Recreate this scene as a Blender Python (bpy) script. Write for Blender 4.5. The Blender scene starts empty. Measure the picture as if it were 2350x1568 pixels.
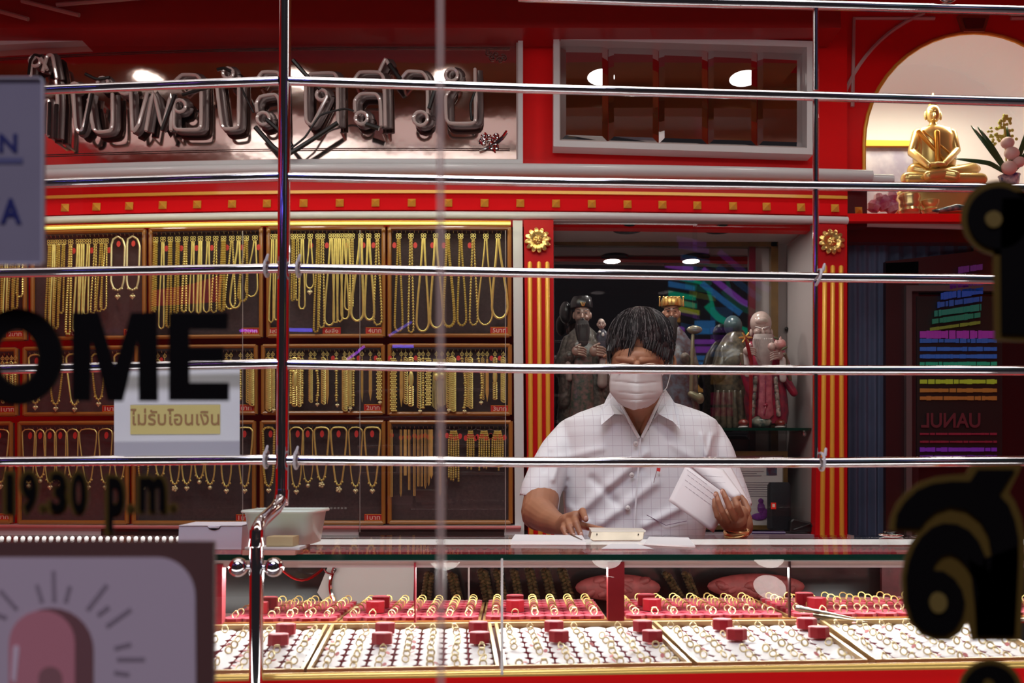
import bpy, bmesh, math, random
from mathutils import Vector, Matrix, noise
sc = bpy.context.scene
COL = sc.collection
rnd = random.Random(7)
pi = math.pi
# ---------------------------------------------------------------- camera
F, CX, CY = 2100.0, 1175.0, 784.0
PIT = math.radians(8.5)
CAMZ = 1.19
cd = bpy.data.cameras.new('camera'); cam = bpy.data.objects.new('camera', cd); COL.objects.link(cam)
cam.location = (0, 0, CAMZ); cam.rotation_euler = (pi/2+PIT, 0, 0)
cd.sensor_width = 36; cd.lens = 36*F/2350; cd.clip_start = 0.05
cd.dof.use_dof = True; cd.dof.focus_distance = 2.35; cd.dof.aperture_fstop = 6.5
sc.camera = cam
# ---------------------------------------------------------------- world, exposure, lights
w = bpy.data.worlds.new('night street'); sc.world = w; w.use_nodes = True
w.node_tree.nodes['Background'].inputs[0].default_value = (.50, .42, .50, 1)
w.node_tree.nodes['Background'].inputs[1].default_value = 0.10
sc.view_settings.view_transform = 'Standard'; sc.view_settings.look = 'None'
sc.view_settings.gamma = 1; sc.view_settings.use_curve_mapping = False
sc.view_settings.exposure = -1.75
sc.cycles.max_bounces = 8; sc.cycles.transparent_max_bounces = 24
sc.cycles.caustics_reflective = False; sc.cycles.caustics_refractive = False
sc.cycles.sample_clamp_indirect = 4; sc.cycles.use_denoising = True
def area(name, loc, size, power, target=None, color=(1, 1, 1), spread=pi):
    l = bpy.data.lights.new(name, 'AREA'); l.shape = 'RECTANGLE' if size[0] != size[1] else 'DISK'; l.size, l.size_y = size
    l.energy = power; l.color = color; l.spread = spread
    o = bpy.data.objects.new(name, l); COL.objects.link(o); o.location = loc
    if target is not None:
        o.rotation_euler = (Vector(target)-Vector(loc)).to_track_quat('-Z', 'Y').to_euler()
    return o
area('lamp_row_window', (0, 1.1, 2.93), (3.6, .4), 70, (0.1, 3.1, 1.0), (1, .97, .95))
area('lamp_row_middle', (0.1, 1.7, 2.92), (3.2, .3), 50, (0.3, 2.4, .8), (1, .96, .94), math.radians(110))
for i_ in range(6):
    area('downlight_lamp', (-1.6+.66*i_, 2.84, 2.93), (.13, .13), 2.6, (-1.6+.66*i_, 3.1, 1), (1, .95, .9), math.radians(125))
area('street_lamp', (-.6, -1.9, 5.2), (2.5, 1), 400, (0, .6, 1.3), (.82, .80, 1))  # unseen fill light, added to brighten the window stickers
area('showcase_lamp', (0.1, 1.62, 1.035), (3.2, .03), 40, (0.1, 1.44, .9), (1, .97, .95))
area('showcase_rear_lamp', (0.2, 1.72, 1.015), (3.0, .03), 9, (0.2, 1.98, .93), (1, .93, .88))
area('tray_wall_lamp', (-.85, 3.1, 2.16), (2.0, .04), 5, (-.85, 3.3, 1.5), (1, 1, .62))
area('niche_lamp', (1.75, 3.62, 2.78), (.7, .12), 13, (1.75, 3.85, 2.2), (1, .93, .72))
for x_ in (.43, .77): area('cabinet_lamp', (x_, 3.40, 2.112), (.07, .07), 5, (x_, 3.42, 1.0), (1, .93, .9))
area('window_base_fill', (0, .95, .80), (2.2, .06), 9, (0, 1.42, 1.35), (1, .98, .98))  # added fill from below for the paper notice and bars
# ---------------------------------------------------------------- helpers
CP, SP = math.cos(PIT), math.sin(PIT)
def P(px, py, Y):
    u = -(py-CY)/F; t = Y/(CP-u*SP)
    return Vector(((px-CX)/F*t, Y, CAMZ+(SP+u*CP)*t))
def K(py, Y):                       # metres per photograph pixel at that height and depth
    return Y/(CP+(py-CY)/F*SP)/F
def bend(px, py):
    k = 20 if px < 900 else 12
    return py + k*((px-900)/1000)**2*(1098-py)/632
def PW(px, py, Y):
    return P(px, bend(px, py), Y)
MATS = {}
def mat(name, col=(.8, .8, .8), rough=.5, metal=0, coat=0, emit=None, es=0, noise_amt=0, noise_scale=20, spec=.5, bump=0, alpha=1, trans=0, col2=None, sheen=0):
    if name in MATS: return MATS[name]
    m = bpy.data.materials.new(name); m.use_nodes = True; nt = m.node_tree; b = nt.nodes['Principled BSDF']
    b.inputs['Base Color'].default_value = (*col, 1); b.inputs['Roughness'].default_value = rough
    b.inputs['Metallic'].default_value = metal; b.inputs['Coat Weight'].default_value = coat
    b.inputs['Coat Roughness'].default_value = .06
    b.inputs['Specular IOR Level'].default_value = spec
    b.inputs['Transmission Weight'].default_value = trans
    b.inputs['Sheen Weight'].default_value = sheen
    if emit: b.inputs['Emission Color'].default_value = (*emit, 1); b.inputs['Emission Strength'].default_value = es
    if noise_amt or bump:
        tc = nt.nodes.new('ShaderNodeTexCoord'); n = nt.nodes.new('ShaderNodeTexNoise')
        n.inputs['Scale'].default_value = noise_scale; n.inputs['Detail'].default_value = 5
        nt.links.new(tc.outputs['Object'], n.inputs['Vector'])
        if noise_amt:
            r = nt.nodes.new('ShaderNodeValToRGB')
            c2 = col2 or tuple(c*(1-noise_amt) for c in col)
            r.color_ramp.elements[0].color = (*c2, 1); r.color_ramp.elements[1].color = (*col, 1)
            r.color_ramp.elements[0].position = .35; r.color_ramp.elements[1].position = .65
            nt.links.new(n.outputs['Fac'], r.inputs[0]); nt.links.new(r.outputs[0], b.inputs['Base Color'])
        if bump:
            bp = nt.nodes.new('ShaderNodeBump'); bp.inputs['Strength'].default_value = bump; bp.inputs['Distance'].default_value = .01
            nt.links.new(n.outputs['Fac'], bp.inputs['Height']); nt.links.new(bp.outputs[0], b.inputs['Normal'])
    MATS[name] = m; return m
def glassmat(name, tint=(1, 1, 1), ior=1.45, rough=0.0, boost=1.0):
    m = bpy.data.materials.new(name); m.use_nodes = True; nt = m.node_tree; nt.nodes.clear()
    o = nt.nodes.new('ShaderNodeOutputMaterial'); mx = nt.nodes.new('ShaderNodeMixShader'); t = nt.nodes.new('ShaderNodeBsdfTransparent')
    g = nt.nodes.new('ShaderNodeBsdfGlossy'); lw = nt.nodes.new('ShaderNodeLayerWeight'); pw_ = nt.nodes.new('ShaderNodeMath'); ma = nt.nodes.new('ShaderNodeMath')
    lw.inputs[0].default_value = .5; pw_.operation = 'POWER'; pw_.inputs[1].default_value = 5; nt.links.new(lw.outputs['Facing'], pw_.inputs[0])
    f = pw_; ma.operation = 'MULTIPLY_ADD'; ma.inputs[1].default_value = .9*boost; ma.inputs[2].default_value = .035*boost; ma.use_clamp = True
    t.inputs[0].default_value = (*tint, 1); g.inputs['Roughness'].default_value = rough
    nt.links.new(f.outputs[0], ma.inputs[0]); nt.links.new(ma.outputs[0], mx.inputs[0])
    nt.links.new(t.outputs[0], mx.inputs[1]); nt.links.new(g.outputs[0], mx.inputs[2]); nt.links.new(mx.outputs[0], o.inputs[0])
    MATS[name] = m; return m
class MB:
    def __init__(s): s.v = []; s.f = []; s.m = []; s.mi = 0
    def face(s, idx): s.f.append(idx); s.m.append(s.mi)
    def prism(s, pts, depth):       # pts: front outline (world); extruded by depth along +Y (number) or vector
        d = Vector((0, depth, 0)) if not isinstance(depth, Vector) else depth
        n = len(pts); b = len(s.v)
        s.v += [Vector(p) for p in pts] + [Vector(p)+d for p in pts]
        s.face(list(range(b, b+n))); s.face([b+n+i for i in range(n-1, -1, -1)])
        for i in range(n):
            j = (i+1) % n; s.face([b+j, b+i, b+n+i, b+n+j])
        return s
    def box(s, a, b):
        x0, y0, z0 = a; x1, y1, z1 = b
        return s.prism([(x0, y0, z0), (x1, y0, z0), (x1, y0, z1), (x0, y0, z1)], y1-y0)
    def tube(s, pts, r, sides=8, caps=True, flat=1.0, up=None, closed=False):
        pts = [Vector(p) for p in pts]; n = len(pts); b = len(s.v)
        rs = r if isinstance(r, (list, tuple)) else [r]*n
        prev = None
        for i, p in enumerate(pts):
            if closed: t = pts[(i+1) % n]-pts[i-1]
            else: t = pts[min(i+1, n-1)]-pts[max(i-1, 0)]
            if t.length < 1e-9: t = Vector((0, 0, 1))
            t.normalize()
            if prev is None:
                a = up or (Vector((0, 1, 0)) if abs(t.y) < .9 else Vector((1, 0, 0)))
            else: a = prev
            u = a-t*a.dot(t)
            if u.length < 1e-6: u = t.orthogonal()
            u.normalize(); prev = u; v = t.cross(u)
            for k in range(sides):
                an = 2*pi*k/sides
                s.v.append(p+(u*math.cos(an)*flat+v*math.sin(an))*rs[i])
        m = n if closed else n-1
        for i in range(m):
            for k in range(sides):
                k2 = (k+1) % sides; i2 = (i+1) % n
                s.face([b+i*sides+k, b+i*sides+k2, b+i2*sides+k2, b+i2*sides+k])
        if caps and not closed:
            s.face([b+k for k in range(sides-1, -1, -1)]); s.face([b+(n-1)*sides+k for k in range(sides)])
        return s
    def cap(s, a, b, ra, rb, sides=14, hs=4):
        a, b = Vector(a), Vector(b); d = b-a; L = d.length
        if L < 1e-6: d = Vector((0, 0, 1)); L = 1e-6
        d.normalize(); pts = []; rs = []
        for i in range(hs+1):
            an = pi/2*(1-i/hs); pts.append(a-d*ra*math.sin(an)); rs.append(max(ra*math.cos(an), ra*.02))
        for i in range(hs+1):
            an = pi/2*i/hs; pts.append(b+d*rb*math.sin(an)); rs.append(max(rb*math.cos(an), rb*.02))
        return s.tube(pts, rs, sides)
    def ell(s, c, r, rot=None, seg=20, rings=12):
        b = len(s.v); c = Vector(c); R = rot or Matrix.Identity(3)
        for i in range(rings+1):
            th = pi*i/rings; th = min(max(th, .02), pi-.02)
            for k in range(seg):
                ph = 2*pi*k/seg
                s.v.append(c+R @ Vector((r[0]*math.sin(th)*math.cos(ph), r[1]*math.sin(th)*math.sin(ph), r[2]*math.cos(th))))
        for i in range(rings):
            for k in range(seg):
                k2 = (k+1) % seg; s.face([b+i*seg+k, b+(i+1)*seg+k, b+(i+1)*seg+k2, b+i*seg+k2])
        s.face([b+k for k in range(seg)]); s.face([b+rings*seg+k for k in range(seg-1, -1, -1)])
        return s
    def loft(s, rings, caps=True):  # rings: lists of equal count
        b = len(s.v); n = len(rings[0])
        for r in rings: s.v += [Vector(p) for p in r]
        for i in range(len(rings)-1):
            for k in range(n):
                k2 = (k+1) % n; s.face([b+i*n+k, b+i*n+k2, b+(i+1)*n+k2, b+(i+1)*n+k])
        if caps: s.face([b+k for k in range(n-1, -1, -1)]); s.face([b+(len(rings)-1)*n+k for k in range(n)])
        return s
    def lathe(s, c, prof, seg=24, sy=1.0):   # prof: (r, z) list
        c = Vector(c)
        return s.loft([[c+Vector((max(r, .0003)*math.cos(2*pi*k/seg), max(r, .0003)*sy*math.sin(2*pi*k/seg), z)) for k in range(seg)] for r, z in prof])
    def grid(s, fn, nu, nv):
        b = len(s.v)
        for j in range(nv+1):
            for i in range(nu+1): s.v.append(Vector(fn(i/nu, j/nv)))
        for j in range(nv):
            for i in range(nu):
                a = b+j*(nu+1)+i; s.face([a, a+1, a+nu+2, a+nu+1])
        return s
    def mesh(s, name, mats, smooth=False, fix=True):
        me = bpy.data.meshes.new(name); me.from_pydata([tuple(v) for v in s.v], [], s.f)
        mats = mats if isinstance(mats, (list, tuple)) else [mats]
        for m in mats: me.materials.append(m)
        if len(mats) > 1: me.polygons.foreach_set('material_index', s.m)
        if fix:
            bm = bmesh.new(); bm.from_mesh(me); bmesh.ops.recalc_face_normals(bm, faces=bm.faces); bm.to_mesh(me); bm.free()
        if smooth:
            me.shade_smooth()
            try: me.set_sharp_from_angle(angle=math.radians(38))
            except Exception: pass
        me.update(); return me
def worg(o):
    v = Vector((0, 0, 0))
    while o: v += o.location; o = o.parent
    return v
def link(me, name, parent=None, label=None, cat=None, group=None, kind=None):
    o = bpy.data.objects.new(name, me); COL.objects.link(o)
    if parent: o.parent = parent; o.location = -worg(parent)
    if label: o['label'] = label
    if cat: o['category'] = cat
    if group: o['group'] = group
    if kind: o['kind'] = kind
    return o
def obj(name, mb, m, parent=None, smooth=False, bevel=0, **kw):
    o = link(mb.mesh(name, m, smooth), name, parent, **kw)
    if bevel:
        b = o.modifiers.new('bevel', 'BEVEL'); b.width = bevel; b.segments = 2; b.limit_method = 'ANGLE'
    return o
def thing(name, label, cat, loc, group=None):
    o = link(None, name, None, label, cat, group); o.location = loc; o.empty_display_size = .05; return o
def recenter(o):                    # give a one-mesh thing an origin at its base
    me = o.data; vs = [v.co for v in me.vertices]
    c = Vector(((min(v.x for v in vs)+max(v.x for v in vs))/2, (min(v.y for v in vs)+max(v.y for v in vs))/2, min(v.z for v in vs)))
    me.transform(Matrix.Translation(-c)); o.location = c; return o
def sub(poly, step=70):             # subdivide a px polygon's edges
    out = []
    for i, a in enumerate(poly):
        b = poly[(i+1) % len(poly)]; n = max(1, int(math.hypot(b[0]-a[0], b[1]-a[1])/step))
        for k in range(n): out.append((a[0]+(b[0]-a[0])*k/n, a[1]+(b[1]-a[1])*k/n))
    return out
def slab(poly, Y, th, wall=True, mb=None):
    mb = mb or MB(); f = PW if wall else P
    return mb.prism([f(x, y, Y) for x, y in (sub(poly) if wall else poly)], th)
def rect(x0, y0, x1, y1): return [(x0, y1), (x1, y1), (x1, y0), (x0, y0)]
def strip(px0, px1, fy0, fy1, Y, th, mb=None, step=60):     # long horizontal wall strip cut in quads
    mb = mb or MB(); n = max(1, int(abs(px1-px0)/step))
    g = lambda f, x: f(x) if callable(f) else f
    b = len(mb.v)
    for i in range(n+1):
        x = px0+(px1-px0)*i/n
        a = PW(x, g(fy0, x), Y); c = PW(x, g(fy1, x), Y)
        mb.v += [a, c, c+Vector((0, th, 0)), a+Vector((0, th, 0))]
    for i in range(n):
        q = b+i*4
        for k in range(4): mb.face([q+k, q+(k+1) % 4, q+4+(k+1) % 4, q+4+k])
    mb.face([b, b+1, b+2, b+3]); q = b+n*4; mb.face([q+3, q+2, q+1, q])
    return mb
def rail(px0, px1, py, Y, rpx, mb=None, sides=10, step=60):  # round moulding along the wall
    mb = mb or MB(); n = max(2, int(abs(px1-px0)/step))
    return mb.tube([PW(px0+(px1-px0)*i/n, py, Y) for i in range(n+1)], rpx*K(py, Y), sides)
def disc(cx, cy, r, n=28, a0=0, a1=2*pi):
    return [(cx+r*math.cos(a0+(a1-a0)*i/n), cy+r*math.sin(a0+(a1-a0)*i/n)) for i in range(n if abs(a1-a0-2*pi) < .01 else n+1)]
TH = None
def thai():
    global TH
    if TH is None:
        import os
        TH = False
        try:
            d = os.path.join(bpy.utils.system_resource('DATAFILES'), 'fonts')
            TH = False
        except Exception: pass
    return TH
def glyph(body, x0, y0, x1, y1, Y, off=0, ext=.0008, fn=P, keep=False):
    c = bpy.data.curves.new('t', 'FONT'); c.body = body; c.extrude = 0; c.offset = off; c.resolution_u = 4
    o = bpy.data.objects.new('t', c); COL.objects.link(o)
    dg = bpy.context.evaluated_depsgraph_get(); me = bpy.data.meshes.new_from_object(o.evaluated_get(dg))
    bpy.data.objects.remove(o); bpy.data.curves.remove(c)
    vs = [v.co.copy() for v in me.vertices]
    if not vs: return MB()
    ax, bx = min(v.x for v in vs), max(v.x for v in vs); ay, by = min(v.y for v in vs), max(v.y for v in vs)
    mb = MB()
    for v in vs:
        mb.v.append(fn(x0+(v.x-ax)/(bx-ax)*(x1-x0), y1-(v.y-ay)/(by-ay)*(y1-y0), Y))
    n = len(vs)
    for v in list(mb.v): mb.v.append(v+Vector((0, ext, 0)))
    edges = {}
    for p in me.polygons:
        f = list(p.vertices); mb.face(f); mb.face([i+n for i in reversed(f)])
        for i in range(len(f)):
            e = (f[i], f[(i+1) % len(f)]); edges[e] = 1
    for (a, b) in list(edges):
        if (b, a) not in edges: mb.face([b, a, a+n, b+n])
    bpy.data.meshes.remove(me); return mb
def remesh(mb, voxel, sm=2, name='body'):
    me = mb.mesh('tmp', MATS['white']); o = bpy.data.objects.new('tmp', me); COL.objects.link(o)
    r = o.modifiers.new('r', 'REMESH'); r.mode = 'VOXEL'; r.voxel_size = voxel; r.use_smooth_shade = True
    if sm: s_ = o.modifiers.new('s', 'SMOOTH'); s_.iterations = sm; s_.factor = .5
    dg = bpy.context.evaluated_depsgraph_get(); out = bpy.data.meshes.new_from_object(o.evaluated_get(dg))
    bpy.data.objects.remove(o); bpy.data.meshes.remove(me); out.name = name; out.shade_smooth(); return out
def setmat(me, m):
    me.materials.clear(); me.materials.append(m); return me
# ---------------------------------------------------------------- materials
white = mat('white', (.79, .81, .82), .35, coat=.2)
red = mat('red', (.95, .0025, .004), .38, spec=.2, coat=.1, noise_amt=.08, noise_scale=3)
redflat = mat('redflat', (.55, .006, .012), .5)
darkred = mat('darkred', (.12, .003, .005), .3, coat=.3)
gold = mat('gold', (.95, .62, .20), .28, .85)
goldpaint = mat('goldpaint', (.98, .52, .06), .35, .25, coat=.3)
chaingold = mat('chaingold', (1, .80, .26), .34, .5, noise_amt=.15, noise_scale=60)
chainpale = mat('chainpale', (1, .88, .5), .35, .5)
wood = mat('wood', (.50, .20, .045), .35, coat=.4, noise_amt=.35, noise_scale=15)
velvet = mat('velvet', (.085, .048, .052), .8, noise_amt=.25, noise_scale=120, sheen=.3)
chrome = mat('chrome', (.86, .83, .84), .07, 1)
steel = mat('steel', (.7, .68, .66), .2, 1)
black = mat('black', (.008, .006, .006), .45)
blackgl = mat('blackgl', (.006, .005, .006), .1)
redvelvet = mat('redvelvet', (.55, .012, .035), .7, noise_amt=.2, noise_scale=90, sheen=.2)
tagred = mat('tagred', (.80, .05, .045), .5)
mirror = mat('mirror', (.80, .78, .78), .015, 1)
ceil_m = mat('ceiling brown', (.34, .13, .035), .35, coat=.3, noise_amt=.15, noise_scale=4)
paper = mat('paper', (.80, .79, .80), .7)
pane = glassmat('pane', (.98, .99, .98))
counterglass = glassmat('counterglass', (.96, .985, .975), boost=.6)
greenedge = mat('greenedge', (.005, .035, .022), .1)
led = mat('led', (1, 1, 1), .5, emit=(1, .97, .94), es=2)
highlight_glow = mat('highlight_glow', (1, 1, 1), .5, emit=(1, .97, .94), es=3)
ORDX = ['far left wide', 'second', 'third narrow', 'right short']
# ================================================================ STRUCTURE
fl = obj('floor', MB().box((-2.3, -1.2, -.05), (2.7, 4.2, 0)), mat('floor tile', (.25, .2, .19), .3, noise_amt=.3, noise_scale=6), kind='structure')
ce = obj('ceiling', MB().box((-2.3, .62, 2.95), (2.7, 2.75, 3.0)).box((-2.3, 2.75, 2.95), (1.25, 3.45, 3.0)), ceil_m, kind='structure')
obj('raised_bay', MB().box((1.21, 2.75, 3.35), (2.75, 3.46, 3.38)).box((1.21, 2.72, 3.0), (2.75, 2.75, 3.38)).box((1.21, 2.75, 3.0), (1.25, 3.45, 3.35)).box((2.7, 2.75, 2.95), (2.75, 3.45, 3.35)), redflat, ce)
obj('wall_left', MB().box((-2.35, .62, 0), (-2.3, 4.2, 2.95)), red, kind='structure')
obj('wall_right', MB().box((2.7, .62, 0), (2.75, 4.2, 2.95)), red, kind='structure')
# wall_back : red panel wall with its openings built from pieces of one mesh
WB = 3.30
mb = MB()
strip(-60, 1944, -40, 520, WB+.045, .05, mb)                          # upper red field
strip(-60, 1960, 520, 1250, WB+.36, .03, mb)                          # behind the cabinets
strip(-60, 1200, 1250, 1700, WB+.05, .05, mb)
mb.prism([PW(1872, 512, WB-.01), PW(1872, 1700, WB-.01), PW(1944, 1700, WB-.01), PW(1944, 512, WB-.01)], .06)
wb = obj('wall_back', mb, red, kind='structure')
obj('plinth', MB().prism([PW(-60, 1238, WB), PW(1960, 1232, WB), PW(1960, 1850, WB), PW(-60, 1850, WB)], .36), mat('plinth pink white', (.75, .55, .52), .4), wb)
# soffit above the wall (darker overhang)
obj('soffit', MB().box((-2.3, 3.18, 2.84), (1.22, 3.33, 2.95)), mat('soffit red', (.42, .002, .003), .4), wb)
# white mouldings
def trim(n, *parts):
    o = None
    for mb_, m in parts:
        if o is None: o = obj('trim_%d' % n, mb_, m, smooth=True, kind='structure')
        else: obj('moulding', mb_, m, o, smooth=True)
    return o
a = rail(60, 2000, 388, WB-.03, 14); 
strip(60, 2000, 374, 402, WB-.02, .06, a)
t1 = trim(1, (a, white))
b_ = rail(1200, 2048, 396, WB+.02, 13)
obj('moulding', b_, white, t1, smooth=True)
t2 = trim(2, (strip(60, 1945, 404, 436, WB-.005, .05), red))
obj('gold_line', strip(60, 1945, 436, 443, WB-.02, .06), goldpaint, t2)
obj('stud_band', strip(60, 1945, 443, 482, WB-.01, .05), mat('red satin', (.95, .003, .008), .6, spec=.12), t2)
sx = [150, 222, 297, 374, 453, 533, 613, 697, 780, 862, 945, 1029, 1112, 1194, 1276, 1358, 1440, 1520, 1600, 1682, 1759, 1838, 1916]
def pyramid(px, py, Y, s, fn=PW):
    m_ = MB(); k = K(py, Y)*s; c = fn(px, py, Y); b = [c+Vector((dx*k, 0, dz*k)) for dx, dz in ((-1, -1), (1, -1), (1, 1), (-1, 1))]
    f2 = [q+Vector((0, -.004, 0)) for q in b]
    m_.v += b+f2+[c+Vector((0, -.018, 0))]
    for i in range(4):
        j = (i+1) % 4; m_.face([i, j, 4+j, 4+i]); m_.face([4+i, 4+j, 8])
    m_.face([3, 2, 1, 0]); return m_
for x in sx: obj('stud', pyramid(x, 466, WB-.012, 9), goldpaint, t2)
obj('stud', pyramid(1970, 470, WB+.06, 8), goldpaint, t2)
trim(3, (rail(60, 1945, 494, WB-.035, 9), white))
t4 = trim(4, (rail(1952, 2310, 500, WB+.10, 8), white))
# white jamb between trays and pillar, ledge under the trays
obj('trim_5', MB().prism([PW(1177, 505, WB-.03), PW(1199, 505, WB-.03), PW(1203, 1236, WB-.03), PW(1182, 1236, WB-.03)], .35), white, kind='structure')
t6 = obj('trim_6', strip(-60, 1196, 1207, 1236, WB-.05, .1), white, kind='structure')
obj('moulding', rail(-60, 1196, 1211, WB-.06, 4), mat('pinkline', (.8, .25, .25), .4), t6)
for x0, x1 in ((232, 466), (823, 1157)):
    obj('dark_slot', strip(x0, x1, 1216, 1231, WB-.054, .02), mat('slotbrown', (.035, .014, .012), .5), t6)
# pillars with gold ribs and rosette
def rosette(px, py, Y, r, parent):
    c = PW(px, py, Y); k = K(py, Y)
    m_ = MB(); m_.lathe((0, 0, 0), [(r*.32*k, 0), (r*.34*k, .008), (r*.25*k, .012), (0, .014)], 20)
    for v in m_.v: v.xyz = (v.x+c.x, c.y-v.z, v.y+c.z)
    obj('rosette_centre', m_, gold, parent, smooth=True)
    n = 12
    for i in range(n):
        a_ = 2*pi*i/n+.13; q = MB()
        R = Matrix.Rotation(-a_, 3, 'Y')
        q.ell((0, 0, 0), (r*.36*k, .010, r*.20*k), seg=12, rings=8)
        for v in q.v:
            v.x += r*.64*k; v.y *= 1-0.35*math.cos(v.z/(r*.22*k)*3)
            w_ = R @ v; v.xyz = (w_.x+c.x, w_.y+c.y-.004, w_.z+c.z)
        obj('petal', q, gold, parent, smooth=True)
    q = MB()
    for i in range(4):
        a_ = pi/2*i+.6; q.cap(c+Vector((math.cos(a_)*r*.08*k, -.014, math.sin(a_)*r*.08*k)), c+Vector((math.cos(a_+.5)*r*.26*k, -.013, math.sin(a_+.5)*r*.26*k)), r*.07*k, r*.05*k, 8, 3)
    obj('rosette_swirl', q, gold, parent, smooth=True)
for xs, xb, ribs, rx, ry, lab in (((1202, 1270), (1212, 1272), (1216, 1237, 1256), 1234, 551, 'left'), ((1880, 1940), (1871, 1944), (1893, 1911, 1930), 1908, 545, 'right')):
    c = PW(xs[0]+30, 1230, WB-.03)
    t = thing('pillar', 'red pilaster with three gold ribs and a rosette, %s' % ('between the necklace trays and the statue cabinet' if lab == 'left' else 'right of the statue cabinet beside the blue curtain'), 'pillar', c, 'red pilasters')
    obj('shaft', MB().prism([PW(xs[0], 504, WB-.05), PW(xs[1], 504, WB-.05), PW(xb[1], 1236, WB-.05), PW(xb[0], 1236, WB-.05)], .05), mat('pillar red', (.60, .003, .006), .45, spec=.2), t)
    for j, x in enumerate(ribs):
        x2 = x+(-6+4*j if lab == 'right' else 3)
        q = MB().cap(PW(x, 604, WB-.052), PW(x2, 1232, WB-.052), 5.4*K(900, WB), 5.4*K(900, WB), 12, 2)
        obj('rib', q, goldpaint, t, smooth=True)
    rosette(rx, ry, WB-.056, 31, t)
# ---- left and right mirror sign
def frame4(name, x0, y0, x1, y1, wpx, Y, th, m, parent, fn=PW, bev=.003):
    mb_ = MB()
    for poly in ([(x0, y0), (x1, y0), (x1-wpx, y0+wpx), (x0+wpx, y0+wpx)], [(x0+wpx, y1-wpx), (x1-wpx, y1-wpx), (x1, y1), (x0, y1)],
                 [(x0, y0), (x0+wpx, y0+wpx), (x0+wpx, y1-wpx), (x0, y1)], [(x1, y0), (x1, y1), (x1-wpx, y1-wpx), (x1-wpx, y0+wpx)]):
        mb_.prism([fn(x, y, Y) for x, y in sub(poly)], th)
    return obj(name, mb_, m, parent)
cop = mat('coppermirror', (.86, .66, .60), .09, 1, bump=.55, noise_scale=1.8)
ms = thing('mirror_sign', 'long copper tinted mirror panel in a white frame behind the unlit neon letters', 'mirror', PW(600, 410, WB))
frame4('frame', -60, 66, 1200, 376, 11, WB-.02, .07, white, ms)
frame4('inner_frame', -50, 76, 1189, 368, 4, WB-.005, .05, mat('offwhite', (.6, .5, .48), .4), ms)
obj('mirror_panel', strip(-48, 1186, 78, 366, WB+.025, .01), cop, ms)
for y in (108, 112, 340, 344):
    obj('etched_line', rail(-40, 1170, y, WB+.022, .8, sides=5), mat('etch', (.25, .16, .15), .2, .8), ms)
q = MB()
for sgn in range(9):      # scroll ornament, lower right corner
    ax = 1128+rnd.uniform(-22, 30); ay = 320+rnd.uniform(-10, 18)
    pts = [PW(ax+(9-i*.7)*math.cos(i*.8+sgn), ay+(9-i*.7)*math.sin(i*.8+sgn), WB+.015) for i in range(11)]
    q.tube(pts, .0035, 6)
q.tube([PW(1100+i*9, 345-abs(math.sin(i*.5))*4-(i*i*.9), WB+.015) for i in range(8)], .005, 6)
obj('scroll_ornament', q, chrome, ms, smooth=True, label='silver scroll ornament in the lower right corner')
q = MB()
for sgn in range(5):
    ax = 1120+sgn*9; ay = 118+(sgn % 2)*8+sgn*3
    q.tube([PW(ax+(8-i*.7)*math.cos(i*.8+sgn), ay+(8-i*.7)*math.sin(i*.8+sgn), WB+.018) for i in range(11)], .002, 5)
obj('scroll_ornament', q, mat('dullsilver', (.3, .22, .2), .3, .9), ms, smooth=True, label='dull scroll ornament in the upper right corner')
# neon letters
ns = thing('neon_sign', 'unlit glass tube neon sign of Thai letters mounted on the copper mirror', 'sign', PW(600, 300, WB-.03))
back_m = mat('letter_grey', (.17, .125, .12), .35, .5); tube_m = mat('neon glass', (.80, .70, .66), .08, .1, coat=1, spec=1); cable_m = mat('cable', (.01, .008, .008), .35)
def ring(cx, cy, r, n=12, a0=0): return [(cx+r*math.cos(a0+2*pi*i/n), cy+r*math.sin(a0+2*pi*i/n)) for i in range(n+1)]
letters = [
 [[(96, 300), (92, 260), (100, 235), (112, 232), (110, 312)], ring(80, 140, 12), [(70, 175), (72, 140), (86, 127), (98, 140), (108, 160)]],
 [[(128, 185), (132, 232), (128, 315)], [(98, 165), (108, 130), (120, 128), (130, 180)]],
 [[(168, 212), (173, 290), (183, 304), (192, 290), (208, 215)], ring(172, 200, 9)],
 [[(203, 228), (214, 294), (226, 303), (252, 300), (258, 285), (258, 215)], ring(236, 190, 12)],
 [ring(286, 204, 12), [(300, 212), (304, 300), (318, 285), (338, 212)], [(335, 300), (352, 212), (372, 292), (392, 218), (392, 300)]],
 [ring(412, 243, 14), [(400, 228), (398, 285), (406, 297), (452, 297), (461, 286), (461, 190), (450, 173), (418, 172), (402, 186)]],
 [ring(523, 168, 12), [(496, 188), (508, 284), (518, 296), (540, 294), (547, 284), (548, 178)]],
 [ring(604, 272, 14), [(590, 258), (588, 238), (598, 222), (630, 217), (640, 230), (643, 300)], [(588, 186), (602, 166), (634, 166), (643, 180), (646, 300)]],
 [ring(738, 218, 12), [(750, 222), (718, 284), (706, 282), (702, 268), (702, 190), (714, 170), (764, 168), (774, 184), (775, 288)]],
 [ring(829, 271, 14), [(815, 258), (814, 232), (828, 216), (862, 216), (872, 232), (874, 290)], [(812, 184), (826, 166), (868, 166), (881, 184), (884, 290)], [(870, 164), (884, 136), (893, 150)]],
 [ring(965, 272, 16), [(981, 262), (980, 184), (968, 166), (936, 164), (921, 180)]],
 [ring(1036, 172, 14), [(1024, 186), (1032, 206), (1023, 222), (1024, 272), (1034, 283), (1080, 283), (1091, 272), (1090, 158)]],
]
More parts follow.
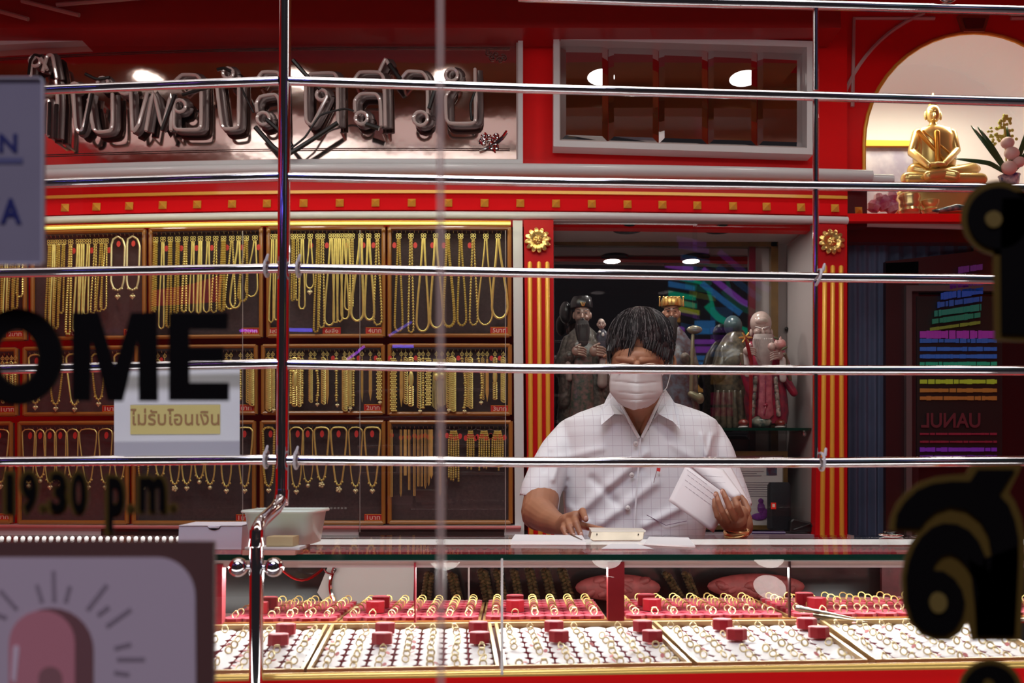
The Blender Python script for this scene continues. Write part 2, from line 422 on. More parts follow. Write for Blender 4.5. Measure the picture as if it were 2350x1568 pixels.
def smoothpath(pts, k=4):
    if len(pts) > 9: return pts
    out = []
    for i in range(len(pts)-1):
        p0 = pts[max(i-1, 0)]; p1 = pts[i]; p2 = pts[i+1]; p3 = pts[min(i+2, len(pts)-1)]
        for j in range(k):
            t = j/k; tt = t*t; t3 = tt*t
            f_ = lambda a, b, c, d: .5*(2*b+(c-a)*t*.55*1.0+(2*a*.0-5*b*.0)*0+0) if False else (2*t3-3*tt+1)*b+(t3-2*tt+t)*(c-a)*.25+(-2*t3+3*tt)*c+(t3-tt)*(d-b)*.25
            out.append((f_(p0[0], p1[0], p2[0], p3[0]), f_(p0[1], p1[1], p2[1], p3[1])))
    out.append(pts[-1]); return out
for L in letters:
    for path in L:
        sp = smoothpath(path); q = MB()
        q.tube([P(x+10, y+5, WB+.0) for x, y in sp], 9*K(250, WB), 10, flat=.5)
        q2 = MB().tube([P(x, y, WB-.05) for x, y in sp], 4.2*K(250, WB), 8)
        for (x, y) in (path[0], path[-1]): q2.tube([P(x, y, WB-.05), P(x, y, WB-.01)], 3*K(250, WB), 6)
        obj('glass_tube', q2, tube_m, ns, smooth=True)
        obj('letter_backing', q, back_m, ns, smooth=True)
for path, r in (([(672, 138), (700, 170), (735, 205)], 5), ([(196, 170), (222, 182), (252, 178)], 4), ([(545, 180), (560, 215), (582, 258)], 2.5), ([(586, 292), (630, 340), (665, 352), (775, 282)], 5.5),
                ([(612, 275), (640, 300), (670, 335)], 5), ([(655, 350), (700, 315), (735, 265), (790, 250), (812, 255)], 2.5), ([(893, 148), (918, 182)], 6), ([(372, 300), (402, 218)], 5),
                ([(418, 218), (488, 198)], 4), ([(183, 306), (195, 300), (212, 215)], 4.5), ([(840, 285), (870, 295)], 6), ([(1000, 200), (985, 250)], 5), ([(1090, 210), (1080, 240), (1082, 275)], 3),
                ([(66, 172), (70, 140), (80, 126), (94, 130)], 3.5), ([(498, 160), (515, 157), (530, 164)], 4), ([(114, 235), (112, 310)], 4), ([(130, 240), (128, 318)], 5)):
    obj('cable', MB().tube([P(x, y, WB-.055) for x, y in smoothpath(path, 5)], r*K(250, WB), 7), cable_m, ns, smooth=True)
# right window of five bevelled mirrors
mw = thing('mirror_window', 'row of five bevelled mirror panes in a white frame above the statue cabinet', 'mirror', PW(1567, 352, WB))
def pw2(x, y, Y): return P(x, y+(x-1270)*.031-0, Y)
frame4('frame', 1270, 76, 1866, 336, 14, WB-.03, .07, white, mw, fn=pw2)
frame4('inner_frame', 1280, 86, 1856, 326, 6, WB-.015, .05, MATS['offwhite'], mw, fn=pw2)
xs = [1286, 1396, 1512, 1625, 1738, 1850]
for i in range(5):
    x0, x1, y0, y1 = xs[i], xs[i+1]-1, 90, 322; bv = 13; q = MB()
    o_ = [(x0, y0), (x1, y0), (x1, y1), (x0, y1)]; n_ = [(x0+bv, y0+bv), (x1-bv, y0+bv), (x1-bv, y1-bv), (x0+bv, y1-bv)]
    tilt = (-.6+.4*i)*.004
    q.v = [pw2(x, y, WB+.03) for x, y in o_]+[pw2(x, y, WB+.022+tilt*(j in (1, 2))) for j, (x, y) in enumerate(n_)]
    q.face([4, 5, 6, 7])
    for k in range(4): q.face([k, (k+1) % 4, 4+(k+1) % 4, 4+k])
    obj('mirror_pane', q, mirror, mw)
# ---- arch niche on the right
YA = 3.42
arcw = []
AC = (2235, 330); AR = 252
def archpt(a_, r=AR): return (AC[0]+r*math.cos(a_), AC[1]-r*math.sin(a_)*1.01)
mb = MB()
inner = [archpt(pi*i/24) for i in range(25)]                  # right to left over the top
left = [(1942, 486), (1942, -260)]; 
poly_in = [(AC[0]+AR, 486)]+inner+[(AC[0]-AR, 486)]
outer = [(2560, 486)]+[(2560-(2560-1942)*i/24, -260) for i in range(25)]+[(1942, 486)]
n = len(poly_in); b = len(mb.v)
for off in (0, .03):
    mb.v += [P(x, y, YA+off) for x, y in poly_in]+[P(x, y, YA+off) for x, y in outer]
for i in range(n-1):
    mb.face([i, i+1, n+i+1, n+i]); mb.face([2*n+i, 3*n+i, 3*n+i+1, 2*n+i+1])
    mb.face([i, 2*n+i, 2*n+i+1, i+1])
wn = obj('wall_niche', mb, red, kind='structure')
obj('arch_edge', MB().tube([P(x, y, YA-.005) for x, y in poly_in], 4.5*K(300, YA), 8), goldpaint, wn, smooth=True)
q = MB()
def line3(pts, r): q.tube([P(x, y, YA-.006) for x, y in pts], r*K(200, YA), 6)
line3([(1956, 245), (1960, 42), (2145, 42)], 4.5)
line3([archpt(a_, 318) for a_ in [2.84-.075*i for i in range(13)]], 4.5)
line3([(2540-30, 245), (2506, 42), (2320, 42)], 4.5); line3([archpt(a_, 318) for a_ in [.30+.075*i for i in range(13)]], 4.5)
obj('spandrel_line', q, mat('pinkwhite', (.75, .55, .55), .4), wn, smooth=True)
key = obj('keystone', MB().prism([P(x, y, YA-.02) for x, y in ((2212, 72), (2260, 72), (2272, 34), (2200, 34))], .02), mat('keyorange', (.35, .06, .02), .4), wn)
obj('keystone_panel', MB().prism([P(x, y, YA-.026) for x, y in ((2218, 64), (2256, 64), (2262, 42), (2210, 42))], .01), darkred, key)
nichew = mat('niche cream glow', (.97, .96, .93), .6, emit=(.92, 1, .97), es=.32)  # glow added to the shell to brighten the niche evenly
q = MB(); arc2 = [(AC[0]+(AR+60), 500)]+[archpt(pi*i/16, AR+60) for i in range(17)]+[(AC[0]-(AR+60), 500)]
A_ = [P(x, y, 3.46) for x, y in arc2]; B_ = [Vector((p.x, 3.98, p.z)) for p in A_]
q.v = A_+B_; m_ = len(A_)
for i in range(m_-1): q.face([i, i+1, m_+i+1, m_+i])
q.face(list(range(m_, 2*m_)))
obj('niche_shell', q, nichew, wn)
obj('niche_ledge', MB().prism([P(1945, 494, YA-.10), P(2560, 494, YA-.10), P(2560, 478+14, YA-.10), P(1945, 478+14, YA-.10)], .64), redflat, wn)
obj('ledge_face', MB().prism([P(1945, 508, YA-.11), P(2560, 510, YA-.11), P(2560, 492, YA-.11), P(1945, 490, YA-.11)], .03), red, wn)
obj('niche_left_base', MB().prism([P(1930, 520, WB+.06), P(1990, 520, WB+.06), P(1990, 404, WB+.06), P(1930, 404, WB+.06)], .05), darkred, wn)
pn = thing('picture_panel', 'pale violet picture panel with a gold top edge behind the golden statue', 'panel', P(2045, 478, 3.8))
obj('panel_board', MB().prism([P(1980, 490, 3.8), P(2110, 490, 3.8), P(2110, 333, 3.8), P(1980, 333, 3.8)], .02), mat('violetpale', (.36, .33, .46), .6, noise_amt=.5, noise_scale=14, col2=(.62, .58, .66)), pn)
obj('panel_top', MB().prism([P(1980, 335, 3.78), P(2110, 335, 3.78), P(2110, 323, 3.78), P(1980, 321, 3.78)], .03), goldpaint, pn)
# area under the niche: header, blue curtain, dark door with glowing board for a reflected sign
YD = 3.5
d1 = obj('door_1', MB().prism([P(1944, 556, YD-.03), P(2560, 556, YD-.03), P(2560, 508, YD-.03), P(1944, 508, YD-.03)], .06), darkred, kind='structure')
obj('door_frame', MB().prism([P(2033, 1290, YD-.01), P(2108, 1290, YD-.01), P(2108, 600, YD-.01), P(2033, 604, YD-.01)], .04), mat('maroon', (.035, .006, .008), .35), d1)
obj('door_head', MB().prism([P(2033, 640, YD-.01), P(2560, 630, YD-.01), P(2560, 540, YD-.01), P(2033, 600, YD-.01)], .04), MATS['maroon'], d1)
frame4('door_trim', 2080, 655, 2500, 1400, 13, YD-.03, .03, mat('greytrim', (.12, .085, .09), .4), d1, fn=P)
obj('door_panel', MB().prism([P(2090, 1300, YD+.01), P(2560, 1300, YD+.01), P(2560, 660, YD+.01), P(2090, 660, YD+.01)], .02), blackgl, d1)
cu = MB()
def curt(u, v):
    x = 1946+u*92; y = 552+v*700; p_ = P(x, y, YD+.02); p_.y += .012*math.sin(u*26)*(0.4+.6*v); return p_
cu.grid(curt, 40, 4)
recenter(obj('curtain', cu, mat('curtainblue', (.085, .115, .21), .8, noise_amt=.2, noise_scale=8), smooth=True, label='dark blue curtain hanging between the right pilaster and the dark doorway', cat='curtain'))
recenter(obj('curtain', MB().grid(lambda u, v: P(2036+u*200, 545+v*90, YD+.04)+Vector((0, .008*math.sin(u*40), 0)), 40, 3), MATS['curtainblue'], smooth=True, label='short dark blue valance above the dark doorway', cat='curtain'))
# glowing board in the doorway, added in place of a reflected sign
lb = thing('reflection_board', 'black board of glowing rainbow rows standing in for a sign reflected in glass', 'sign', P(2200, 1050, YD-.03))
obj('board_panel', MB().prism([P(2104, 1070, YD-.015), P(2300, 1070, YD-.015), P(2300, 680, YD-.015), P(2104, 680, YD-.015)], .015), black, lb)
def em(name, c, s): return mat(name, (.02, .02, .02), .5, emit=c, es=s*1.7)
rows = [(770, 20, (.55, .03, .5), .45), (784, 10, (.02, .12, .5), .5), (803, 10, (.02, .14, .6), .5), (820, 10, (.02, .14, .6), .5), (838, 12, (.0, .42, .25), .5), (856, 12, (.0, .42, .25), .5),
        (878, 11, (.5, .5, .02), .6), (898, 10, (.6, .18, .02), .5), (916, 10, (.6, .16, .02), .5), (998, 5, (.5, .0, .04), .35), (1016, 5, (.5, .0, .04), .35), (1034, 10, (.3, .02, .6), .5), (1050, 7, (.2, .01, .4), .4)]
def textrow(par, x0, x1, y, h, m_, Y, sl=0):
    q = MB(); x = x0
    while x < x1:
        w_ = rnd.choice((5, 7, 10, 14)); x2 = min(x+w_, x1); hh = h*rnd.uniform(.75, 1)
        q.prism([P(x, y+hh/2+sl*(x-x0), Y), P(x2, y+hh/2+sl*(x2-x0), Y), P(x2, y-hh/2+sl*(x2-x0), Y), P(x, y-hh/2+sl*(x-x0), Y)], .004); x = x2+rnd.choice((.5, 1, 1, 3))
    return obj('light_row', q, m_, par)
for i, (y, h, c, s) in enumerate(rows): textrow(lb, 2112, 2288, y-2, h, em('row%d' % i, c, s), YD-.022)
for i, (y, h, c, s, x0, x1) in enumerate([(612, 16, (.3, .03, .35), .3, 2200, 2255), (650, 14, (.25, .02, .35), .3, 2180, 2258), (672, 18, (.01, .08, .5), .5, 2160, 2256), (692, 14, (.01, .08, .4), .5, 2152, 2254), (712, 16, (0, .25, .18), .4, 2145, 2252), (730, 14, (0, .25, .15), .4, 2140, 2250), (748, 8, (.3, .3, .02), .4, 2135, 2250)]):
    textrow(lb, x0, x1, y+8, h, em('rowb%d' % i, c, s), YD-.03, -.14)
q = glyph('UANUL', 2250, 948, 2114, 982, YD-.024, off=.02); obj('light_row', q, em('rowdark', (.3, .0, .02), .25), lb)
q = MB()
for (x, y, c) in ((2019, 754, (.4, .05, .4)), (2022, 802, (.02, .25, .5)), (2022, 838, (0, .4, .2)), (2019, 878, (.4, .4, .03)), (2021, 898, (.5, .2, .08)), (2024, 1014, (.5, 0, .05)), (2000, 932, (.3, 0, .05))):
    pass
# top rows on the soffit: white battens
for i, (pl, lab) in enumerate([([(0, 26), (65, 44)], 'short white batten on the red soffit, lowest at the far left'), ([(50, 2), (182, 35)], 'white batten slanting over the red soffit at the upper left'), ([(130, 11), (360, -8)], 'long white batten along the top left edge of the soffit')]):
    recenter(obj('ceiling_batten', MB().tube([P(x, y, 3.15) for x, y in pl], 5.2*K(20, 3.15), 8), mat('battenpink', (.55, .32, .3), .4), smooth=True, label=lab, cat='batten', group='soffit battens'))
for x, y, lab in ((145, 84, 'left'), (556, 71, 'middle'), (1690, 64, 'right')):  # gloss highlights on the soffit, added as glowing discs
    c = P(x, y-3, 3.262)
    q = MB().lathe(c, [(.001, -.008), (.028, -.006), (.034, .002), (.03, .006)], 20, .6)
    recenter(obj('highlight_disc', q, highlight_glow, smooth=True, label='small round glowing highlight disc at the soffit edge, %s one of three' % lab, cat='highlight_disc', group='soffit highlight discs'))
# ceiling beams and coffers added to shade the wall and show in the wall mirrors
q = MB().box((-2.3, 2.60, 2.85), (2.7, 2.70, 2.95)); obj('added_beam', q, ceil_m, bpy.data.objects['ceiling'])  # unseen, added to shade the top of the back wall
q = MB().box((-2.3, 1.95, 2.93), (2.7, 2.02, 2.95)); obj('added_beam', q, chrome, bpy.data.objects['ceiling'])

lpn = mat('light panel', (1, 1, 1), .5, emit=(1, .96, .95), es=1.3)
for i, (x0, x1, y0, y1) in enumerate(((-2.25, -1.45, 1.9, 2.7), (-1.2, -.85, 2.1, 2.62), (-.62, -.40, 1.9, 2.55), (-.2, .05, 2.0, 2.4))):
    recenter(obj('ceiling_panel_light', MB().box((x0, y0, 2.935), (x1, y1, 2.948)), lpn, label='glowing white ceiling panel, reflected in the copper mirror, %s one' % ORDX[i], cat='light', group='ceiling panel lights'))
# ================================================================ NECKLACE TRAYS
ORD = ['first', 'second', 'third', 'fourth', 'fifth', 'sixth', 'seventh', 'eighth', 'ninth', 'tenth', 'eleventh', 'twelfth', 'thirteenth', 'fourteenth', 'fifteenth', 'sixteenth', 'seventeenth', 'eighteenth', 'nineteenth', 'twentieth', 'twenty-first', 'twenty-second', 'twenty-third', 'twenty-fourth', 'twenty-fifth']
WT = 3.27
framegold = mat('frame gold', (.45, .17, .03), .35, 0, coat=.4)
def tray(label, x0, y0, x1, y1, hooks, tag=None, hooky=18):
    t = thing('display_tray', label, 'tray', PW((x0+x1)/2, y1, WT+.03), 'jewellery trays on the wall')
    obj('backing', slab(rect(x0+3, y0+3, x1-3, y1-3), WT+.025, .02), velvet, t)
    mb_ = MB()
    for a_, b_ in (((x0+5, y0+5), (x1-5, y0+5)), ((x0+5, y1-5), (x1-5, y1-5)), ((x0+5, y0+3), (x0+5, y1-3)), ((x1-5, y0+3), (x1-5, y1-3))):
        n = 5; mb_.tube([PW(a_[0]+(b_[0]-a_[0])*i/n, a_[1]+(b_[1]-a_[1])*i/n, WT) for i in range(n+1)], 5*K(800, WT), 8)
    obj('frame', mb_, framegold, t, smooth=True)
    for x in ((x0-1, x1+1)):
        pass
    q = MB()
    for x in hooks:
        c = PW(x, y0+hooky, WT+.02); q.tube([c, c+Vector((0, -.02, 0)), c+Vector((0, -.025, .007))], .0015, 5)
    obj('hook_row', q, steel, t, kind='stuff')
    if tag:
        for (tx, txt) in tag:
            g = obj('price_tag', slab(rect(tx-21, y1-25, tx+21, y1-9), WT-.004, .003), mat('tagplate', (.62, .02, .02), .4), t)
            f_ = MB()
            c4 = [PW(tx-19, y1-24, WT-.0045), PW(tx+19, y1-24, WT-.0045), PW(tx+19, y1-10, WT-.0045), PW(tx-19, y1-10, WT-.0045)]
            f_.tube(c4, .0009, 4, closed=True)
            obj('tag_border', f_, goldpaint, g)
            obj('tag_text', glyph(txt, tx-15, y1-22, tx+15, y1-12, WT-.005, fn=PW, off=.01), mat('tagtext', (.98, .7, .55), .5), g)
    return t
def chain(path, style, r):
    """tube along a px path; style gives the bead rhythm"""
    L = [0]
    for a_, b_ in zip(path, path[1:]): L.append(L[-1]+math.hypot(b_[0]-a_[0], b_[1]-a_[1]))
    step = {'snake': 6, 'rope': 2.6, 'bead': 2.2, 'curb': 2.8, 'thin': 8}[style]
    n = max(4, int(L[-1]/step)); pts = []; j = 0
    for i in range(n+1):
        d = L[-1]*i/n
        while j < len(L)-2 and L[j+1] < d: j += 1
        f_ = (d-L[j])/max(L[j+1]-L[j], 1e-6)
        pts.append((path[j][0]+(path[j+1][0]-path[j][0])*f_, path[j][1]+(path[j+1][1]-path[j][1])*f_))
    rr = []
    for i in range(n+1):
        if style in ('snake', 'thin'): rr.append(r)
        elif style == 'rope': rr.append(r*(1.15 if i % 2 else .75))
        elif style == 'bead': rr.append(r*(1.25 if i % 3 == 1 else .55))
        else: rr.append(r*(1.2 if i % 2 else .6))
    k = K(700, WT)
    return MB().tube([PW(x, y, WT-.012-.004*(i % 2 if style == 'rope' else 0)) for i, (x, y) in enumerate(pts)], [q*k for q in rr], 6)
def upath(xt, yt, xb, yb, hw, w0=2):
    ya = yb-hw*1.5
    pts = [(xt-w0, yt)]
    for i in range(1, 8):
        t = i/8; s_ = t*t*(3-2*t); pts.append((xt-w0+(xb-hw-xt+w0)*(.35*t+.65*s_), yt+(ya-yt)*t))
    for i in range(13):
        a_ = pi*i/12; pts.append((xb-hw*math.cos(a_), ya+(yb-ya)*math.sin(a_)))
    for i in range(7, 0, -1):
        t = i/8; s_ = t*t*(3-2*t); pts.append((xt+w0+(xb+hw-xt-w0)*(.35*t+.65*s_), yt+(ya-yt)*t))
    pts.append((xt+w0, yt)); return pts
SN = {'snake': 'smooth snake chain', 'rope': 'twisted rope chain', 'bead': 'beaded chain', 'curb': 'curb link chain', 'thin': 'fine thin chain'}
heart_cache = {}
def heart(px, py, s, parent, m=None):
    c = PW(px, py, WT-.016); k = K(py, WT)*s; q = MB()
    q.ell(c+Vector((-.42*k, 0, .25*k)), (.55*k, .35*k, .5*k), seg=10, rings=6); q.ell(c+Vector((.42*k, 0, .25*k)), (.55*k, .35*k, .5*k), seg=10, rings=6)
    q.lathe(c+Vector((0, 0, -.95*k)), [(0.01*k, 0), (.5*k, .6*k), (.8*k, 1.05*k), (.5*k, 1.3*k)], 10, .45)
    q.tube([c+Vector((.25*k*math.cos(a_), 0, 1.0*k+.25*k*math.sin(a_))) for a_ in [i*pi/4 for i in range(8)]], .08*k, 5, closed=True)
    return obj('heart_pendant', q, m or chainpale, parent, smooth=True)
def clasp(x, y, parent):
    q = MB(); k = K(y, WT)
    for dx, dy in ((-3, 0), (3, 0), (-3, 6), (3, 6), (0, 10)):
        c = PW(x+dx, y+dy, WT-.014); q.tube([c+Vector((2.7*k*math.cos(a_), 0, 2.7*k*math.sin(a_))) for a_ in [i*pi/4 for i in range(8)]], .9*k, 5, closed=True)
    return obj('clasp', q, chaingold, parent, smooth=True)
def redtag(x, y, parent, ry=7):
    q = MB(); k = K(y, WT); c = PW(x, y, WT-.008)
    q.prism([c+Vector((4.6*k*math.cos(a_), 0, ry*k*math.sin(a_))) for a_ in [i*2*pi/14 for i in range(14)]], .001)
    return obj('red_tag', q, tagred, parent)
def necklace(xt, yt, xb, yb, hw, style, r, where, i, tagx=None, pend=False, group=None, w0=2):
    lab = 'gold %s necklace%s, %s from left in %s' % (SN[style], ' with heart pendant' if pend else '', ORD[i], where)
    t = thing('necklace', lab, 'necklace', PW(xt, yt, WT-.012), group or 'necklaces in '+where)
    obj('chain', chain(upath(xt, yt+6, xb, yb, hw, w0), style, r), chaingold, t, smooth=True)
    clasp(xt, yt-2, t)
    if tagx: redtag(tagx, yt+22, t)
    if pend: heart(xb, yb+9, 6.5, t)
    return t
TRAYS = [  # name, x0,y0,x1,y1
 ('far left top tray', -30, 520, 62, 776), ('second top tray', 70, 518, 336, 776), ('third top tray', 341, 517, 604, 776), ('fourth top tray', 611, 518, 885, 776), ('far right top tray', 889, 518, 1174, 775),
 ('far left middle tray', -50, 790, 42, 953), ('second middle tray', 52, 789, 318, 953), ('third middle tray', 322, 789, 592, 953), ('fourth middle tray', 599, 789, 884, 953), ('far right middle tray', 889, 788, 1175, 955),
 ('far left bottom tray', -60, 964, 30, 1206), ('second bottom tray', 40, 964, 296, 1206), ('third bottom tray', 302, 964, 588, 1206), ('fourth bottom tray', 596, 964, 885, 1205), ('far right bottom tray', 889, 964, 1177, 1204)]
TAGS = {0: [(34, '2บาท')], 1: [(172, '5บาท'), (305, '2บาท')], 2: [(575, '2บาท')], 3: [(632, '3สลึง'), (761, '6สลึง'), (860, '4บาท')], 4: [(1146, '5บาท')],
        5: [(17, '1บาท')], 6: [(255, '1บาท')], 7: [(562, '1บาท')], 8: [(856, '2บาท')], 9: [(1147, '3บาท')], 10: [(4, '1บาท')], 12: [(562, '1บาท')], 13: [(857, '1บาท')]}
for i, (nm, x0, y0, x1, y1) in enumerate(TRAYS):
    n = int((x1-x0-24)/10)
    tray('wooden framed dark velvet jewellery tray, the '+nm+' of the wall grid', x0, y0, x1, y1, [x0+14+(x1-x0-28)*k/n for k in range(n+1)], TAGS.get(i), hooky=20)
# top row, far right tray
W4 = 'far right top tray'
for i, (xt, xb, yb, hw, st, r, tg) in enumerate([(915, 915, 760, 9, 'rope', 2.6, 905), (943, 943, 763, 6, 'bead', 2.6, 953), (972, 970, 761, 14, 'snake', 2.6, None), (1000, 1002, 753, 15, 'snake', 2.8, 992), (1027, 1030, 750, 13, 'rope', 3.6, 1018),
        (1057, 1060, 747, 10, 'rope', 2.6, None), (1086, 1087, 746, 9, 'bead', 2.6, 1078), (1115, 1113, 746, 17, 'thin', 2, None), (1143, 1147, 731, 18, 'snake', 3, None)]):
    necklace(xt, 541, xb, yb, hw, st, r, W4, i, tg)
W3 = 'fourth top tray'
for i, (xt, xb, yb, hw, st, r, tg, pe) in enumerate([(626, 622, 740, 5, 'thin', 1.9, None, 0), (636, 634, 735, 4, 'snake', 2, None, 0), (673, 672, 690, 3, 'rope', 2.2, None, 0), (683, 683, 689, 4, 'bead', 2.2, 0, 0), (694, 693, 710, 7, 'thin', 2, None, 0),
        (712, 711, 662, 9, 'snake', 1.8, 714, 1), (730, 725, 762, 5, 'rope', 2.4, None, 0), (740, 738, 752, 6, 'bead', 2.4, 750, 0), (760, 756, 747, 11, 'snake', 2.3, None, 0), (770, 770, 742, 5, 'thin', 2.4, None, 0), (779, 780, 739, 6, 'thin', 2.3, None, 0),
        (789, 792, 733, 9, 'thin', 2.2, None, 0), (799, 798, 712, 7, 'snake', 2, 797, 0), (808, 806, 706, 4, 'curb', 2.2, None, 0), (828, 820, 737, 14, 'snake', 3, 834, 0), (846, 848, 735, 11, 'snake', 2.8, 857, 0), (866, 867, 746, 9, 'bead', 2.8, None, 0)]):
    necklace(xt, 541, xb, yb, hw, st, r, W3, i, tg, bool(pe))
W2 = 'third top tray'
sty = ['rope', 'snake', 'rope', 'rope', 'curb', 'thin', 'snake', 'thin', 'bead', 'rope', 'curb', 'snake', 'rope', 'thin']
for i, xt in enumerate([357, 374, 391, 408, 426, 443, 460, 478, 495, 513, 532, 548, 565, 585]):
    yb = [712, 752, 748, 716, 714, 716, 718, 716, 716, 712, 708, 706, 690, 680][i]; hw = [3, 6, 5, 4, 5, 5, 4, 7, 6, 5, 12, 12, 10, 14][i]
    necklace(xt, 544, xt-4+(i > 10)*-4, yb, hw, sty[i], [3.6, 2, 3, 3, 3, 2, 3, 2, 2.4, 4, 2.3, 2.3, 3, 1.8][i], W2, i, xt+8 if i % 2 else None)
W1 = 'second top tray'
for i, xt in enumerate([114, 124, 134, 146, 162, 180, 190, 203, 219, 233, 243, 270, 304]):
    if xt in (270, 304):
        t = thing('necklace', 'thick gold necklace with heart pendant, %s of two at right in second top tray' % ('left' if xt == 270 else 'right'), 'necklace', PW(xt, 541, WT-.012), 'short heart necklaces')
        pth = [(xt, 536), (xt-10, 542), (xt-14, 555), (xt-15, 640), (xt-10, 655), (xt, 662), (xt+10, 655), (xt+14, 640), (xt+17, 560), (xt+12, 543), (xt, 536)]
        if xt == 304: pth = [(x if x >= xt-12 else x+2, y) for x, y in pth]
        obj('chain', chain(smoothpath(pth[:], 3) if False else pth, 'snake', 2.4), chainpale, t, smooth=True)
        for k in range(-2, 3): heart_b = obj('bead', MB().ell(PW(xt+k*5, 661-abs(k)*1.8, WT-.016), (.0045, .0045, .0045), seg=8, rings=6), chainpale, t, smooth=True)
        heart(xt, 677, 7, t); redtag(xt+2, 553, t); continue
    yb = [745, 752, 748, 712, 762, 758, 752, 718, 714, 710, 706][i]
    necklace(xt, 545, xt-6, yb, [4, 4, 5, 5, 5, 6, 4, 5, 5, 6, 7][i], sty[i], [2.4, 2.6, 2.6, 2.2, 3, 2.6, 2.6, 2.2, 2.4, 2.2, 2][i], W1, i, xt+7 if i % 3 == 1 else None)
W0 = 'far left top tray'
for i, xt in enumerate([4, 16, 28, 40, 50]):
    necklace(xt, 547, xt-5, [715, 712, 706, 700, 672][i], [4, 4, 5, 5, 7][i], sty[i], 2.4, W0, i)
# middle row: bracelets
def bracelet(x, y0, L, kind, r, where, i, charm=False, tag=False, curl=0):
    K_ = {'curb': 'curb link', 'panther': 'brick link', 'bead': 'beaded', 'rope': 'rope', 'plate': 'plated', 'bar': 'tapered bar', 'fringe': 'fringed'}
    lab = 'gold %s bracelet%s, %s from left in %s' % (K_[kind], ' with heart charm' if charm else '', ORD[i], where)
    t = thing('bracelet', lab, 'bracelet', PW(x, y0, WT-.012), 'bracelets in '+where)
    k = K(850, WT); q = MB(); D = WT-.014
    n = int(L/5.2); yy = y0+14
    def X(y): return x+curl*math.sin((y-yy)/max(L, 1)*2.6)*8
    if kind in ('curb', 'rope'):
        n = int(L/5)
        for j in range(n):
            c = PW(X(yy+j*5), yy+j*5, D); R = Matrix.Rotation(.6 if kind == 'curb' else .95, 3, 'Y')
            pts = [c+R @ Vector((r*1.05*k*math.cos(a_), .0015*math.sin(a_*2), r*.62*k*math.sin(a_))) for a_ in [m*pi/4 for m in range(8)]]
            q.tube(pts, r*.33*k, 5, closed=True)
    elif kind == 'panther':
        n = int(L/4.4)
        for j in range(n):
            for s_ in (-1, 0, 1):
                off = (j % 2)*.5; xx = x+(s_+off-.25)*r*.72
                c = PW(xx, yy+j*4.4, D); q.ell(c, (r*.40*k, .003, 2.5*k), seg=8, rings=5)
    elif kind == 'bead':
        for j in range(int(L/5.6)):
            q.ell(PW(X(yy+j*5.6), yy+j*5.6, D), (r*(.75+.35*((j*7) % 5 == 0))*k,)*2+(3.1*k,), seg=8, rings=6)
    elif kind == 'plate':
        q = MB(); h_ = L*.3
        for j in range(int(L/5)):
            if j*5 < h_*.9 or j*5 > h_*1.9:
                c = PW(x, yy+j*5, D); pts = [c+Vector((r*.9*k*math.cos(a_), .0015*math.sin(a_*2), r*.5*k*math.sin(a_))) for a_ in [m*pi/4 for m in range(8)]]
                q.tube(pts, r*.33*k, 5, closed=True)
        q.ell(PW(x, yy+h_*1.4, D-.002), (r*1.05*k, .004, h_*.58*k), seg=12, rings=8)
    elif kind == 'bar':
        q.loft([[PW(x+a_*w_, yy+L*f_, D+(b_*.003)) for a_, b_ in ((-1, 0), (0, -1), (1, 0), (0, 1))] for f_, w_ in ((0, r*.4), (.3, r*.75), (.8, r*.75), (1, .3))])
    else:
        for s_ in range(-3, 4): q.tube([PW(x+s_*r*.3, yy, D), PW(x+s_*r*.38+1, yy+L*.5, D-.004), PW(x+s_*r*.42, yy+L-abs(s_)*3, D)], r*.14*k, 5)
        q.ell(PW(x, yy+L*.35, D-.004), (r*.9*k, .006, r*1.2*k), seg=10, rings=8)
    obj('links', q, chaingold, t, smooth=True)
    q = MB(); c = PW(x, y0+3, D)
    q.tube([c+Vector((3.6*k*math.cos(a_), 0, 3.6*k*math.sin(a_))) for a_ in [m*pi/5 for m in range(10)]], .9*k, 5, closed=True)
    q.tube([PW(x, y0-4, D), PW(x, y0+13, D)], .9*k, 5)
    obj('clasp', q, chaingold, t, smooth=True)
    if charm: heart(X(yy+L)+2, yy+L+3, 5, t)
    if tag: redtag(x-8, y0+12, t, 6)
    return t
B9 = [(903, 125, 'panther', 6.5), (921, 110, 'bar', 5), (931, 108, 'curb', 4.5), (943, 110, 'plate', 6), (962, 118, 'curb', 4.5), (971, 122, 'bead', 4), (983, 112, 'panther', 6), (1002, 118, 'fringe', 8), (1014, 112, 'fringe', 8), (1028, 116, 'rope', 4), (1039, 124, 'curb', 7),
      (1060, 118, 'bead', 4), (1071, 110, 'rope', 4), (1080, 116, 'curb', 5), (1098, 98, 'bead', 4), (1108, 96, 'rope', 3.5), (1118, 98, 'bar', 5), (1136, 96, 'plate', 5), (1155, 100, 'curb', 5.5)]
for i, (x, L, kd, r) in enumerate(B9): bracelet(x, 810, L, kd, r, 'far right middle tray', i, i in (4, 9, 11, 14), i in (0, 4, 11, 17, 18), 1 if i in (11, 14) else 0)
B8 = [(616, 120, 'curb', 6), (626, 115, 'rope', 5), (667, 108, 'bead', 4), (676, 112, 'plate', 6), (686, 112, 'curb', 5), (694, 108, 'bead', 3.5), (713, 100, 'rope', 5), (722, 102, 'bead', 4), (742, 106, 'curb', 5), (751, 104, 'bar', 5), (772, 104, 'bead', 4), (791, 122, 'curb', 6), (802, 112, 'rope', 5.5), (811, 112, 'bead', 4), (831, 100, 'bar', 3.5), (850, 96, 'bar', 5), (870, 98, 'panther', 5.5)]
for i, (x, L, kd, r) in enumerate(B8): bracelet(x, 810, L, kd, r, 'fourth middle tray', i, i in (1, 7, 10, 12, 16), i in (5, 10, 13, 14, 16), 1 if i == 7 else 0)
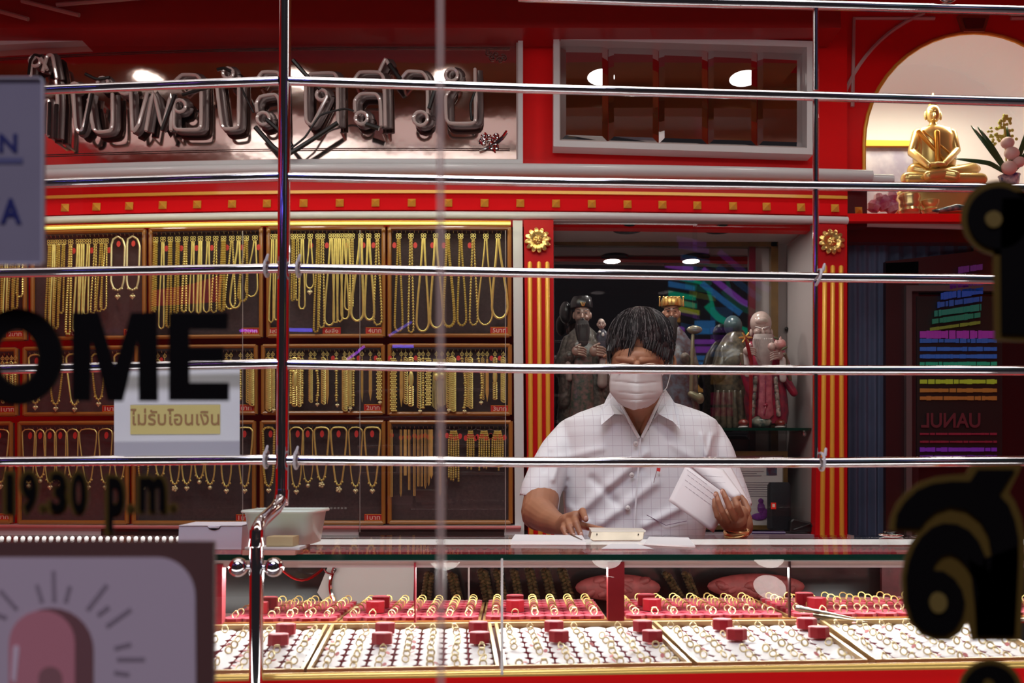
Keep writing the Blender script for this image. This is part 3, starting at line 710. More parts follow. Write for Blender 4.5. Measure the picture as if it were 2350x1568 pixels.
for i, (x, L, kd, r) in enumerate([(345, 90, 'bead', 4), (362, 92, 'curb', 5), (378, 90, 'bar', 4), (500, 95, 'curb', 5), (520, 92, 'rope', 5), (530, 96, 'bead', 4), (552, 98, 'bead', 4), (568, 100, 'rope', 4), (577, 108, 'curb', 6)]):
    bracelet(x, 812, L, kd, r, 'third middle tray', i, False, i == 2)
for i, (x, L, kd, r) in enumerate([(-4, 90, 'curb', 4), (6, 96, 'rope', 4), (16, 92, 'bead', 4), (26, 90, 'curb', 4), (35, 95, 'bead', 4)]):
    bracelet(x, 813, L, kd, r, 'far left middle tray', i)
def draped(xl, xr, yt, yb, style, r, where, i, pend='heart', tag=True, xb=None):
    xb = xb if xb is not None else (xl+xr)/2; h = 7
    t = thing('necklace', 'wide draped gold %s, %s pendant, %s from left in %s' % (SN[style], {'heart': 'heart', 'ball': 'ball', 'flower': 'flower'}[pend], ORD[i], where), 'necklace', PW(xb, yt, WT-.012), 'necklaces in '+where)
    pth = [((xl+xr)/2, yt-4), (xl+6, yt-3), (xl, yt+3), (xl+1, yt+25), (xb-11, yb-38), (xb-8, yb-16), (xb-4, yb-5), (xb, yb-2), (xb+4, yb-5), (xb+8, yb-16), (xb+11, yb-38), (xr-1, yt+25), (xr, yt+3), (xr-6, yt-3), ((xl+xr)/2, yt-4)]
    obj('chain', chain(pth, style, r), chaingold, t, smooth=True)
    k = K(yb, WT)
    for s_ in (-2, -1, 0, 1, 2): obj('bead', MB().ell(PW(xb+s_*4.2, yb-3-abs(s_)*2.2-(abs(s_) > 1)*3, WT-.016), (2.6*k, 2.6*k, 2.6*k), seg=8, rings=6), chaingold, t, smooth=True)
    if pend == 'heart': heart(xb, yb+8, 6.5, t)
    elif pend == 'ball': obj('pendant', MB().ell(PW(xb, yb+5, WT-.016), (5*k, 5*k, 5*k), seg=12, rings=8), chainpale, t, smooth=True)
    elif pend == 'flower':
        q = MB()
        for a_ in range(5): q.ell(PW(xb+4.5*math.cos(a_*1.256), yb+7+4.5*math.sin(a_*1.256), WT-.016), (3.4*k, 3*k, 3.4*k), seg=8, rings=6)
        q.ell(PW(xb, yb+7, WT-.019), (3*k, 3*k, 3*k), seg=8, rings=6); obj('pendant', q, chainpale, t, smooth=True)
    if tag: redtag(xl+18 if xr-xl > 25 else xl+10, yt+11, t, 8)
Wm = 'second middle tray'
for i, (xl, xr, yb, pe) in enumerate([(66, 96, 925, 'heart'), (110, 145, 928, 'heart'), (152, 190, 930, 'heart'), (210, 242, 918, 'heart'), (262, 292, 915, 'ball')]):
    draped(xl, xr, 812, yb, 'rope' if i % 2 else 'snake', 2.2, Wm, i, pe, i == 0)
Wb = 'fourth bottom tray'
for i, (xl, xr, yb, pe, st, r) in enumerate([(603, 630, 1119, 'heart', 'rope', 2.6), (665, 695, 1122, 'heart', 'snake', 1.8), (696, 718, 1110, 'ball', 'thin', 1.2), (721, 755, 1106, 'flower', 'snake', 2.2), (759, 796, 1117, 'flower', 'snake', 2.2), (800, 832, 1120, 'heart', 'thin', 1.6), (836, 873, 1120, 'heart', 'snake', 2.2)]):
    draped(xl, xr, 985, yb, st, r, Wb, i, pe, True)
Wb = 'third bottom tray'
for i, (xl, xr, yb, pe, st) in enumerate([(318, 340, 1115, 'ball', 'rope'), (350, 385, 1098, 'ball', 'snake'), (390, 412, 1115, 'flower', 'thin'), (415, 442, 1114, 'heart', 'snake'), (443, 472, 1102, 'ball', 'snake'), (470, 494, 1115, 'ball', 'thin'), (506, 533, 1120, 'heart', 'thin'), (543, 580, 1120, 'heart', 'snake')]):
    draped(xl, xr, 985, yb, st, 1.9, Wb, i, pe, i > 4)
Wb = 'second bottom tray'
for i, (xl, xr, yb, pe, st) in enumerate([(51, 80, 1112, 'ball', 'thin'), (82, 102, 1100, 'ball', 'thin'), (104, 126, 1112, 'heart', 'thin'), (128, 152, 1108, 'heart', 'thin'), (154, 180, 1100, 'ball', 'thin'), (182, 222, 1112, 'heart', 'thin'), (226, 258, 1112, 'heart', 'thin'), (262, 286, 1105, 'ball', 'thin')]):
    draped(xl, xr, 987, yb, st, 1.5, Wb, i, pe, i != 5)
draped(-20, 20, 987, 1110, 'thin', 1.6, 'far left bottom tray', 0, 'heart', True, 2)
Wr = 'far right bottom tray'
for i, (x, yb) in enumerate([(899, 1144), (920, 1140), (930, 1095), (939, 1128), (951, 1142), (960, 1120), (968, 1120), (976, 1122), (984, 1115), (990, 1098), (1010, 1140)]):
    t = thing('necklace', 'fine thin gold chain hanging straight down, %s from left in %s' % (ORD[i], Wr), 'necklace', PW(x, 985, WT-.012), 'thin chains in '+Wr)
    obj('chain', chain([(x-1.5, 986), (x-1.5, yb-3), (x, yb), (x+1.5, yb-3), (x+1.5, 986)], 'thin', 2 if x in (930, 990) else 1.0), chaingold, t, smooth=True)
    redtag(x, 1001+rnd.uniform(-3, 4), t, 6)
for i, (x, w_, yb) in enumerate([(1041, 11, 1108), (1080, 7, 1080), (1111, 11, 1084), (1142, 12, 1082)]):
    t = thing('chain_bunch', 'bunch of short gold chains with red tags, %s from left in %s' % (ORD[i], Wr), 'chain bunch', PW(x, 985, WT-.012), 'bunches of short chains')
    n = int(w_*2/4.6)+1
    for s_ in range(n):
        xx = x-w_+2*w_*s_/max(n-1, 1)
        obj('chain', chain([(x-w_*.5+w_*s_/max(n-1, 1), 988), (xx, 1010), (xx+rnd.uniform(-1, 1), yb-rnd.uniform(0, 18))], 'rope', 2.1), chaingold, t, smooth=True)
    for s_ in range(4): redtag(x-w_-4+(2*w_+8)*s_/3, 1004+rnd.uniform(-4, 5), t, 6.5).location.y -= .008
    obj('pin', MB().tube([PW(x-w_-6, 986, WT-.014), PW(x, 989, WT-.016), PW(x+w_+6, 984, WT-.014)], .0018, 5), chrome, t, smooth=True)
# LED tube over the trays
t = thing('light_tube', 'thin glowing yellow light tube along the top of the necklace trays', 'light', PW(600, 517, WT-.05))
obj('tube', rail(60, 1172, 513, WT-.05, 3.6), mat('yellowled', (1, 1, .4), .4, emit=(1, .95, .15), es=1.4), t, smooth=True)
obj('holder', rail(60, 1172, 508, WT-.04, 2), goldpaint, t, smooth=True)
# sliding glass panes before the trays
for i, (x0, x1, lab) in enumerate(((-30, 557, 'left'), (553, 826, 'middle'), (822, 1160, 'right'))):
    t = thing('sliding_window', 'clear sliding glass pane over the necklace trays, %s of three' % lab, 'glass', PW((x0+x1)/2, 1222, WT-.09-.01*i), 'sliding glass panes over the trays')
    obj('sheet', MB().prism([PW(x0, 1222, WT-.09-.012*i), PW(x1, 1222, WT-.09-.012*i), PW(x1, 528, WT-.09-.012*i), PW(x0, 528, WT-.09-.012*i)], .004), pane, t)
    obj('edge', MB().tube([PW(x1, 528, WT-.09-.012*i), PW(x1, 1222, WT-.09-.012*i)], .0012, 4), mat('paleedge', (.55, .5, .48), .3), t)
# ================================================================ STATUE CABINET
CB = WB+.35
cab = obj('cabinet_shell', MB().prism([P(1268, 1232, CB-.01), P(1876, 1232, CB-.01), P(1876, 500, CB-.01), P(1268, 500, CB-.01)], .02), mat('cabinet grey', (.42, .36, .35), .5), wb)
cab.name = 'alcove_back'
def side(x, nm):
    a_ = P(x, 512, WB); b_ = P(x, 1232, WB)
    obj(nm, MB().prism([a_, Vector((a_.x, CB, a_.z)), Vector((b_.x, CB, b_.z)), b_], Vector((.012 if x > 1500 else -.012, 0, 0))), mat('cabinet side', (.52, .45, .44), .5), wb)
side(1270, 'alcove_side'); side(1868, 'alcove_side')
a_ = P(1270, 508, WB); b_ = P(1868, 508, WB)
obj('alcove_ceiling', MB().box((a_.x, WB, a_.z), (b_.x, CB, a_.z+.01)), MATS['cabinet side'], wb)
a_ = P(1270, 1226, WB); b_ = P(1868, 1226, WB)
obj('alcove_floor', MB().box((a_.x, WB-.04, a_.z-.012), (b_.x, CB, a_.z)), mat('shelf violet', (.4, .3, .36), .35), wb)
FLZ = a_.z
zc = P(1270, 508, WB).z
for x, lab in ((1440, 'left'), (1650, 'right')):
    p_ = P(x, 514, WB+.1)
    recenter(obj('spotlight', MB().lathe((p_.x, p_.y, zc-.006), [(.02, 0), (.055, -.002), (.06, .003), (.056, .008)], 24), mat('dark spot ring', (.03, .02, .02), .2, .5), smooth=True, label='dark round recessed spotlight in the cabinet ceiling, the %s one' % lab, cat='spotlight', group='cabinet spotlights'))
bm_ = thing('back_mirror', 'tall dark framed mirror forming the back of the statue cabinet', 'mirror', P(1500, 1225, CB-.02))
dm = mat('darkmirror', (.40, .37, .38), .02, 1)
obj('mirror_glass', MB().prism([P(1272, 1226, CB-.03), P(1722, 1226, CB-.03), P(1722, 565, CB-.03), P(1272, 562, CB-.03)], .01), dm, bm_)
q = MB(); q.prism([P(1272, 562, CB-.05), P(1784, 566, CB-.05), P(1784, 550, CB-.05), P(1272, 545, CB-.05)], .03); q.prism([P(1770, 1226, CB-.05), P(1786, 1226, CB-.05), P(1786, 552, CB-.05), P(1770, 552, CB-.05)], .03)
obj('mirror_frame', q, mat('brown frame', (.19, .10, .025), .35, .2, coat=.4, noise_amt=.3), bm_)
obj('mirror_edge', MB().prism([P(1720, 1226, CB-.045), P(1734, 1226, CB-.045), P(1734, 562, CB-.045), P(1720, 562, CB-.045)], .02), mat('wine', (.10, .004, .012), .3), bm_)
# glass shelf with brackets
SH = P(1740, 984, WB+.06); SZ = SH.z
gs = thing('glass_shelf', 'green edged glass shelf carrying the ceramic statues', 'shelf', (P(1560, 984, WB+.1).x, WB+.14, SZ))
x0 = P(1272, 984, WB+.02).x; x1 = P(1864, 984, WB+.02).x
obj('shelf_pane', MB().box((x0, WB+.03, SZ-.008), (x1, CB-.056, SZ)), mat('shelfglass', (.45, .6, .55), .05, alpha=1, trans=.9), gs)
obj('front_edge', MB().box((x0, WB+.027, SZ-.009), (x1, WB+.03, SZ+.001)), greenedge, gs)
for xx in (x0+.03, x1-.02): obj('bracket', MB().cap((xx, WB+.05, SZ-.012), (xx, WB+.05, SZ-.022), .008, .008, 10, 3), steel, gs, smooth=True)
for x, y in ((1801, 849), (1857, 747), (1805, 755)):
    recenter(obj('wall_plug', MB().cap(P(x, y, CB-.03), P(x, y, CB-.015), .008, .008, 10, 3), black, smooth=True, label='small black plug on the cabinet wall %s' % {1801: 'beside the red robed statue', 1857: 'at the far right', 1805: 'near the brown mirror frame'}[x], cat='plug', group='cabinet wall plugs'))
gp = thing('cabinet_glass', 'clear sliding glass front of the statue cabinet', 'glass', (P(1560, 1226, WB).x, WB-.03, FLZ))
for x0_, x1_, yy in ((1272, 1600, 0), (1590, 1866, .012)):
    obj('sheet', MB().prism([P(x0_, 1226, WB-.02+yy), P(x1_, 1226, WB-.02+yy), P(x1_, 512, WB-.02+yy), P(x0_, 512, WB-.02+yy)], .004), pane, gp)
# ---- statues
def sm(name, c, r, col2=None, sc_=30, rough=.3):
    return mat(name, c, rough, coat=.5, noise_amt=.5, noise_scale=sc_, col2=col2)
robe1 = sm('robe moss', (.16, .14, .12), .3, (.05, .045, .04), 90); robe2 = sm('robe pattern', (.24, .13, .12), .3, (.05, .08, .06), 70)
porc = mat('porcelain skin', (.42, .27, .22), .25, coat=.5); porcp = mat('porcelain pale', (.58, .42, .38), .25, coat=.5)
beardb = mat('beard black', (.03, .02, .022), .5, noise_amt=.4, noise_scale=80); beardw = mat('beard white', (.62, .52, .50), .45, noise_amt=.2, noise_scale=60)
robered = sm('robe red', (.42, .015, .05), .3, (.18, .02, .05), 40); pinkpanel = sm('panel pink', (.60, .16, .20), .3, (.40, .08, .12), 70); porcwhite = mat('porcelain white', (.8, .76, .74), .2, coat=.6)
def rings_px(rows, Y, n=24, p=2.4):   # rows: (y, xl, xr, depth) -> lofted elliptic rings
    out = []
    for y, xl, xr, d in rows:
        a_ = P(xl, y, Y); b_ = P(xr, y, Y); cx = (a_.x+b_.x)/2; rx = (b_.x-a_.x)/2
        ring_ = []
        for k in range(n):
            an = 2*pi*k/n; c, s = math.cos(an), math.sin(an)
            ring_.append(Vector((cx+rx*math.copysign(abs(c)**(2/p), c), Y-d*math.copysign(abs(s)**(2/p), s), a_.z)))
        out.append(ring_)
    return out
def E(px, py, Y, rx, ry, d, mb_=None, seg=16, rings=10, rot=None):
    k = K(py, Y); mb_ = mb_ or MB(); return mb_.ell(P(px, py, Y), (rx*k, d, ry*k), rot, seg, rings)
def C(mb_, a_, b_, ra, rb, sides=12):
    return mb_.cap(P(*a_), P(*b_), ra*K(a_[1], a_[2]), rb*K(b_[1], b_[2]), sides, 3)
def hand(mb_, px, py, Y, s, dirx=1, curl=1):
    k = K(py, Y)*s; c = P(px, py, Y)
    mb_.ell(c, (9*k, 7*k, 10*k), seg=12, rings=8)
    for i in range(4):
        a_ = c+Vector((dirx*5*k, -5*k, (7-4.6*i)*k)); b_ = a_+Vector((dirx*9*k, -3*k, -2*k)); d_ = b_+Vector((dirx*5*k, 3*k, -3*k))
        mb_.cap(a_, b_, 2.7*k, 2.4*k, 8, 3); mb_.cap(b_, d_, 2.4*k, 2*k, 8, 3)
    mb_.cap(c+Vector((0, -4*k, 8*k)), c+Vector((dirx*8*k, -6*k, 12*k)), 3*k, 2.4*k, 8, 3)
def statface(t, cx, cy, Y, s, skin, eyes=True):
    q = MB(); E(cx, cy, Y, 15*s, 21*s, .026*s, q, 20, 14); E(cx, cy+10*s, Y-.004*s, 11*s, 12*s, .022*s, q)
    C(q, (cx, cy-1*s, Y-.024*s), (cx, cy+5*s, Y-.03*s), 2*s, 3*s, 8)
    for sg in (-1, 1):
        E(cx+sg*15*s, cy+2*s, Y, 3*s, 6.5*s, .006*s, q, 8, 6)
        C(q, (cx+sg*3.5*s, cy-6*s, Y-.024*s), (cx+sg*11*s, cy-8*s, Y-.019*s), 1.6*s, 1.1*s, 8)
        E(cx+sg*7*s, cy+6*s, Y-.018*s, 5*s, 5*s, .008*s, q, 8, 6)
    h = obj('head', q, skin, t, smooth=True)
    q = MB()
    for sg in (-1, 1):
        E(cx+sg*6.5*s, cy-3*s, Y-.0235*s, 3*s, 1.2*s, .003*s, q, 8, 6)
        C(q, (cx+sg*3*s, cy-8*s, Y-.0262*s), (cx+sg*11*s, cy-10*s, Y-.0205*s), .8*s, .5*s, 6)
    obj('eye_marks', q, MATS['beard black'], h, smooth=True)
    q = MB(); E(cx, cy+11*s, Y-.0265*s, 4*s, 1.6*s, .003*s, q, 8, 6); obj('lips', q, mat('lip', (.35, .05, .04), .4), h, smooth=True)
    return h
YS = WB+.13
# 1 scholar
t = thing('statue', 'ceramic scholar statue with long black beard and black cap at the left of the cabinet', 'statue', (P(1335, 984, YS).x, YS, SZ))
obj('robe', MB().loft(rings_px([(986, 1282, 1404, .08), (960, 1278, 1408, .08), (900, 1284, 1402, .075), (850, 1278, 1400, .07), (800, 1290, 1388, .065), (765, 1306, 1368, .05), (750, 1322, 1352, .03)], YS)), robe1, t, smooth=True)
q = MB(); C(q, (1306, 785, YS), (1290, 850, YS-.03), 17, 20); C(q, (1290, 850, YS-.03), (1306, 818, YS-.09), 19, 12); C(q, (1366, 780, YS), (1396, 840, YS-.03), 16, 19); C(q, (1396, 842, YS-.03), (1384, 818, YS-.09), 18, 11)
C(q, (1300, 835, YS-.07), (1296, 925, YS-.05), 12, 17); C(q, (1388, 835, YS-.07), (1390, 905, YS-.05), 11, 14)
obj('sleeves', q, robe1, t, smooth=True)
obj('front_panel', MB().loft(rings_px([(984, 1302, 1366, .025), (930, 1308, 1364, .025), (870, 1312, 1362, .02), (820, 1318, 1358, .015)], YS-.075)), robe2, t, smooth=True)
statface(t, 1336, 722, YS, 1.25, porc)
q = MB().loft(rings_px([(736, 1322, 1350, .012), (756, 1320, 1354, .02), (790, 1324, 1352, .022), (820, 1333, 1349, .015), (834, 1340, 1346, .006)], YS-.045)); C(q, (1334, 733, YS-.046), (1322, 752, YS-.04), 3, 3.5); C(q, (1338, 733, YS-.046), (1350, 752, YS-.04), 3, 3.5)
for i in range(9): C(q, (1325+i*3, 745, YS-.062), (1331+i*1.8, 825-abs(i-5)*3, YS-.062), 1.6, 1)
obj('beard', q, beardb, t, smooth=True)
q = MB().loft(rings_px([(708, 1309, 1360, .036), (698, 1308, 1360, .038), (690, 1311, 1358, .034), (684, 1314, 1357, .03), (682, 1316, 1355, .028)], YS+.005))
E(1298, 718, YS+.04, 14, 26, .03, q)
obj('hat', q, mat('hat black', (.012, .01, .012), .3, coat=.3), t, smooth=True)
q = MB()
for i in range(-1, 2): C(q, (1338+i*2, 702, YS-.035), (1338+i*5, 694, YS-.035), 1.4, .8, 6)
obj('hat_badge', q, gold, t, smooth=True)
q = MB(); hand(q, 1322, 806, YS-.10, 1.15, 1); hand(q, 1364, 806, YS-.10, 1.3, 1); obj('hands', q, porc, t, smooth=True)
q = MB(); C(q, (1302, 815, YS-.09), (1306, 868, YS-.08), 5, 8); C(q, (1384, 818, YS-.095), (1382, 880, YS-.08), 7, 12); obj('cuffs', q, mat('cuff', (.45, .38, .35), .3, coat=.4), t, smooth=True)
# child
t = thing('child_figure', 'small ceramic child with topknot beside the bearded scholar statue', 'figurine', (P(1382, 790, YS-.03).x, YS, P(1382, 790, YS-.03).z))
statface(t, 1380, 744, YS-.03, .6, porcp)
obj('body', MB().loft(rings_px([(800, 1366, 1402, .02), (775, 1366, 1398, .02), (762, 1372, 1392, .018), (756, 1376, 1386, .01)], YS-.03)), mat('dark blue robe', (.05, .045, .07), .4, coat=.3), t, smooth=True)
q = MB(); E(1378, 734, YS-.025, 5, 3, .012, q, 10, 6); obj('topknot', q, beardb, t, smooth=True)
q = MB(); E(1376, 762, YS-.055, 3, 3, .004, q, 8, 6); E(1384, 768, YS-.055, 3, 5, .004, q, 8, 6); obj('collar', q, porcwhite, t, smooth=True)
# 2 official behind the man
t = thing('statue', 'ceramic official statue with gold crown, black beard and sceptre, half hidden behind the shopkeeper', 'statue', (P(1545, 984, YS).x, YS, SZ))
obj('robe', MB().loft(rings_px([(986, 1470, 1606, .08), (950, 1470, 1606, .08), (900, 1478, 1600, .075), (850, 1484, 1602, .07), (800, 1496, 1594, .065), (766, 1514, 1572, .045), (752, 1528, 1560, .03)], YS)), sm('robe blue', (.16, .17, .22), .3, (.12, .05, .05), 60), t, smooth=True)
q = MB(); C(q, (1572, 790, YS), (1590, 850, YS-.03), 16, 18); C(q, (1588, 850, YS-.03), (1572, 820, YS-.08), 16, 11); C(q, (1588, 860, YS-.05), (1590, 950, YS-.04), 12, 15); C(q, (1512, 790, YS), (1496, 850, YS-.03), 16, 18)
obj('sleeves', q, mat('robe patt3', (.30, .24, .2), .3, coat=.4, noise_amt=.6, noise_scale=60), t, smooth=True)
statface(t, 1541, 718, YS, 1.2, mat('porcelain tan', (.5, .24, .16), .25, coat=.5))
q = MB().loft(rings_px([(730, 1530, 1553, .012), (750, 1528, 1555, .018), (790, 1532, 1552, .018), (830, 1540, 1550, .008)], YS-.045)); C(q, (1538, 729, YS-.046), (1528, 748, YS-.04), 3, 3.5); C(q, (1543, 729, YS-.046), (1554, 748, YS-.04), 3, 3.5)
obj('beard', q, beardb, t, smooth=True)
q = MB().loft(rings_px([(704, 1518, 1564, .034), (694, 1516, 1566, .036), (684, 1520, 1562, .03), (682, 1530, 1554, .02)], YS)); 
for i in range(7): C(q, (1514+i*9, 696-abs(i-3)*-2, YS-.034), (1514+i*9, 684, YS-.034), 2.2, 1, 6); E(1514+i*9, 682, YS-.034, 2.5, 2.5, .003, q, 8, 6)
obj('crown', q, gold, t, smooth=True)
q = MB(); C(q, (1590, 770, YS-.09), (1586, 905, YS-.09), 4, 5); C(q, (1586, 905, YS-.09), (1604, 915, YS-.09), 8, 10); E(1594, 757, YS-.09, 18, 10, .014, q); E(1606, 915, YS-.09, 10, 13, .01, q)
obj('sceptre', q, mat('bronze green', (.32, .28, .17), .3, .3, coat=.4), t, smooth=True)
# 3 reflection of the star god added as a dark figure and 4 star god
t = thing('statue', 'dark bald figure added as the mirror reflection of the red robed statue, seen from behind', 'statue', (P(1690, 984, YS+.1).x, YS+.1, SZ))
Y3 = YS+.09
obj('robe', MB().loft(rings_px([(986, 1632, 1735, .06), (940, 1636, 1738, .065), (890, 1640, 1740, .065), (840, 1634, 1740, .07), (800, 1644, 1728, .06), (775, 1660, 1708, .045), (762, 1672, 1700, .03)], Y3)), sm('robe olive', (.15, .12, .075), .3, (.05, .04, .03), 70), t, smooth=True)
q = MB(); E(1682, 748, Y3, 21, 24, .04, q); E(1682, 768, Y3, 12, 14, .025, q); obj('head', q, mat('teal dark', (.06, .10, .11), .3, coat=.4), t, smooth=True)
q = MB(); C(q, (1665, 800, Y3-.02), (1652, 860, Y3-.03), 16, 20); C(q, (1712, 800, Y3-.02), (1725, 860, Y3-.03), 14, 18)
for i in range(6): C(q, (1648+i*13, 900, Y3-.06), (1646+i*14, 978, Y3-.06), 5, 8)
obj('sleeves', q, MATS['robe olive'], t, smooth=True)
t = thing('statue', 'ceramic star god statue with bald domed head, white beard, red robe, staff and peach', 'statue', (P(1748, 984, YS).x, YS, SZ))
obj('robe', MB().loft(rings_px([(974, 1716, 1804, .06), (950, 1712, 1808, .065), (920, 1708, 1806, .065), (880, 1714, 1800, .06), (830, 1716, 1796, .055), (790, 1724, 1786, .045), (770, 1736, 1774, .03)], YS)), robered, t, smooth=True)
q = MB(); C(q, (1724, 795, YS), (1708, 850, YS-.03), 12, 14); C(q, (1708, 850, YS-.03), (1718, 815, YS-.08), 13, 9); C(q, (1712, 860, YS-.05), (1728, 908, YS-.05), 13, 14)
C(q, (1784, 795, YS), (1800, 840, YS-.03), 13, 14); C(q, (1800, 842, YS-.03), (1790, 822, YS-.08), 13, 10); C(q, (1796, 860, YS-.04), (1822, 902, YS-.04), 11, 9)
obj('sleeves', q, robered, t, smooth=True)
q = MB(); C(q, (1702, 815, YS-.06), (1712, 862, YS-.06), 5, 7); C(q, (1800, 815, YS-.07), (1812, 870, YS-.05), 6, 6); obj('sleeve_trim', q, mat('trim brown', (.20, .14, .09), .3, coat=.4, noise_amt=.4), t, smooth=True)
q = MB(); C(q, (1712, 812, YS-.085), (1716, 860, YS-.07), 6, 7); C(q, (1796, 826, YS-.09), (1797, 870, YS-.07), 7, 8); obj('cuffs', q, porcwhite, t, smooth=True)
q = MB(); E(1746, 742, YS, 24, 28, .045, q, 24, 16); E(1748, 738, YS-.028, 16, 12, .022, q, 16, 10); E(1748, 762, YS-.012, 19, 14, .038, q); C(q, (1750, 756, YS-.046), (1752, 764, YS-.05), 3, 4, 8)
for sg in (-1, 1): E(1749+sg*10, 762, YS-.04, 7, 6, .01, q); E(1747+sg*23, 764, YS, 4, 9, .008, q)
h = obj('head', q, porcp, t, smooth=True)
q = MB()
for sg in (-1, 1): C(q, (1749+sg*4, 754, YS-.052), (1749+sg*15, 750, YS-.044), 2.6, 1.8, 8)
obj('brow', q, beardw, h, smooth=True)
q = MB(); E(1753, 772, YS-.052, 6, 2.6, .004, q, 10, 6); obj('mouth', q, mat('mouth dark', (.06, .02, .02), .5), h, smooth=True)
q = MB().loft(rings_px([(768, 1730, 1772, .02), (785, 1727, 1776, .026), (810, 1731, 1774, .026), (835, 1738, 1772, .02), (850, 1748, 1768, .01)], YS-.045))
for i in range(11): C(q, (1730+i*4.2, 778, YS-.068), (1740+i*2.4, 842-abs(i-6)*3, YS-.062), 2, 1.2)
obj('beard', q, beardw, t, smooth=True)
obj('front_panel', MB().loft(rings_px([(962, 1748, 1766, .006), (952, 1738, 1776, .012), (920, 1740, 1772, .012), (870, 1742, 1772, .012), (850, 1744, 1770, .008)], YS-.07), True), pinkpanel, t, smooth=True)
q = MB(); C(q, (1757, 862, YS-.085), (1757, 925, YS-.085), 1.2, 1.2, 6); E(1757, 930, YS-.085, 6, 4, .004, q, 10, 6); C(q, (1757, 934, YS-.086), (1754, 952, YS-.086), 2, 2, 6); obj('knot', q, robered, t, smooth=True)
q = MB()
for sg, r in ((-1, 1), (1, 1)):
    for i in range(5): C(q, (1757+sg*(23+i*1.5), 868+i*18, YS-.066), (1757+sg*(24+i*1.5), 880+i*18, YS-.066), 5, 5.5)
obj('robe_border', q, sm('border patt', (.55, .42, .36), .3, (.1, .12, .1), 80), t, smooth=True)
q = MB(); hand(q, 1714, 806, YS-.10, 1.0, 1); hand(q, 1788, 815, YS-.105, 1.1, -1); obj('hands', q, porcp, t, smooth=True)
q = MB(); C(q, (1712, 775, YS-.11), (1724, 830, YS-.11), 4, 4.5); C(q, (1724, 830, YS-.11), (1722, 980, YS-.09), 4.5, 3.5); obj('staff', q, mat('staff red', (.28, .01, .015), .25, coat=.6), t, smooth=True)
q = MB()
for i in range(6): C(q, (1711, 775, YS-.11), (1711+14*math.cos(i*1.05), 775-12*math.sin(i*1.05), YS-.115), 3.4, 2, 8)
obj('staff_head', q, gold, t, smooth=True)
q = MB(); E(1790, 790, YS-.12, 14, 13, .02, q); E(1771, 796, YS-.12, 9, 10, .015, q); C(q, (1790, 784, YS-.128), (1792, 774, YS-.128), 6, 1.5, 10); p_ = obj('peach', q, mat('peach pink', (.75, .36, .34), .3, coat=.4, noise_amt=.3, noise_scale=30, col2=(.7, .55, .5)), t, smooth=True)
q = MB(); E(1800, 800, YS-.137, 9, 3, .003, q, 10, 6, Matrix.Rotation(-.5, 3, 'Y')); E(1782, 777, YS-.13, 8, 3, .003, q, 10, 6, Matrix.Rotation(.4, 3, 'Y')); obj('leaf', q, mat('leafdark', (.10, .12, .06), .4), p_, smooth=True)
for sx_ in (1706, 1790):
    q = MB(); E(sx_, 972, YS-.06, 12, 10, .03, q); sh = obj('shoe', q, mat('shoe brown', (.22, .03, .02), .2, coat=.7), t, smooth=True)
    q = MB(); E(sx_, 981, YS-.06, 12, 4, .032, q); obj('sole', q, porcwhite, sh, smooth=True)
q = MB(); E(1748, 968, YS-.05, 24, 14, .025, q); obj('cloud_base', q, sm('cloud', (.5, .5, .4), .3, (.08, .14, .12), 60), t, smooth=True)
# ---- lower shelf: certificate, speaker, wallet
YC = WB+.12
t = thing('framed_certificate', 'framed certificate with a small photo and purple figure leaning in the cabinet', 'certificate', (P(1700, 1215, YC).x, YC, FLZ))
def gframe(x0, y0, x1, y1, w_, Y, m_, par): return frame4('frame', x0, y0, x1, y1, w_, Y, .02, m_, par, fn=P)
gframe(1580, 1036, 1808, 1216, 10, YC, MATS['brown frame'], t)
obj('sheet', MB().prism([P(1588, 1208, YC+.012), P(1800, 1208, YC+.012), P(1800, 1044, YC+.012), P(1588, 1044, YC+.012)], .004), mat('certpaper', (.62, .56, .56), .6), t)
q = MB()
for i in range(12):
    y = 1082+i*5.2; x0_ = 1692+rnd.uniform(0, 8); x1_ = 1790-rnd.uniform(0, 25)
    if 5 > i > 2: continue
    q.prism([P(x0_, y+.8, YC+.011), P(x1_ if i > 3 else x1_-30, y+.8, YC+.011), P(x1_ if i > 3 else x1_-30, y-.8, YC+.011), P(x0_, y-.8, YC+.011)], .0008)
obj('text_lines', q, mat('inkgrey', (.25, .2, .24), .7), t)
obj('photo', MB().prism([P(1759, 1091, YC+.01), P(1783, 1091, YC+.01), P(1783, 1066, YC+.01), P(1759, 1066, YC+.01)], .001), mat('photoblue', (.06, .10, .16), .5, noise_amt=.6, noise_scale=60, col2=(.10, .01, .03)), t)
q = MB(); E(1746, 1150, YC+.008, 6, 6, .002, q, 10, 6); E(1747, 1166, YC+.008, 9, 13, .002, q, 10, 6); E(1742, 1186, YC+.008, 18, 8, .002, q, 12, 6); E(1757, 1178, YC+.008, 8, 10, .002, q, 10, 6)
obj('figure_print', q, mat('purpleprint', (.22, .03, .30), .6, noise_amt=.4, noise_scale=70), t)
YQ = WB+.04
t = thing('speaker', 'black portable speaker with a small glowing red badge standing before the certificate', 'speaker', (P(1790, 1216, YQ).x, YQ, FLZ))
q = MB().loft(rings_px([(1216, 1766, 1810, .02), (1212, 1762, 1813, .024), (1114, 1763, 1812, .024), (1107, 1767, 1808, .02)], YQ, 28, 5)); obj('body', q, mat('speaker cloth', (.010, .011, .018), .75, noise_amt=.4, noise_scale=200), t, smooth=True)
bd = obj('badge', MB().prism([P(1770, 1169, YQ-.026), P(1781, 1169, YQ-.026), P(1781, 1154, YQ-.026), P(1770, 1154, YQ-.026)], .004), mat('badge red', (.8, .02, .01), .5, emit=(.8, .03, .01), es=.5), t)
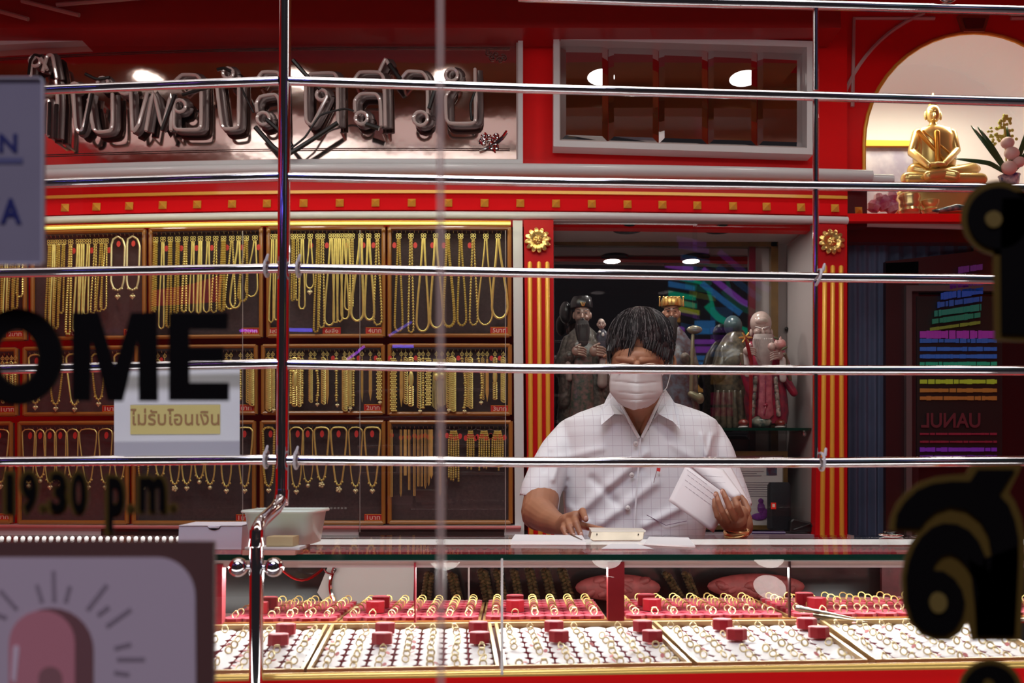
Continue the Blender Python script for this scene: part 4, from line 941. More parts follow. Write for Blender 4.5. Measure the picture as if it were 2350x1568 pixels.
obj('badge_mark', MB().prism([P(1772.5, 1164, YQ-.0265), P(1778.5, 1164, YQ-.0265), P(1778.5, 1157, YQ-.0265), P(1772.5, 1157, YQ-.0265)], .002), mat('badge white', (.9, .7, .6), .5, emit=(1, .5, .4), es=.3), bd)
t = thing('wallet', 'folded black leather wallet lying right of the speaker', 'wallet', (P(1840, 1222, WB+.02).x, WB+.02, FLZ))
q = MB().prism([P(1812, 1222, WB-.01), P(1868, 1221, WB-.01), P(1870, 1208, WB-.01), P(1862, 1199, WB-.01), P(1820, 1190, WB-.01), P(1814, 1196, WB-.01)], .08); obj('body', q, mat('leather', (.012, .01, .01), .35, coat=.3), t, bevel=.006)
obj('fold', MB().tube([P(1822, 1216, WB-.015), P(1860, 1203, WB-.015), P(1870, 1216, WB-.015)], .003, 6), MATS['leather'], t, smooth=True)
t = thing('pen', 'dark violet pen lying on the cabinet floor below the certificate', 'pen', (P(1760, 1217, WB-.02).x, WB-.02, FLZ))
obj('barrel', MB().tube([Vector((P(1725, 1215, WB-.02).x, WB-.02, FLZ+.006)), Vector((P(1800, 1217, WB-.02).x, WB-.03, FLZ+.006))], .005, 8), mat('violetink', (.06, .02, .12), .3), t, smooth=True)
t = thing('bag', 'dark grey bag standing under the glass shelf behind the certificate', 'bag', (P(1680, 1050, YC+.05).x, YC+.08, FLZ))
obj('body', MB().loft(rings_px([(1220, 1640, 1722, .04), (1100, 1642, 1722, .04), (1010, 1648, 1720, .035), (1002, 1660, 1710, .02)], YC+.09)), mat('bag grey', (.05, .04, .045), .6, noise_amt=.3), t, smooth=True)
# ---- niche contents
YN = 3.6
LZ = P(2150, 492, 3.5).z
gl2 = mat('statue gold', (1, .76, .26), .25, .6, coat=.5)
def gz(px, py, Y=YN): return P(px, py, Y)
t = thing('buddha_statue', 'golden seated Buddha statue in the lit arched niche', 'statue', P(2155, 492, YN))
obj('body', MB().loft(rings_px([(385, 2098, 2190, .05), (365, 2096, 2194, .05), (340, 2100, 2188, .045), (315, 2096, 2190, .045), (298, 2106, 2182, .035), (290, 2126, 2156, .022)], YN, 24, 2.2)), gl2, t, smooth=True)
q = MB(); C(q, (2106, 308, YN), (2094, 350, YN-.02), 13, 11); C(q, (2094, 350, YN-.02), (2130, 380, YN-.09), 11, 7); C(q, (2182, 308, YN), (2194, 345, YN-.02), 13, 10); C(q, (2194, 345, YN-.02), (2168, 376, YN-.09), 10, 7)
E(2150, 378, YN-.09, 22, 6, .02, q); obj('arms', q, gl2, t, smooth=True)
q = MB(); C(q, (2100, 392, YN-.02), (2190, 404, YN-.09), 18, 13); C(q, (2230, 390, YN-.02), (2130, 404, YN-.10), 17, 12); C(q, (2082, 410, YN-.06), (2250, 412, YN-.06), 15, 15); C(q, (2110, 388, YN), (2240, 388, YN), 10, 10)
obj('crossed_legs', q, gl2, t, smooth=True)
q = MB(); E(2141, 262, YN-.005, 16, 22, .03, q, 20, 14); E(2141, 240, YN, 10, 10, .018, q); C(q, (2141, 285, YN), (2141, 298, YN), 9, 12); C(q, (2144, 260, YN-.036), (2145, 266, YN-.04), 2.2, 3.2, 8)
C(q, (2141, 232, YN), (2141, 215, YN), 5, 1.5, 8)
for sg in (-1, 1): E(2141+sg*17, 266, YN, 3.2, 11, .008, q); C(q, (2142+sg*3, 254, YN-.034), (2142+sg*11, 252, YN-.028), 1.4, 1, 6)
E(2143, 275, YN-.032, 5, 2, .006, q, 8, 6)
obj('head', q, gl2, t, smooth=True)
q = MB(); C(q, (2108, 302, YN-.035), (2170, 372, YN-.055), 5, 4); C(q, (2118, 300, YN-.036), (2178, 350, YN-.054), 2, 2); C(q, (2150, 305, YN-.045), (2152, 370, YN-.055), 7, 6); obj('sash', q, mat('goldorange', (.8, .35, .04), .3, .6), t, smooth=True)
q = MB()
for (y, l, r) in ((432, 2075, 2250), (446, 2066, 2258), (458, 2060, 2262), (472, 2066, 2256), (486, 2062, 2262)): C(q, (l, y, YN-.02), (r, y, YN-.02), 8, 8)
q.loft(rings_px([(492, 2060, 2262, .05), (425, 2080, 2245, .05)], YN, 24, 3))
obj('lotus_base', q, gl2, t, smooth=True)
YJ = 3.47
t = thing('gold_jar', 'small fluted gold jar standing before the golden Buddha', 'jar', (P(2090, 490, YJ).x, YJ, LZ))
c = P(2088, 491, YJ); k = K(480, YJ)
obj('body', MB().lathe(c, [(20*k, 0), (24*k, 6*k), (22*k, 12*k), (25*k, 20*k), (23*k, 28*k), (26*k, 36*k), (25*k, 44*k), (21*k, 46*k)], 24), mat('goldpale', (1, .78, .35), .25, .8), t, smooth=True)
obj('lid', MB().lathe(c+Vector((0, 0, 46*k)), [(20*k, 0), (14*k, 4*k), (3*k, 7*k), (3*k, 10*k)], 20), MATS['goldpale'], t, smooth=True)
t = thing('gold_jar', 'squat gold offering bowl right of the fluted gold jar', 'jar', (P(2132, 490, YJ).x, YJ, LZ), None)
c = P(2136, 491, YJ); obj('body', MB().lathe(c, [(16*k, 0), (20*k, 8*k), (15*k, 14*k), (20*k, 22*k), (21*k, 30*k), (17*k, 32*k)], 24), gl2, t, smooth=True)
cr = mat('crystal pink', (.85, .62, .70), .15, coat=.8, noise_amt=.5, noise_scale=30, col2=(.60, .10, .25), trans=.2)
q = MB()
for (x, y, rx, ry) in ((2005, 474, 18, 16), (2028, 466, 20, 22), (2046, 474, 18, 18), (2016, 456, 10, 14), (2046, 452, 13, 14)):
    r_ = Matrix.Rotation(rnd.uniform(-.6, .6), 3, 'Y'); E(x, y, YJ-.01, rx, ry, .03, q, 7, 4, r_)
recenter(obj('crystal', q, cr, label='pink and white crystal cluster at the left end of the niche ledge', cat='crystal'))
t = thing('silver_fish', 'small teal and silver fish ornament lying on the niche ledge', 'ornament', (P(2180, 490, YJ-.03).x, YJ-.03, LZ))
q = MB(); C(q, (2150, 484, YJ-.03), (2195, 476, YJ-.03), 4, 8); C(q, (2195, 476, YJ-.03), (2225, 478, YJ-.03), 8, 4); E(2148, 484, YJ-.03, 10, 3, .008, q, 10, 6); obj('body', q, mat('fishteal', (.45, .5, .5), .2, .4, coat=.5, noise_amt=.7, noise_scale=40, col2=(.02, .16, .2)), t, smooth=True)
t = thing('flower_vase', 'blue and white vase with green leaves and pink buds right of the golden statue', 'vase', (P(2319, 432, 3.55).x, 3.55, P(2319, 440, 3.55).z))
c = P(2319, 440, 3.55); k = K(420, 3.55)
obj('vase', MB().lathe(c, [(12*k, 0), (15*k, 6*k), (20*k, 22*k), (22*k, 34*k), (24*k, 38*k), (21*k, 38*k)], 24), mat('bluewhite', (.75, .75, .78), .15, coat=.6, noise_amt=.9, noise_scale=45, col2=(.03, .06, .3)), t, smooth=True)
obj('stand', MB().box((c.x-.03, 3.52, LZ), (c.x+.03, 3.58, c.z)), redflat, t)
for pts in ([(2316, 402), (2270, 375), (2190, 364)], [(2312, 398), (2270, 340), (2228, 288)], [(2314, 396), (2275, 335), (2243, 290)], [(2322, 398), (2345, 340), (2356, 300)], [(2326, 396), (2350, 360), (2375, 330)], [(2320, 396), (2318, 330), (2310, 290)]):
    sp = smoothpath(pts, 6); n = len(sp); q = MB()
    rings_ = []
    for i, (x, y) in enumerate(sp):
        f_ = i/(n-1); w_ = (.6+7*math.sin(pi*min(f_*.9+.1, 1))**.8)*k*.8
        dx = sp[min(i+1, n-1)][0]-sp[max(i-1, 0)][0]; dy = sp[min(i+1, n-1)][1]-sp[max(i-1, 0)][1]; l_ = math.hypot(dx, dy)
        nx, nz = dy/l_, dx/l_; p_ = P(x, y, 3.53-.03*math.sin(f_*3))
        rings_.append([p_+Vector((nx*w_, 0, nz*w_)), p_+Vector((0, -.003, 0)), p_-Vector((nx*w_, 0, nz*w_)), p_+Vector((0, .002, 0))])
    q.loft(rings_); obj('leaf', q, mat('leafgreen', (.035, .10, .03), .35, coat=.3), t, smooth=True)
for (x, y, r) in ((2316, 385, 18), (2322, 352, 17), (2312, 328, 15), (2338, 372, 14)):
    q = MB(); E(x, y, 3.5, r, r*.92, .024, q, 16, 10); obj('bud', q, mat('budpink', (.85, .62, .58), .5), t, smooth=True)
q = MB()
for i in range(60):
    a_ = rnd.gauss(0, 16); b_ = rnd.uniform(0, 1); E(2305+a_*(1-b_*.6), 325-b_*60+rnd.uniform(-6, 6), 3.56, 4, 4, .005, q, 6, 4)
    if i % 3 == 0: E(2265+rnd.uniform(0, 30), 300+rnd.uniform(-8, 35), 3.57, 4, 3, .005, q, 6, 4)
C(q, (2310, 380, 3.55), (2303, 272, 3.56), 2, 1.2)
obj('blossom', q, mat('blossomgreen', (.62, .60, .12), .6), t, smooth=True, kind='stuff')
# ================================================================ COUNTER AND SHOWCASE
CTZ = P(1175, 1273, 1.60).z            # counter glass top surface (about 1.05 m)
def yback(py):                          # depth at which the counter plane is seen at that row
    lo, hi = 1.5, 4
    for _ in range(40):
        m_ = (lo+hi)/2
        if P(1175, py, m_).z > CTZ: hi = m_
        else: lo = m_
    # above horizon rows rise with depth, so invert
    return m_
def ydepth(py, z):
    u = -(py-CY)/F; s_ = (SP+u*CP)/(CP-u*SP); return (z-CAMZ)/s_
YB = ydepth(1228, CTZ)
XL, XR = -1.5, 1.9
ct = thing('glass_counter', 'long glass topped jewellery counter with red posts', 'counter', (0.1, 1.8, 0))
obj('glass_top', MB().box((XL, 1.603, CTZ-.008), (XR, YB, CTZ)), counterglass, ct)
obj('front_edge', MB().box((XL, 1.597, CTZ-.0095), (XR, 1.603, CTZ+.0003)), greenedge, ct)
pk = mat('rail pink', (.80, .60, .57), .35, coat=.3)
zt = lambda py, Y: P(1175, py, Y).z
obj('top_rail', MB().box((XL, 1.605, zt(1303, 1.605)), (XR, 1.635, CTZ-.009)), pk, ct)
obj('rail_lip', MB().box((XL, 1.598, zt(1288, 1.6)), (XR, 1.606, zt(1284.5, 1.6))), white, ct)
def ledbar(py, Y, h, m_): z = CTZ-.012; return MB().box((XL, Y, z-h), (XR, Y+h, z))
YL = ydepth(1236, CTZ-.012); ledb = mat('led bar', (1, 1, 1), .5, emit=(1, .97, .94), es=5)
obj('led_strip', MB().box((P(712, 1241, YB-.03).x, YB-.03, CTZ-.020), (XR, YB-.018, CTZ-.0088)), ledb, ct)
q = MB()
for i_ in range(26): q.ell(P(4+i_*16.2, 1236, YB-.03), (.0052, .004, .0052), seg=10, rings=6)
obj('led_strip', q, ledb, ct, kind='stuff')
obj('top_shelf_back', MB().box((XL, YB-.012, CTZ-.05), (XR, YB, CTZ-.009)), mat('dull brownred', (.25, .10, .08), .5), ct)
obj('case_bed', MB().box((XL, 1.78, CTZ-.036), (XR, YB-.013, CTZ-.033)), redflat, ct)
for x0, x1, yt in ((1395, 1433, 1290),): 
    obj('post', MB().prism([P(x0, 1426, 1.585), P(x1, 1426, 1.585), P(x1, yt, 1.60), P(x0, yt, 1.60)], .02), mat('post red', (.26, .003, .008), .45), ct)
obj('post', MB().prism([P(490, 1437, 1.585), P(509, 1437, 1.585), P(510, 1296, 1.60), P(490, 1296, 1.60)], .02), redvelvet, ct)
obj('post', MB().prism([P(950, 1436, 1.585), P(954, 1436, 1.585), P(954, 1292, 1.60), P(950, 1292, 1.60)], .01), redvelvet, ct)
obj('post', MB().prism([P(1812, 1418, 1.585), P(1815, 1418, 1.585), P(1815, 1286, 1.60), P(1811, 1286, 1.60)], .01), MATS['maroon'], ct)
obj('post', MB().prism([P(1074, 1400, 1.9), P(1078, 1400, 1.9), P(1078, 1300, 1.9), P(1074, 1300, 1.9)], .006), mat('paleedge2', (.5, .45, .44), .3), ct)
pane2 = glassmat('pane2', (.98, .99, .98), boost=.35)
# front slanted glass with joint
FB = [P(480, 1549, 1.33), P(2500, 1519, 1.33), P(2500, 1277, 1.598), P(480, 1284, 1.598)]
for i, (a_, b_) in enumerate(((0.0, .3327), (.3333, 1.0))):
    q = MB(); L0 = FB[0].lerp(FB[1], a_); L1 = FB[0].lerp(FB[1], b_); U1 = FB[3].lerp(FB[2], b_); U0 = FB[3].lerp(FB[2], a_)
    q.prism([L0, L1, U1, U0], .003); obj('front_pane', q, pane2, ct)
q = MB(); q.tube([P(1152, 1284, 1.596), P(1152, 1547, 1.328)], .0022, 6); obj('pane_joint', q, mat('joint grey', (.62, .58, .56), .3), ct)
# bottom gold rail and red plinth front
def fb(px): return 1555-(px-500)*.0165
n = 12
q = MB(); q.tube([P(380+190*i, fb(380+190*i)+1, 1.335) for i in range(n)], 8.3*K(1550, 1.335), 14)
obj('gold_rail', q, mat('goldrail', (.95, .62, .16), .25, .5, coat=.5), ct, smooth=True)
q = MB()
q.prism([P(300, fb(300)+9, 1.34), P(2500, fb(2500)+9, 1.34), P(2500, 2300, 1.5), P(300, 2300, 1.5)], .04); obj('front_board', q, red, ct)
obj('body', MB().box((XL, 1.66, .05), (XR, 2.15, CTZ-.40)), red, ct)
# rear ledge strip between tray rows
def strip_px(y0f, y1f, Y, th, x0=480, x1=2450): return MB().prism([P(x0, y0f(x0), Y), P(x1, y0f(x1), Y), P(x1, y1f(x1), Y), P(x0, y1f(x0), Y)], th)
lf = lambda o_: (lambda x: o_-(x-500)*.0085)
obj('mid_ledge', strip_px(lf(1442), lf(1436), 1.575, .012), mat('ledge cream', (.75, .62, .48), .4), ct)
obj('mid_rail', strip_px(lf(1436), lf(1431), 1.588, .01), framegold, ct)
# ---- velvet rolls under the glass top
t = thing('roll_display', 'row of upright red velvet rolls just under the counter glass', 'display', (P(1400, 1255, 1.75).x, 1.78, CTZ-.036))
YR = ydepth(1260, CTZ-.012); k = K(1255, YR)
roll = MB().lathe((0, 0, 0), [(8*k, 0), (8.3*k, .010), (7.5*k, .016), (4*k, .020), (.5*k, .022)], 10).mesh('velvet_roll', redvelvet, True)
x = 718; i = 0
while x < 2060:
    o = bpy.data.objects.new('velvet_roll', roll); COL.objects.link(o); o.parent = t
    o.location = Vector((P(x, 1258, YR).x, YR+.0, CTZ-.0328))-t.location
    x += 17.5 if x < 1160 else 14.6
# ---- ring trays
padtop = mat('pad white', (.96, .90, .89), .6); padside = mat('pad red', (.42, .008, .03), .65, sheen=.2)
padtop2 = mat('pad red top', (.50, .02, .06), .6, sheen=.3)
tg_ = mat('tray gold', (.62, .40, .16), .35, .3, coat=.4)
def bil(c, u, v):       # c = front-left, front-right, back-right, back-left
    return c[0].lerp(c[1], u).lerp(c[3].lerp(c[2], u), v)
def padmesh(name, s, h, top):
    q = MB(); ring_ = [(s*math.cos(pi/8+i*pi/4), s*math.sin(pi/8+i*pi/4)) for i in range(8)]
    q.v = [Vector((x, y, 0)) for x, y in ring_]+[Vector((x*1.0, y*1.0, h-.0008)) for x, y in ring_]+[Vector((x*.93, y*.93, h)) for x, y in ring_]
    for i in range(8): q.face([i, (i+1) % 8, 8+(i+1) % 8, 8+i])
    q.mi = 1
    for i in range(8): q.face([8+i, 8+(i+1) % 8, 16+(i+1) % 8, 16+i])
    q.face(list(range(16, 24))); return q.mesh(name, [padside, top])
def ringmesh(name, kind):
    q = MB(); R_ = .0056
    q.tube([(R_*math.cos(a_), 0, R_*math.sin(a_)+.0035) for a_ in [i*pi/8 for i in range(16)]], .0012 if kind != 2 else .0016, 6, closed=True)
    if kind == 1: q.ell((0, 0, R_+.0045), (.003, .0026, .0018), seg=8, rings=5)
    if kind == 2:
        for s_ in (-1, 0, 1): q.ell((s_*.003, 0, R_+.0042-abs(s_)*.001), (.0018, .0018, .0014), seg=7, rings=5)
    if kind == 3: q.ell((0, 0, R_+.004), (.0052, .0022, .0025), seg=10, rings=6)
    return q.mesh(name, ringm, True)
ringm = mat('ring pale gold', (1, .82, .45), .35, .55)
RM = [ringmesh('ring_band', i) for i in range(4)]
RNAME = ['plain gold ring', 'gold ring with single stone', 'gold ring with three beads', 'gold ring with oval top']
boxmesh = None
def redbox(p, s, h, rz, label, grp):
    q = MB(); r8 = [(s*math.cos(pi/8+i*pi/4)*(1.12), s*math.sin(pi/8+i*pi/4)*.8) for i in range(8)]
    q.v = [Vector((x, y, 0)) for x, y in r8]+[Vector((x, y, h)) for x, y in r8]+[Vector((x*.9, y*.9, h+.0012)) for x, y in r8]
    q.face(list(range(7, -1, -1)))
    for i in range(8): q.face([i, (i+1) % 8, 8+(i+1) % 8, 8+i])
    q.mi = 1
    for i in range(8): q.face([8+i, 8+(i+1) % 8, 16+(i+1) % 8, 16+i])
    q.face(list(range(16, 24)))
    o = link(q.mesh('ring_box', [mat('box red', (.42, .006, .02), .5, coat=.2), mat('box top', (.62, .12, .15), .5)]), 'ring_box', None, label, 'box', grp)
    o.location = p; o.rotation_euler = (math.radians(0), 0, rz); return o
FT = [  # front x0,x1 (y at front), back x0,x1
 ('first', (262, 697), (392, 752)), ('second', (704, 1146), (760, 1127)), ('third', (1156, 1588), (1135, 1490)), ('fourth', (1600, 1992), (1500, 1866)), ('fifth', (2010, 2420), (1884, 2250))]
PLACE = ['first front tray', 'second front tray', 'middle front tray', 'fourth front tray', 'last front tray']
nrings = 0
pm = padmesh('ring_pad', .0184, .012, padtop)
tagm = MB().prism([Vector((.0036*math.cos(a_), 0, .0052*math.sin(a_))) for a_ in [i*pi/6 for i in range(12)]], .0004).mesh('price_slip', mat('slip pink', (.72, .22, .22), .6))
COLS, ROWS = 7, 8
rear_ring_mb = MB()
BOXES = {0: [(4.9, 6.6), (4.9, 4.6)], 1: [(1.9, 6.6), (1.9, 4.6), (6, 6.6), (6, 4.5)], 2: [(2, 6.6), (2, 4.6), (6, 6.5), (6, 4.4)], 3: [(2.2, 6.7), (2.3, 4.6), (6, 6.7), (6, 4.8)], 4: []}
for ti, (nm, fr, bk) in enumerate(FT):
    yf0, yf1 = fb(fr[0])-11, fb(fr[1])-11; yb0 = 1440-(bk[0]-500)*.0085; yb1 = 1440-(bk[1]-500)*.0085
    c = [P(fr[0], yf0, 1.352), P(fr[1], yf1, 1.352), P(bk[1], yb1, 1.565), P(bk[0], yb0, 1.565)]
    t = thing('ring_tray', 'gold edged red tray of white ring pads, '+PLACE[ti], 'tray', c[0].lerp(c[2], .5)-Vector((0, 0, .016)), 'front ring trays')
    nrm = (c[1]-c[0]).cross(c[3]-c[0]).normalized()
    base = [p_-nrm*.016 for p_ in c]
    obj('tray_bed', MB().prism(base, Vector(-nrm*.006)), padside, t)
    q = MB()
    for a_, b_ in ((0, 1), (1, 2), (2, 3), (3, 0)):
        p0, p1 = base[a_], base[b_]; inw = (base[(a_+2) % 4]-p0)*.012
        q.prism([p0, p1, p1+nrm*.019, p0+nrm*.019], (c[3]-c[0]).normalized()*.004 if a_ in (0, 2) else Vector((.005 if a_ == 3 else -.005, 0, 0)))
    obj('tray_rim', q, tg_, t)
    ez = nrm; ex = (c[1]-c[0]).normalized(); ey = ez.cross(ex); Rm = Matrix((ex, ey, ez)).transposed().to_4x4()
    boxes = BOXES[ti]
    for r in range(ROWS):
        for cc in range(COLS):
            u = (cc+.5+.0)/COLS*.965+.018; v = (r+.5)/ROWS*.97+.012
            p_ = bil(base, u, v)
            px_est = None
            d_ = p_-Vector((0, 0, CAMZ)); yy = d_.y*CP+d_.z*SP; pxe = CX+F*d_.x/yy
            if pxe < 470 or pxe > 2390: continue
            o = bpy.data.objects.new('ring_pad', pm); COL.objects.link(o); o.parent = t; o.matrix_local = Matrix.Translation(p_-t.location) @ Rm
            if any(abs(cc-bx) < .6 and abs(r-(by-.5)) < .6 for bx, by in boxes) or rnd.random() < .07: continue
            kd = rnd.choice((0, 1, 1, 2, 3, 3))
            ro = link(RM[kd], 'ring', None, '%s, %s from left, %s row from front, %s' % (RNAME[kd], ORD[cc], ORD[r], PLACE[ti]), 'ring', 'gold rings in the front trays')
            ro.matrix_world = Matrix.Translation(p_+nrm*.0145+Vector((rnd.uniform(-.002, .002), 0, 0))) @ Rm @ Matrix.Rotation(rnd.uniform(-.7, .7), 4, 'Z') @ Matrix.Rotation(rnd.uniform(-1.0, -.2), 4, 'X')
            ro.scale = (.88,)*3
            nrings += 1
            if rnd.random() < .3:
                so = bpy.data.objects.new('price_slip', tagm); COL.objects.link(so); so.parent = ro
                so.matrix_local = Matrix.Translation((rnd.choice((-1, 1))*.010, -.003, .0036)) @ Matrix.Rotation(rnd.uniform(-1, 1), 4, 'Z') @ Matrix.Rotation(-.9, 4, 'X')
    for bi, (bx, by) in enumerate(boxes):
        p_ = bil(base, (bx+.5)/COLS*.965+.018, by/ROWS)
        redbox(p_+nrm*.0152, .0148, .0155, rnd.uniform(-.15, .15), 'octagonal red velvet ring box, %s in the %s' % (['rear left', 'front left', 'rear right', 'front right'][bi], PLACE[ti]), 'octagonal red boxes in the front trays')
# rear trays
RT = [(505, 772), (778, 1103), (1108, 1394), (1432, 1806), (1818, 2170), (2176, 2500)]
pm2 = padmesh('ring_pad', .0182, .012, padtop2)
RP = ['first rear tray', 'second rear tray', 'third rear tray', 'fourth rear tray', 'fifth rear tray', 'far right rear tray']
for ti, (x0, x1) in enumerate(RT):
    yf = 1429-(x0-500)*.0085; yb = 1387-(x0-500)*.0065
    sh = lambda x: 1175+(x-1175)*.87
    c = [P(x0, yf, 1.60), P(x1, yf-2, 1.60), P(sh(x1), yb-2, 1.84), P(sh(x0), yb, 1.84)]
    t = thing('ring_tray', 'red ring tray seen edge on, '+RP[ti], 'tray', c[0].lerp(c[2], .5)-Vector((0, 0, .012)), 'rear ring trays')
    nrm = (c[1]-c[0]).cross(c[3]-c[0]).normalized(); base = [p_-nrm*.006 for p_ in c]
    obj('tray_bed', MB().prism(base, Vector(-nrm*.006)), redflat, t)
    q = MB()
    for a_, b_ in ((0, 1), (1, 2), (2, 3), (3, 0)):
        q.prism([base[a_], base[b_], base[b_]+nrm*.006, base[a_]+nrm*.006], (c[3]-c[0]).normalized()*.004 if a_ in (0, 2) else Vector((.005 if a_ == 3 else -.005, 0, 0)))
    obj('tray_rim', q, tg_, t)
    ex = (c[1]-c[0]).normalized(); ez = nrm; ey = ez.cross(ex); Rm = Matrix((ex, ey, ez)).transposed().to_4x4()
    nc = max(5, round((x1-x0)/48)); bx = [(2 if ti not in (3,) else 2), ]
    for r in range(7):
        for cc in range(nc):
            u = (cc+.5)/nc*.96+.02; v = (r+.5)/7
            p_ = bil(base, u, v)
            o = bpy.data.objects.new('ring_pad', pm2); COL.objects.link(o); o.parent = t; o.matrix_local = Matrix.Translation(p_-t.location) @ Rm
            M_ = Matrix.Translation(p_+nrm*.0125) @ Rm @ Matrix.Rotation(rnd.uniform(-.3, .3), 4, 'Z') @ Matrix.Rotation(rnd.uniform(-.5, -.1), 4, 'X')
            if cc in (1,) and r in (1, 3): 
                redbox(p_+nrm*.0135, .0150, .019, 0, 'red velvet ring box, %s of two in the %s' % ('nearer' if r == 1 else 'farther', RP[ti]), 'red boxes in the rear trays'); continue
            if nrings < 296 and r < 2:
                kd = rnd.choice((0, 1, 3))
                ro = link(RM[kd], 'ring', None, '%s, %s from left, %s row, %s' % (RNAME[kd], ORD[cc], ORD[r], RP[ti]), 'ring', 'gold rings in the rear trays'); ro.matrix_world = M_; nrings += 1
            else:
                b_ = len(rear_ring_mb.v); R_ = .0075
                rear_ring_mb.tube([M_ @ Vector((R_*math.cos(a_), 0, R_*math.sin(a_)+.003)) for a_ in [i*pi/5 for i in range(10)]], .0011, 5, closed=True)
o = obj('ring', rear_ring_mb, chaingold, smooth=True, label='many small gold rings standing on the red pads of the rear trays', cat='rings', kind='stuff')
# behind the rear trays, seen through the case
YK = 1.93
bp = thing('case_back', 'dark glossy back panel of the showcase', 'panel', (P(1300, 1400, YK+.06).x, YK+.07, P(1300, 1415, YK+.07).z))
obj('sheet', MB().prism([P(480, 1408, YK+.07), P(2500, 1408, YK+.07), P(2500, 1290, YK+.07), P(480, 1290, YK+.07)], .01), mat('caseback', (.035, .028, .028), .12, noise_amt=.6, noise_scale=9, col2=(.012, .010, .012)), bp)
wp = obj('white_panel', MB().loft([[P(x, y, YK+.03) for x, y in ((752, 1396), (948, 1396))]+[P(x, y, YK+.05) for x, y in ((948, 1396), (752, 1396))], [P(x, y, YK+.03) for x, y in ((728, 1360), (950, 1330))]+[P(x, y, YK+.05) for x, y in ((950, 1330), (728, 1360))], [P(x, y, YK+.03) for x, y in ((752, 1302), (952, 1302))]+[P(x, y, YK+.05) for x, y in ((952, 1302), (752, 1302))]]), mat('panel paleblue', (.62, .64, .63), .6))
wp['label'] = 'pale grey curved panel standing at the back inside the showcase'; wp['category'] = 'panel'; recenter(wp)
q = MB(); q.tube([P(768-10*math.sin(i/8*pi), 1302+i*10.5, YK+.025) for i in range(9)], .004, 6); q.tube([P(758+14*math.cos(a_), 1305+12*abs(math.sin(a_))*(1+0*a_), YK+.02) for a_ in [i*pi/8 for i in range(9)]], .002, 5)
q.tube([P(645+i*12, 1306+26*math.sin(i/8*pi)-0, YK+.02) for i in range(9)], .003, 6)
recenter(obj('curved_trim', q, chrome, smooth=True, label='curved chrome trim at the left edge of the pale panel inside the showcase', cat='trim'))
bz = mat('braid dark', (.24, .17, .08), .3, .5, noise_amt=.6, noise_scale=90, col2=(.02, .014, .01))  # bracelets reflected in the case, modelled as solid braids
for i, (xt, yt, xb, yb, r) in enumerate([(985, 1318, 975, 1392, 13), (1038, 1320, 1055, 1392, 14), (1108, 1312, 1125, 1392, 15), (1142, 1312, 1160, 1392, 13), (1215, 1308, 1232, 1392, 13), (1252, 1310, 1272, 1392, 13), (1290, 1308, 1315, 1392, 13), (1530, 1318, 1572, 1385, 12), (1575, 1318, 1600, 1380, 12), (1180, 1312, 1195, 1392, 11)]):
    q = MB(); n = 11
    for j in range(n):
        f_ = j/(n-1); x = xt+(xb-xt)*f_; y = yt+(yb-yt)*f_
        for s_ in (-1, 1): E(x+s_*r*.42, y+s_*1.5, YK+.015, r*.62, 5, .012, q, 9, 6, Matrix.Rotation(s_*.5, 3, 'Y'))
    recenter(obj('reflected_braid', q, bz, smooth=True, label='dark gold braid modelling reflected bracelets at the back of the showcase, %s from left' % ORD[[0, 1, 2, 3, 5, 6, 7, 8, 9, 4][i]], cat='chain', group='braids for reflected bracelets in the showcase'))
for i, (x, y, rx, ry) in enumerate(((1418, 1345, 98, 38), (1735, 1342, 112, 36))):
    q = MB(); E(x, y+4, YK-.005, rx, ry*.8, .02, q, 24, 12)
    for j in range(26): 
        a_ = rnd.uniform(0, 2*pi); rr = rnd.uniform(0, .85); E(x+rx*rr*math.cos(a_), y+4+ry*.75*rr*math.sin(a_), YK-.020+.01*rr, 18, 10, .010, q, 8, 6, Matrix.Rotation(rnd.uniform(-.6, .6), 3, 'Y'))
    recenter(obj('velvet_cushion', q, mat('dusty red', (.34, .07, .07), .6, noise_amt=.4, noise_scale=50), smooth=True, label='lumpy dusty red velvet cushion at the back of the showcase, %s' % ('behind the wide red post' if i == 0 else 'farther right'), cat='cushion', group='velvet cushions in the showcase'))
recenter(obj('violet_panel', MB().prism([P(2024, 1395, YK+.03), P(2200, 1395, YK+.03), P(2200, 1298, YK+.03), P(2024, 1298, YK+.03)], .01), mat('winepanel', (.14, .02, .03), .5, noise_amt=.5, noise_scale=40), label='dark wine red panel at the right back of the showcase', cat='panel'))
# ---- things on the counter top
def ontop(px, py): Y = ydepth(py, CTZ); return Vector((P(px, py, Y).x, Y, CTZ))
# white carton
def cbox(x0, x1, yt, yb_, Ydep, dep): return P(x0, yb_, Ydep), P(x1, yt, Ydep)
Yc = ydepth(1262, CTZ)
t = thing('carton', 'plain white cardboard box with a thumb notch on the left of the counter', 'box', ontop(480, 1262))
a_, b_ = P(408, 1262, Yc), P(556, 1208, Yc)
q = MB(); q.prism([(a_.x, Yc, CTZ+.0005), (b_.x, Yc, CTZ+.0005), (b_.x, Yc, b_.z), (a_.x, Yc, b_.z)], .09); obj('body', q, mat('carton white', (.80, .78, .86), .6), t)
nq = MB(); xm = P(492, 1208, Yc).x; kk = K(1208, Yc); nq.prism([(a_.x, Yc-.0015, b_.z+.0005), (xm-15*kk, Yc-.0015, b_.z+.0005)]+[(xm+15*kk*-math.cos(i*pi/8), Yc-.0015, b_.z+.0005-9*kk*math.sin(i*pi/8)) for i in range(1, 8)]+[(xm+15*kk, Yc-.0015, b_.z+.0005), (b_.x, Yc-.0015, b_.z+.0005), (b_.x, Yc+.09, b_.z+.003), (a_.x, Yc+.09, b_.z+.003)], Vector((0, 0, .001))); obj('lid_flap', nq, mat('carton top', (.74, .70, .75), .6), t)
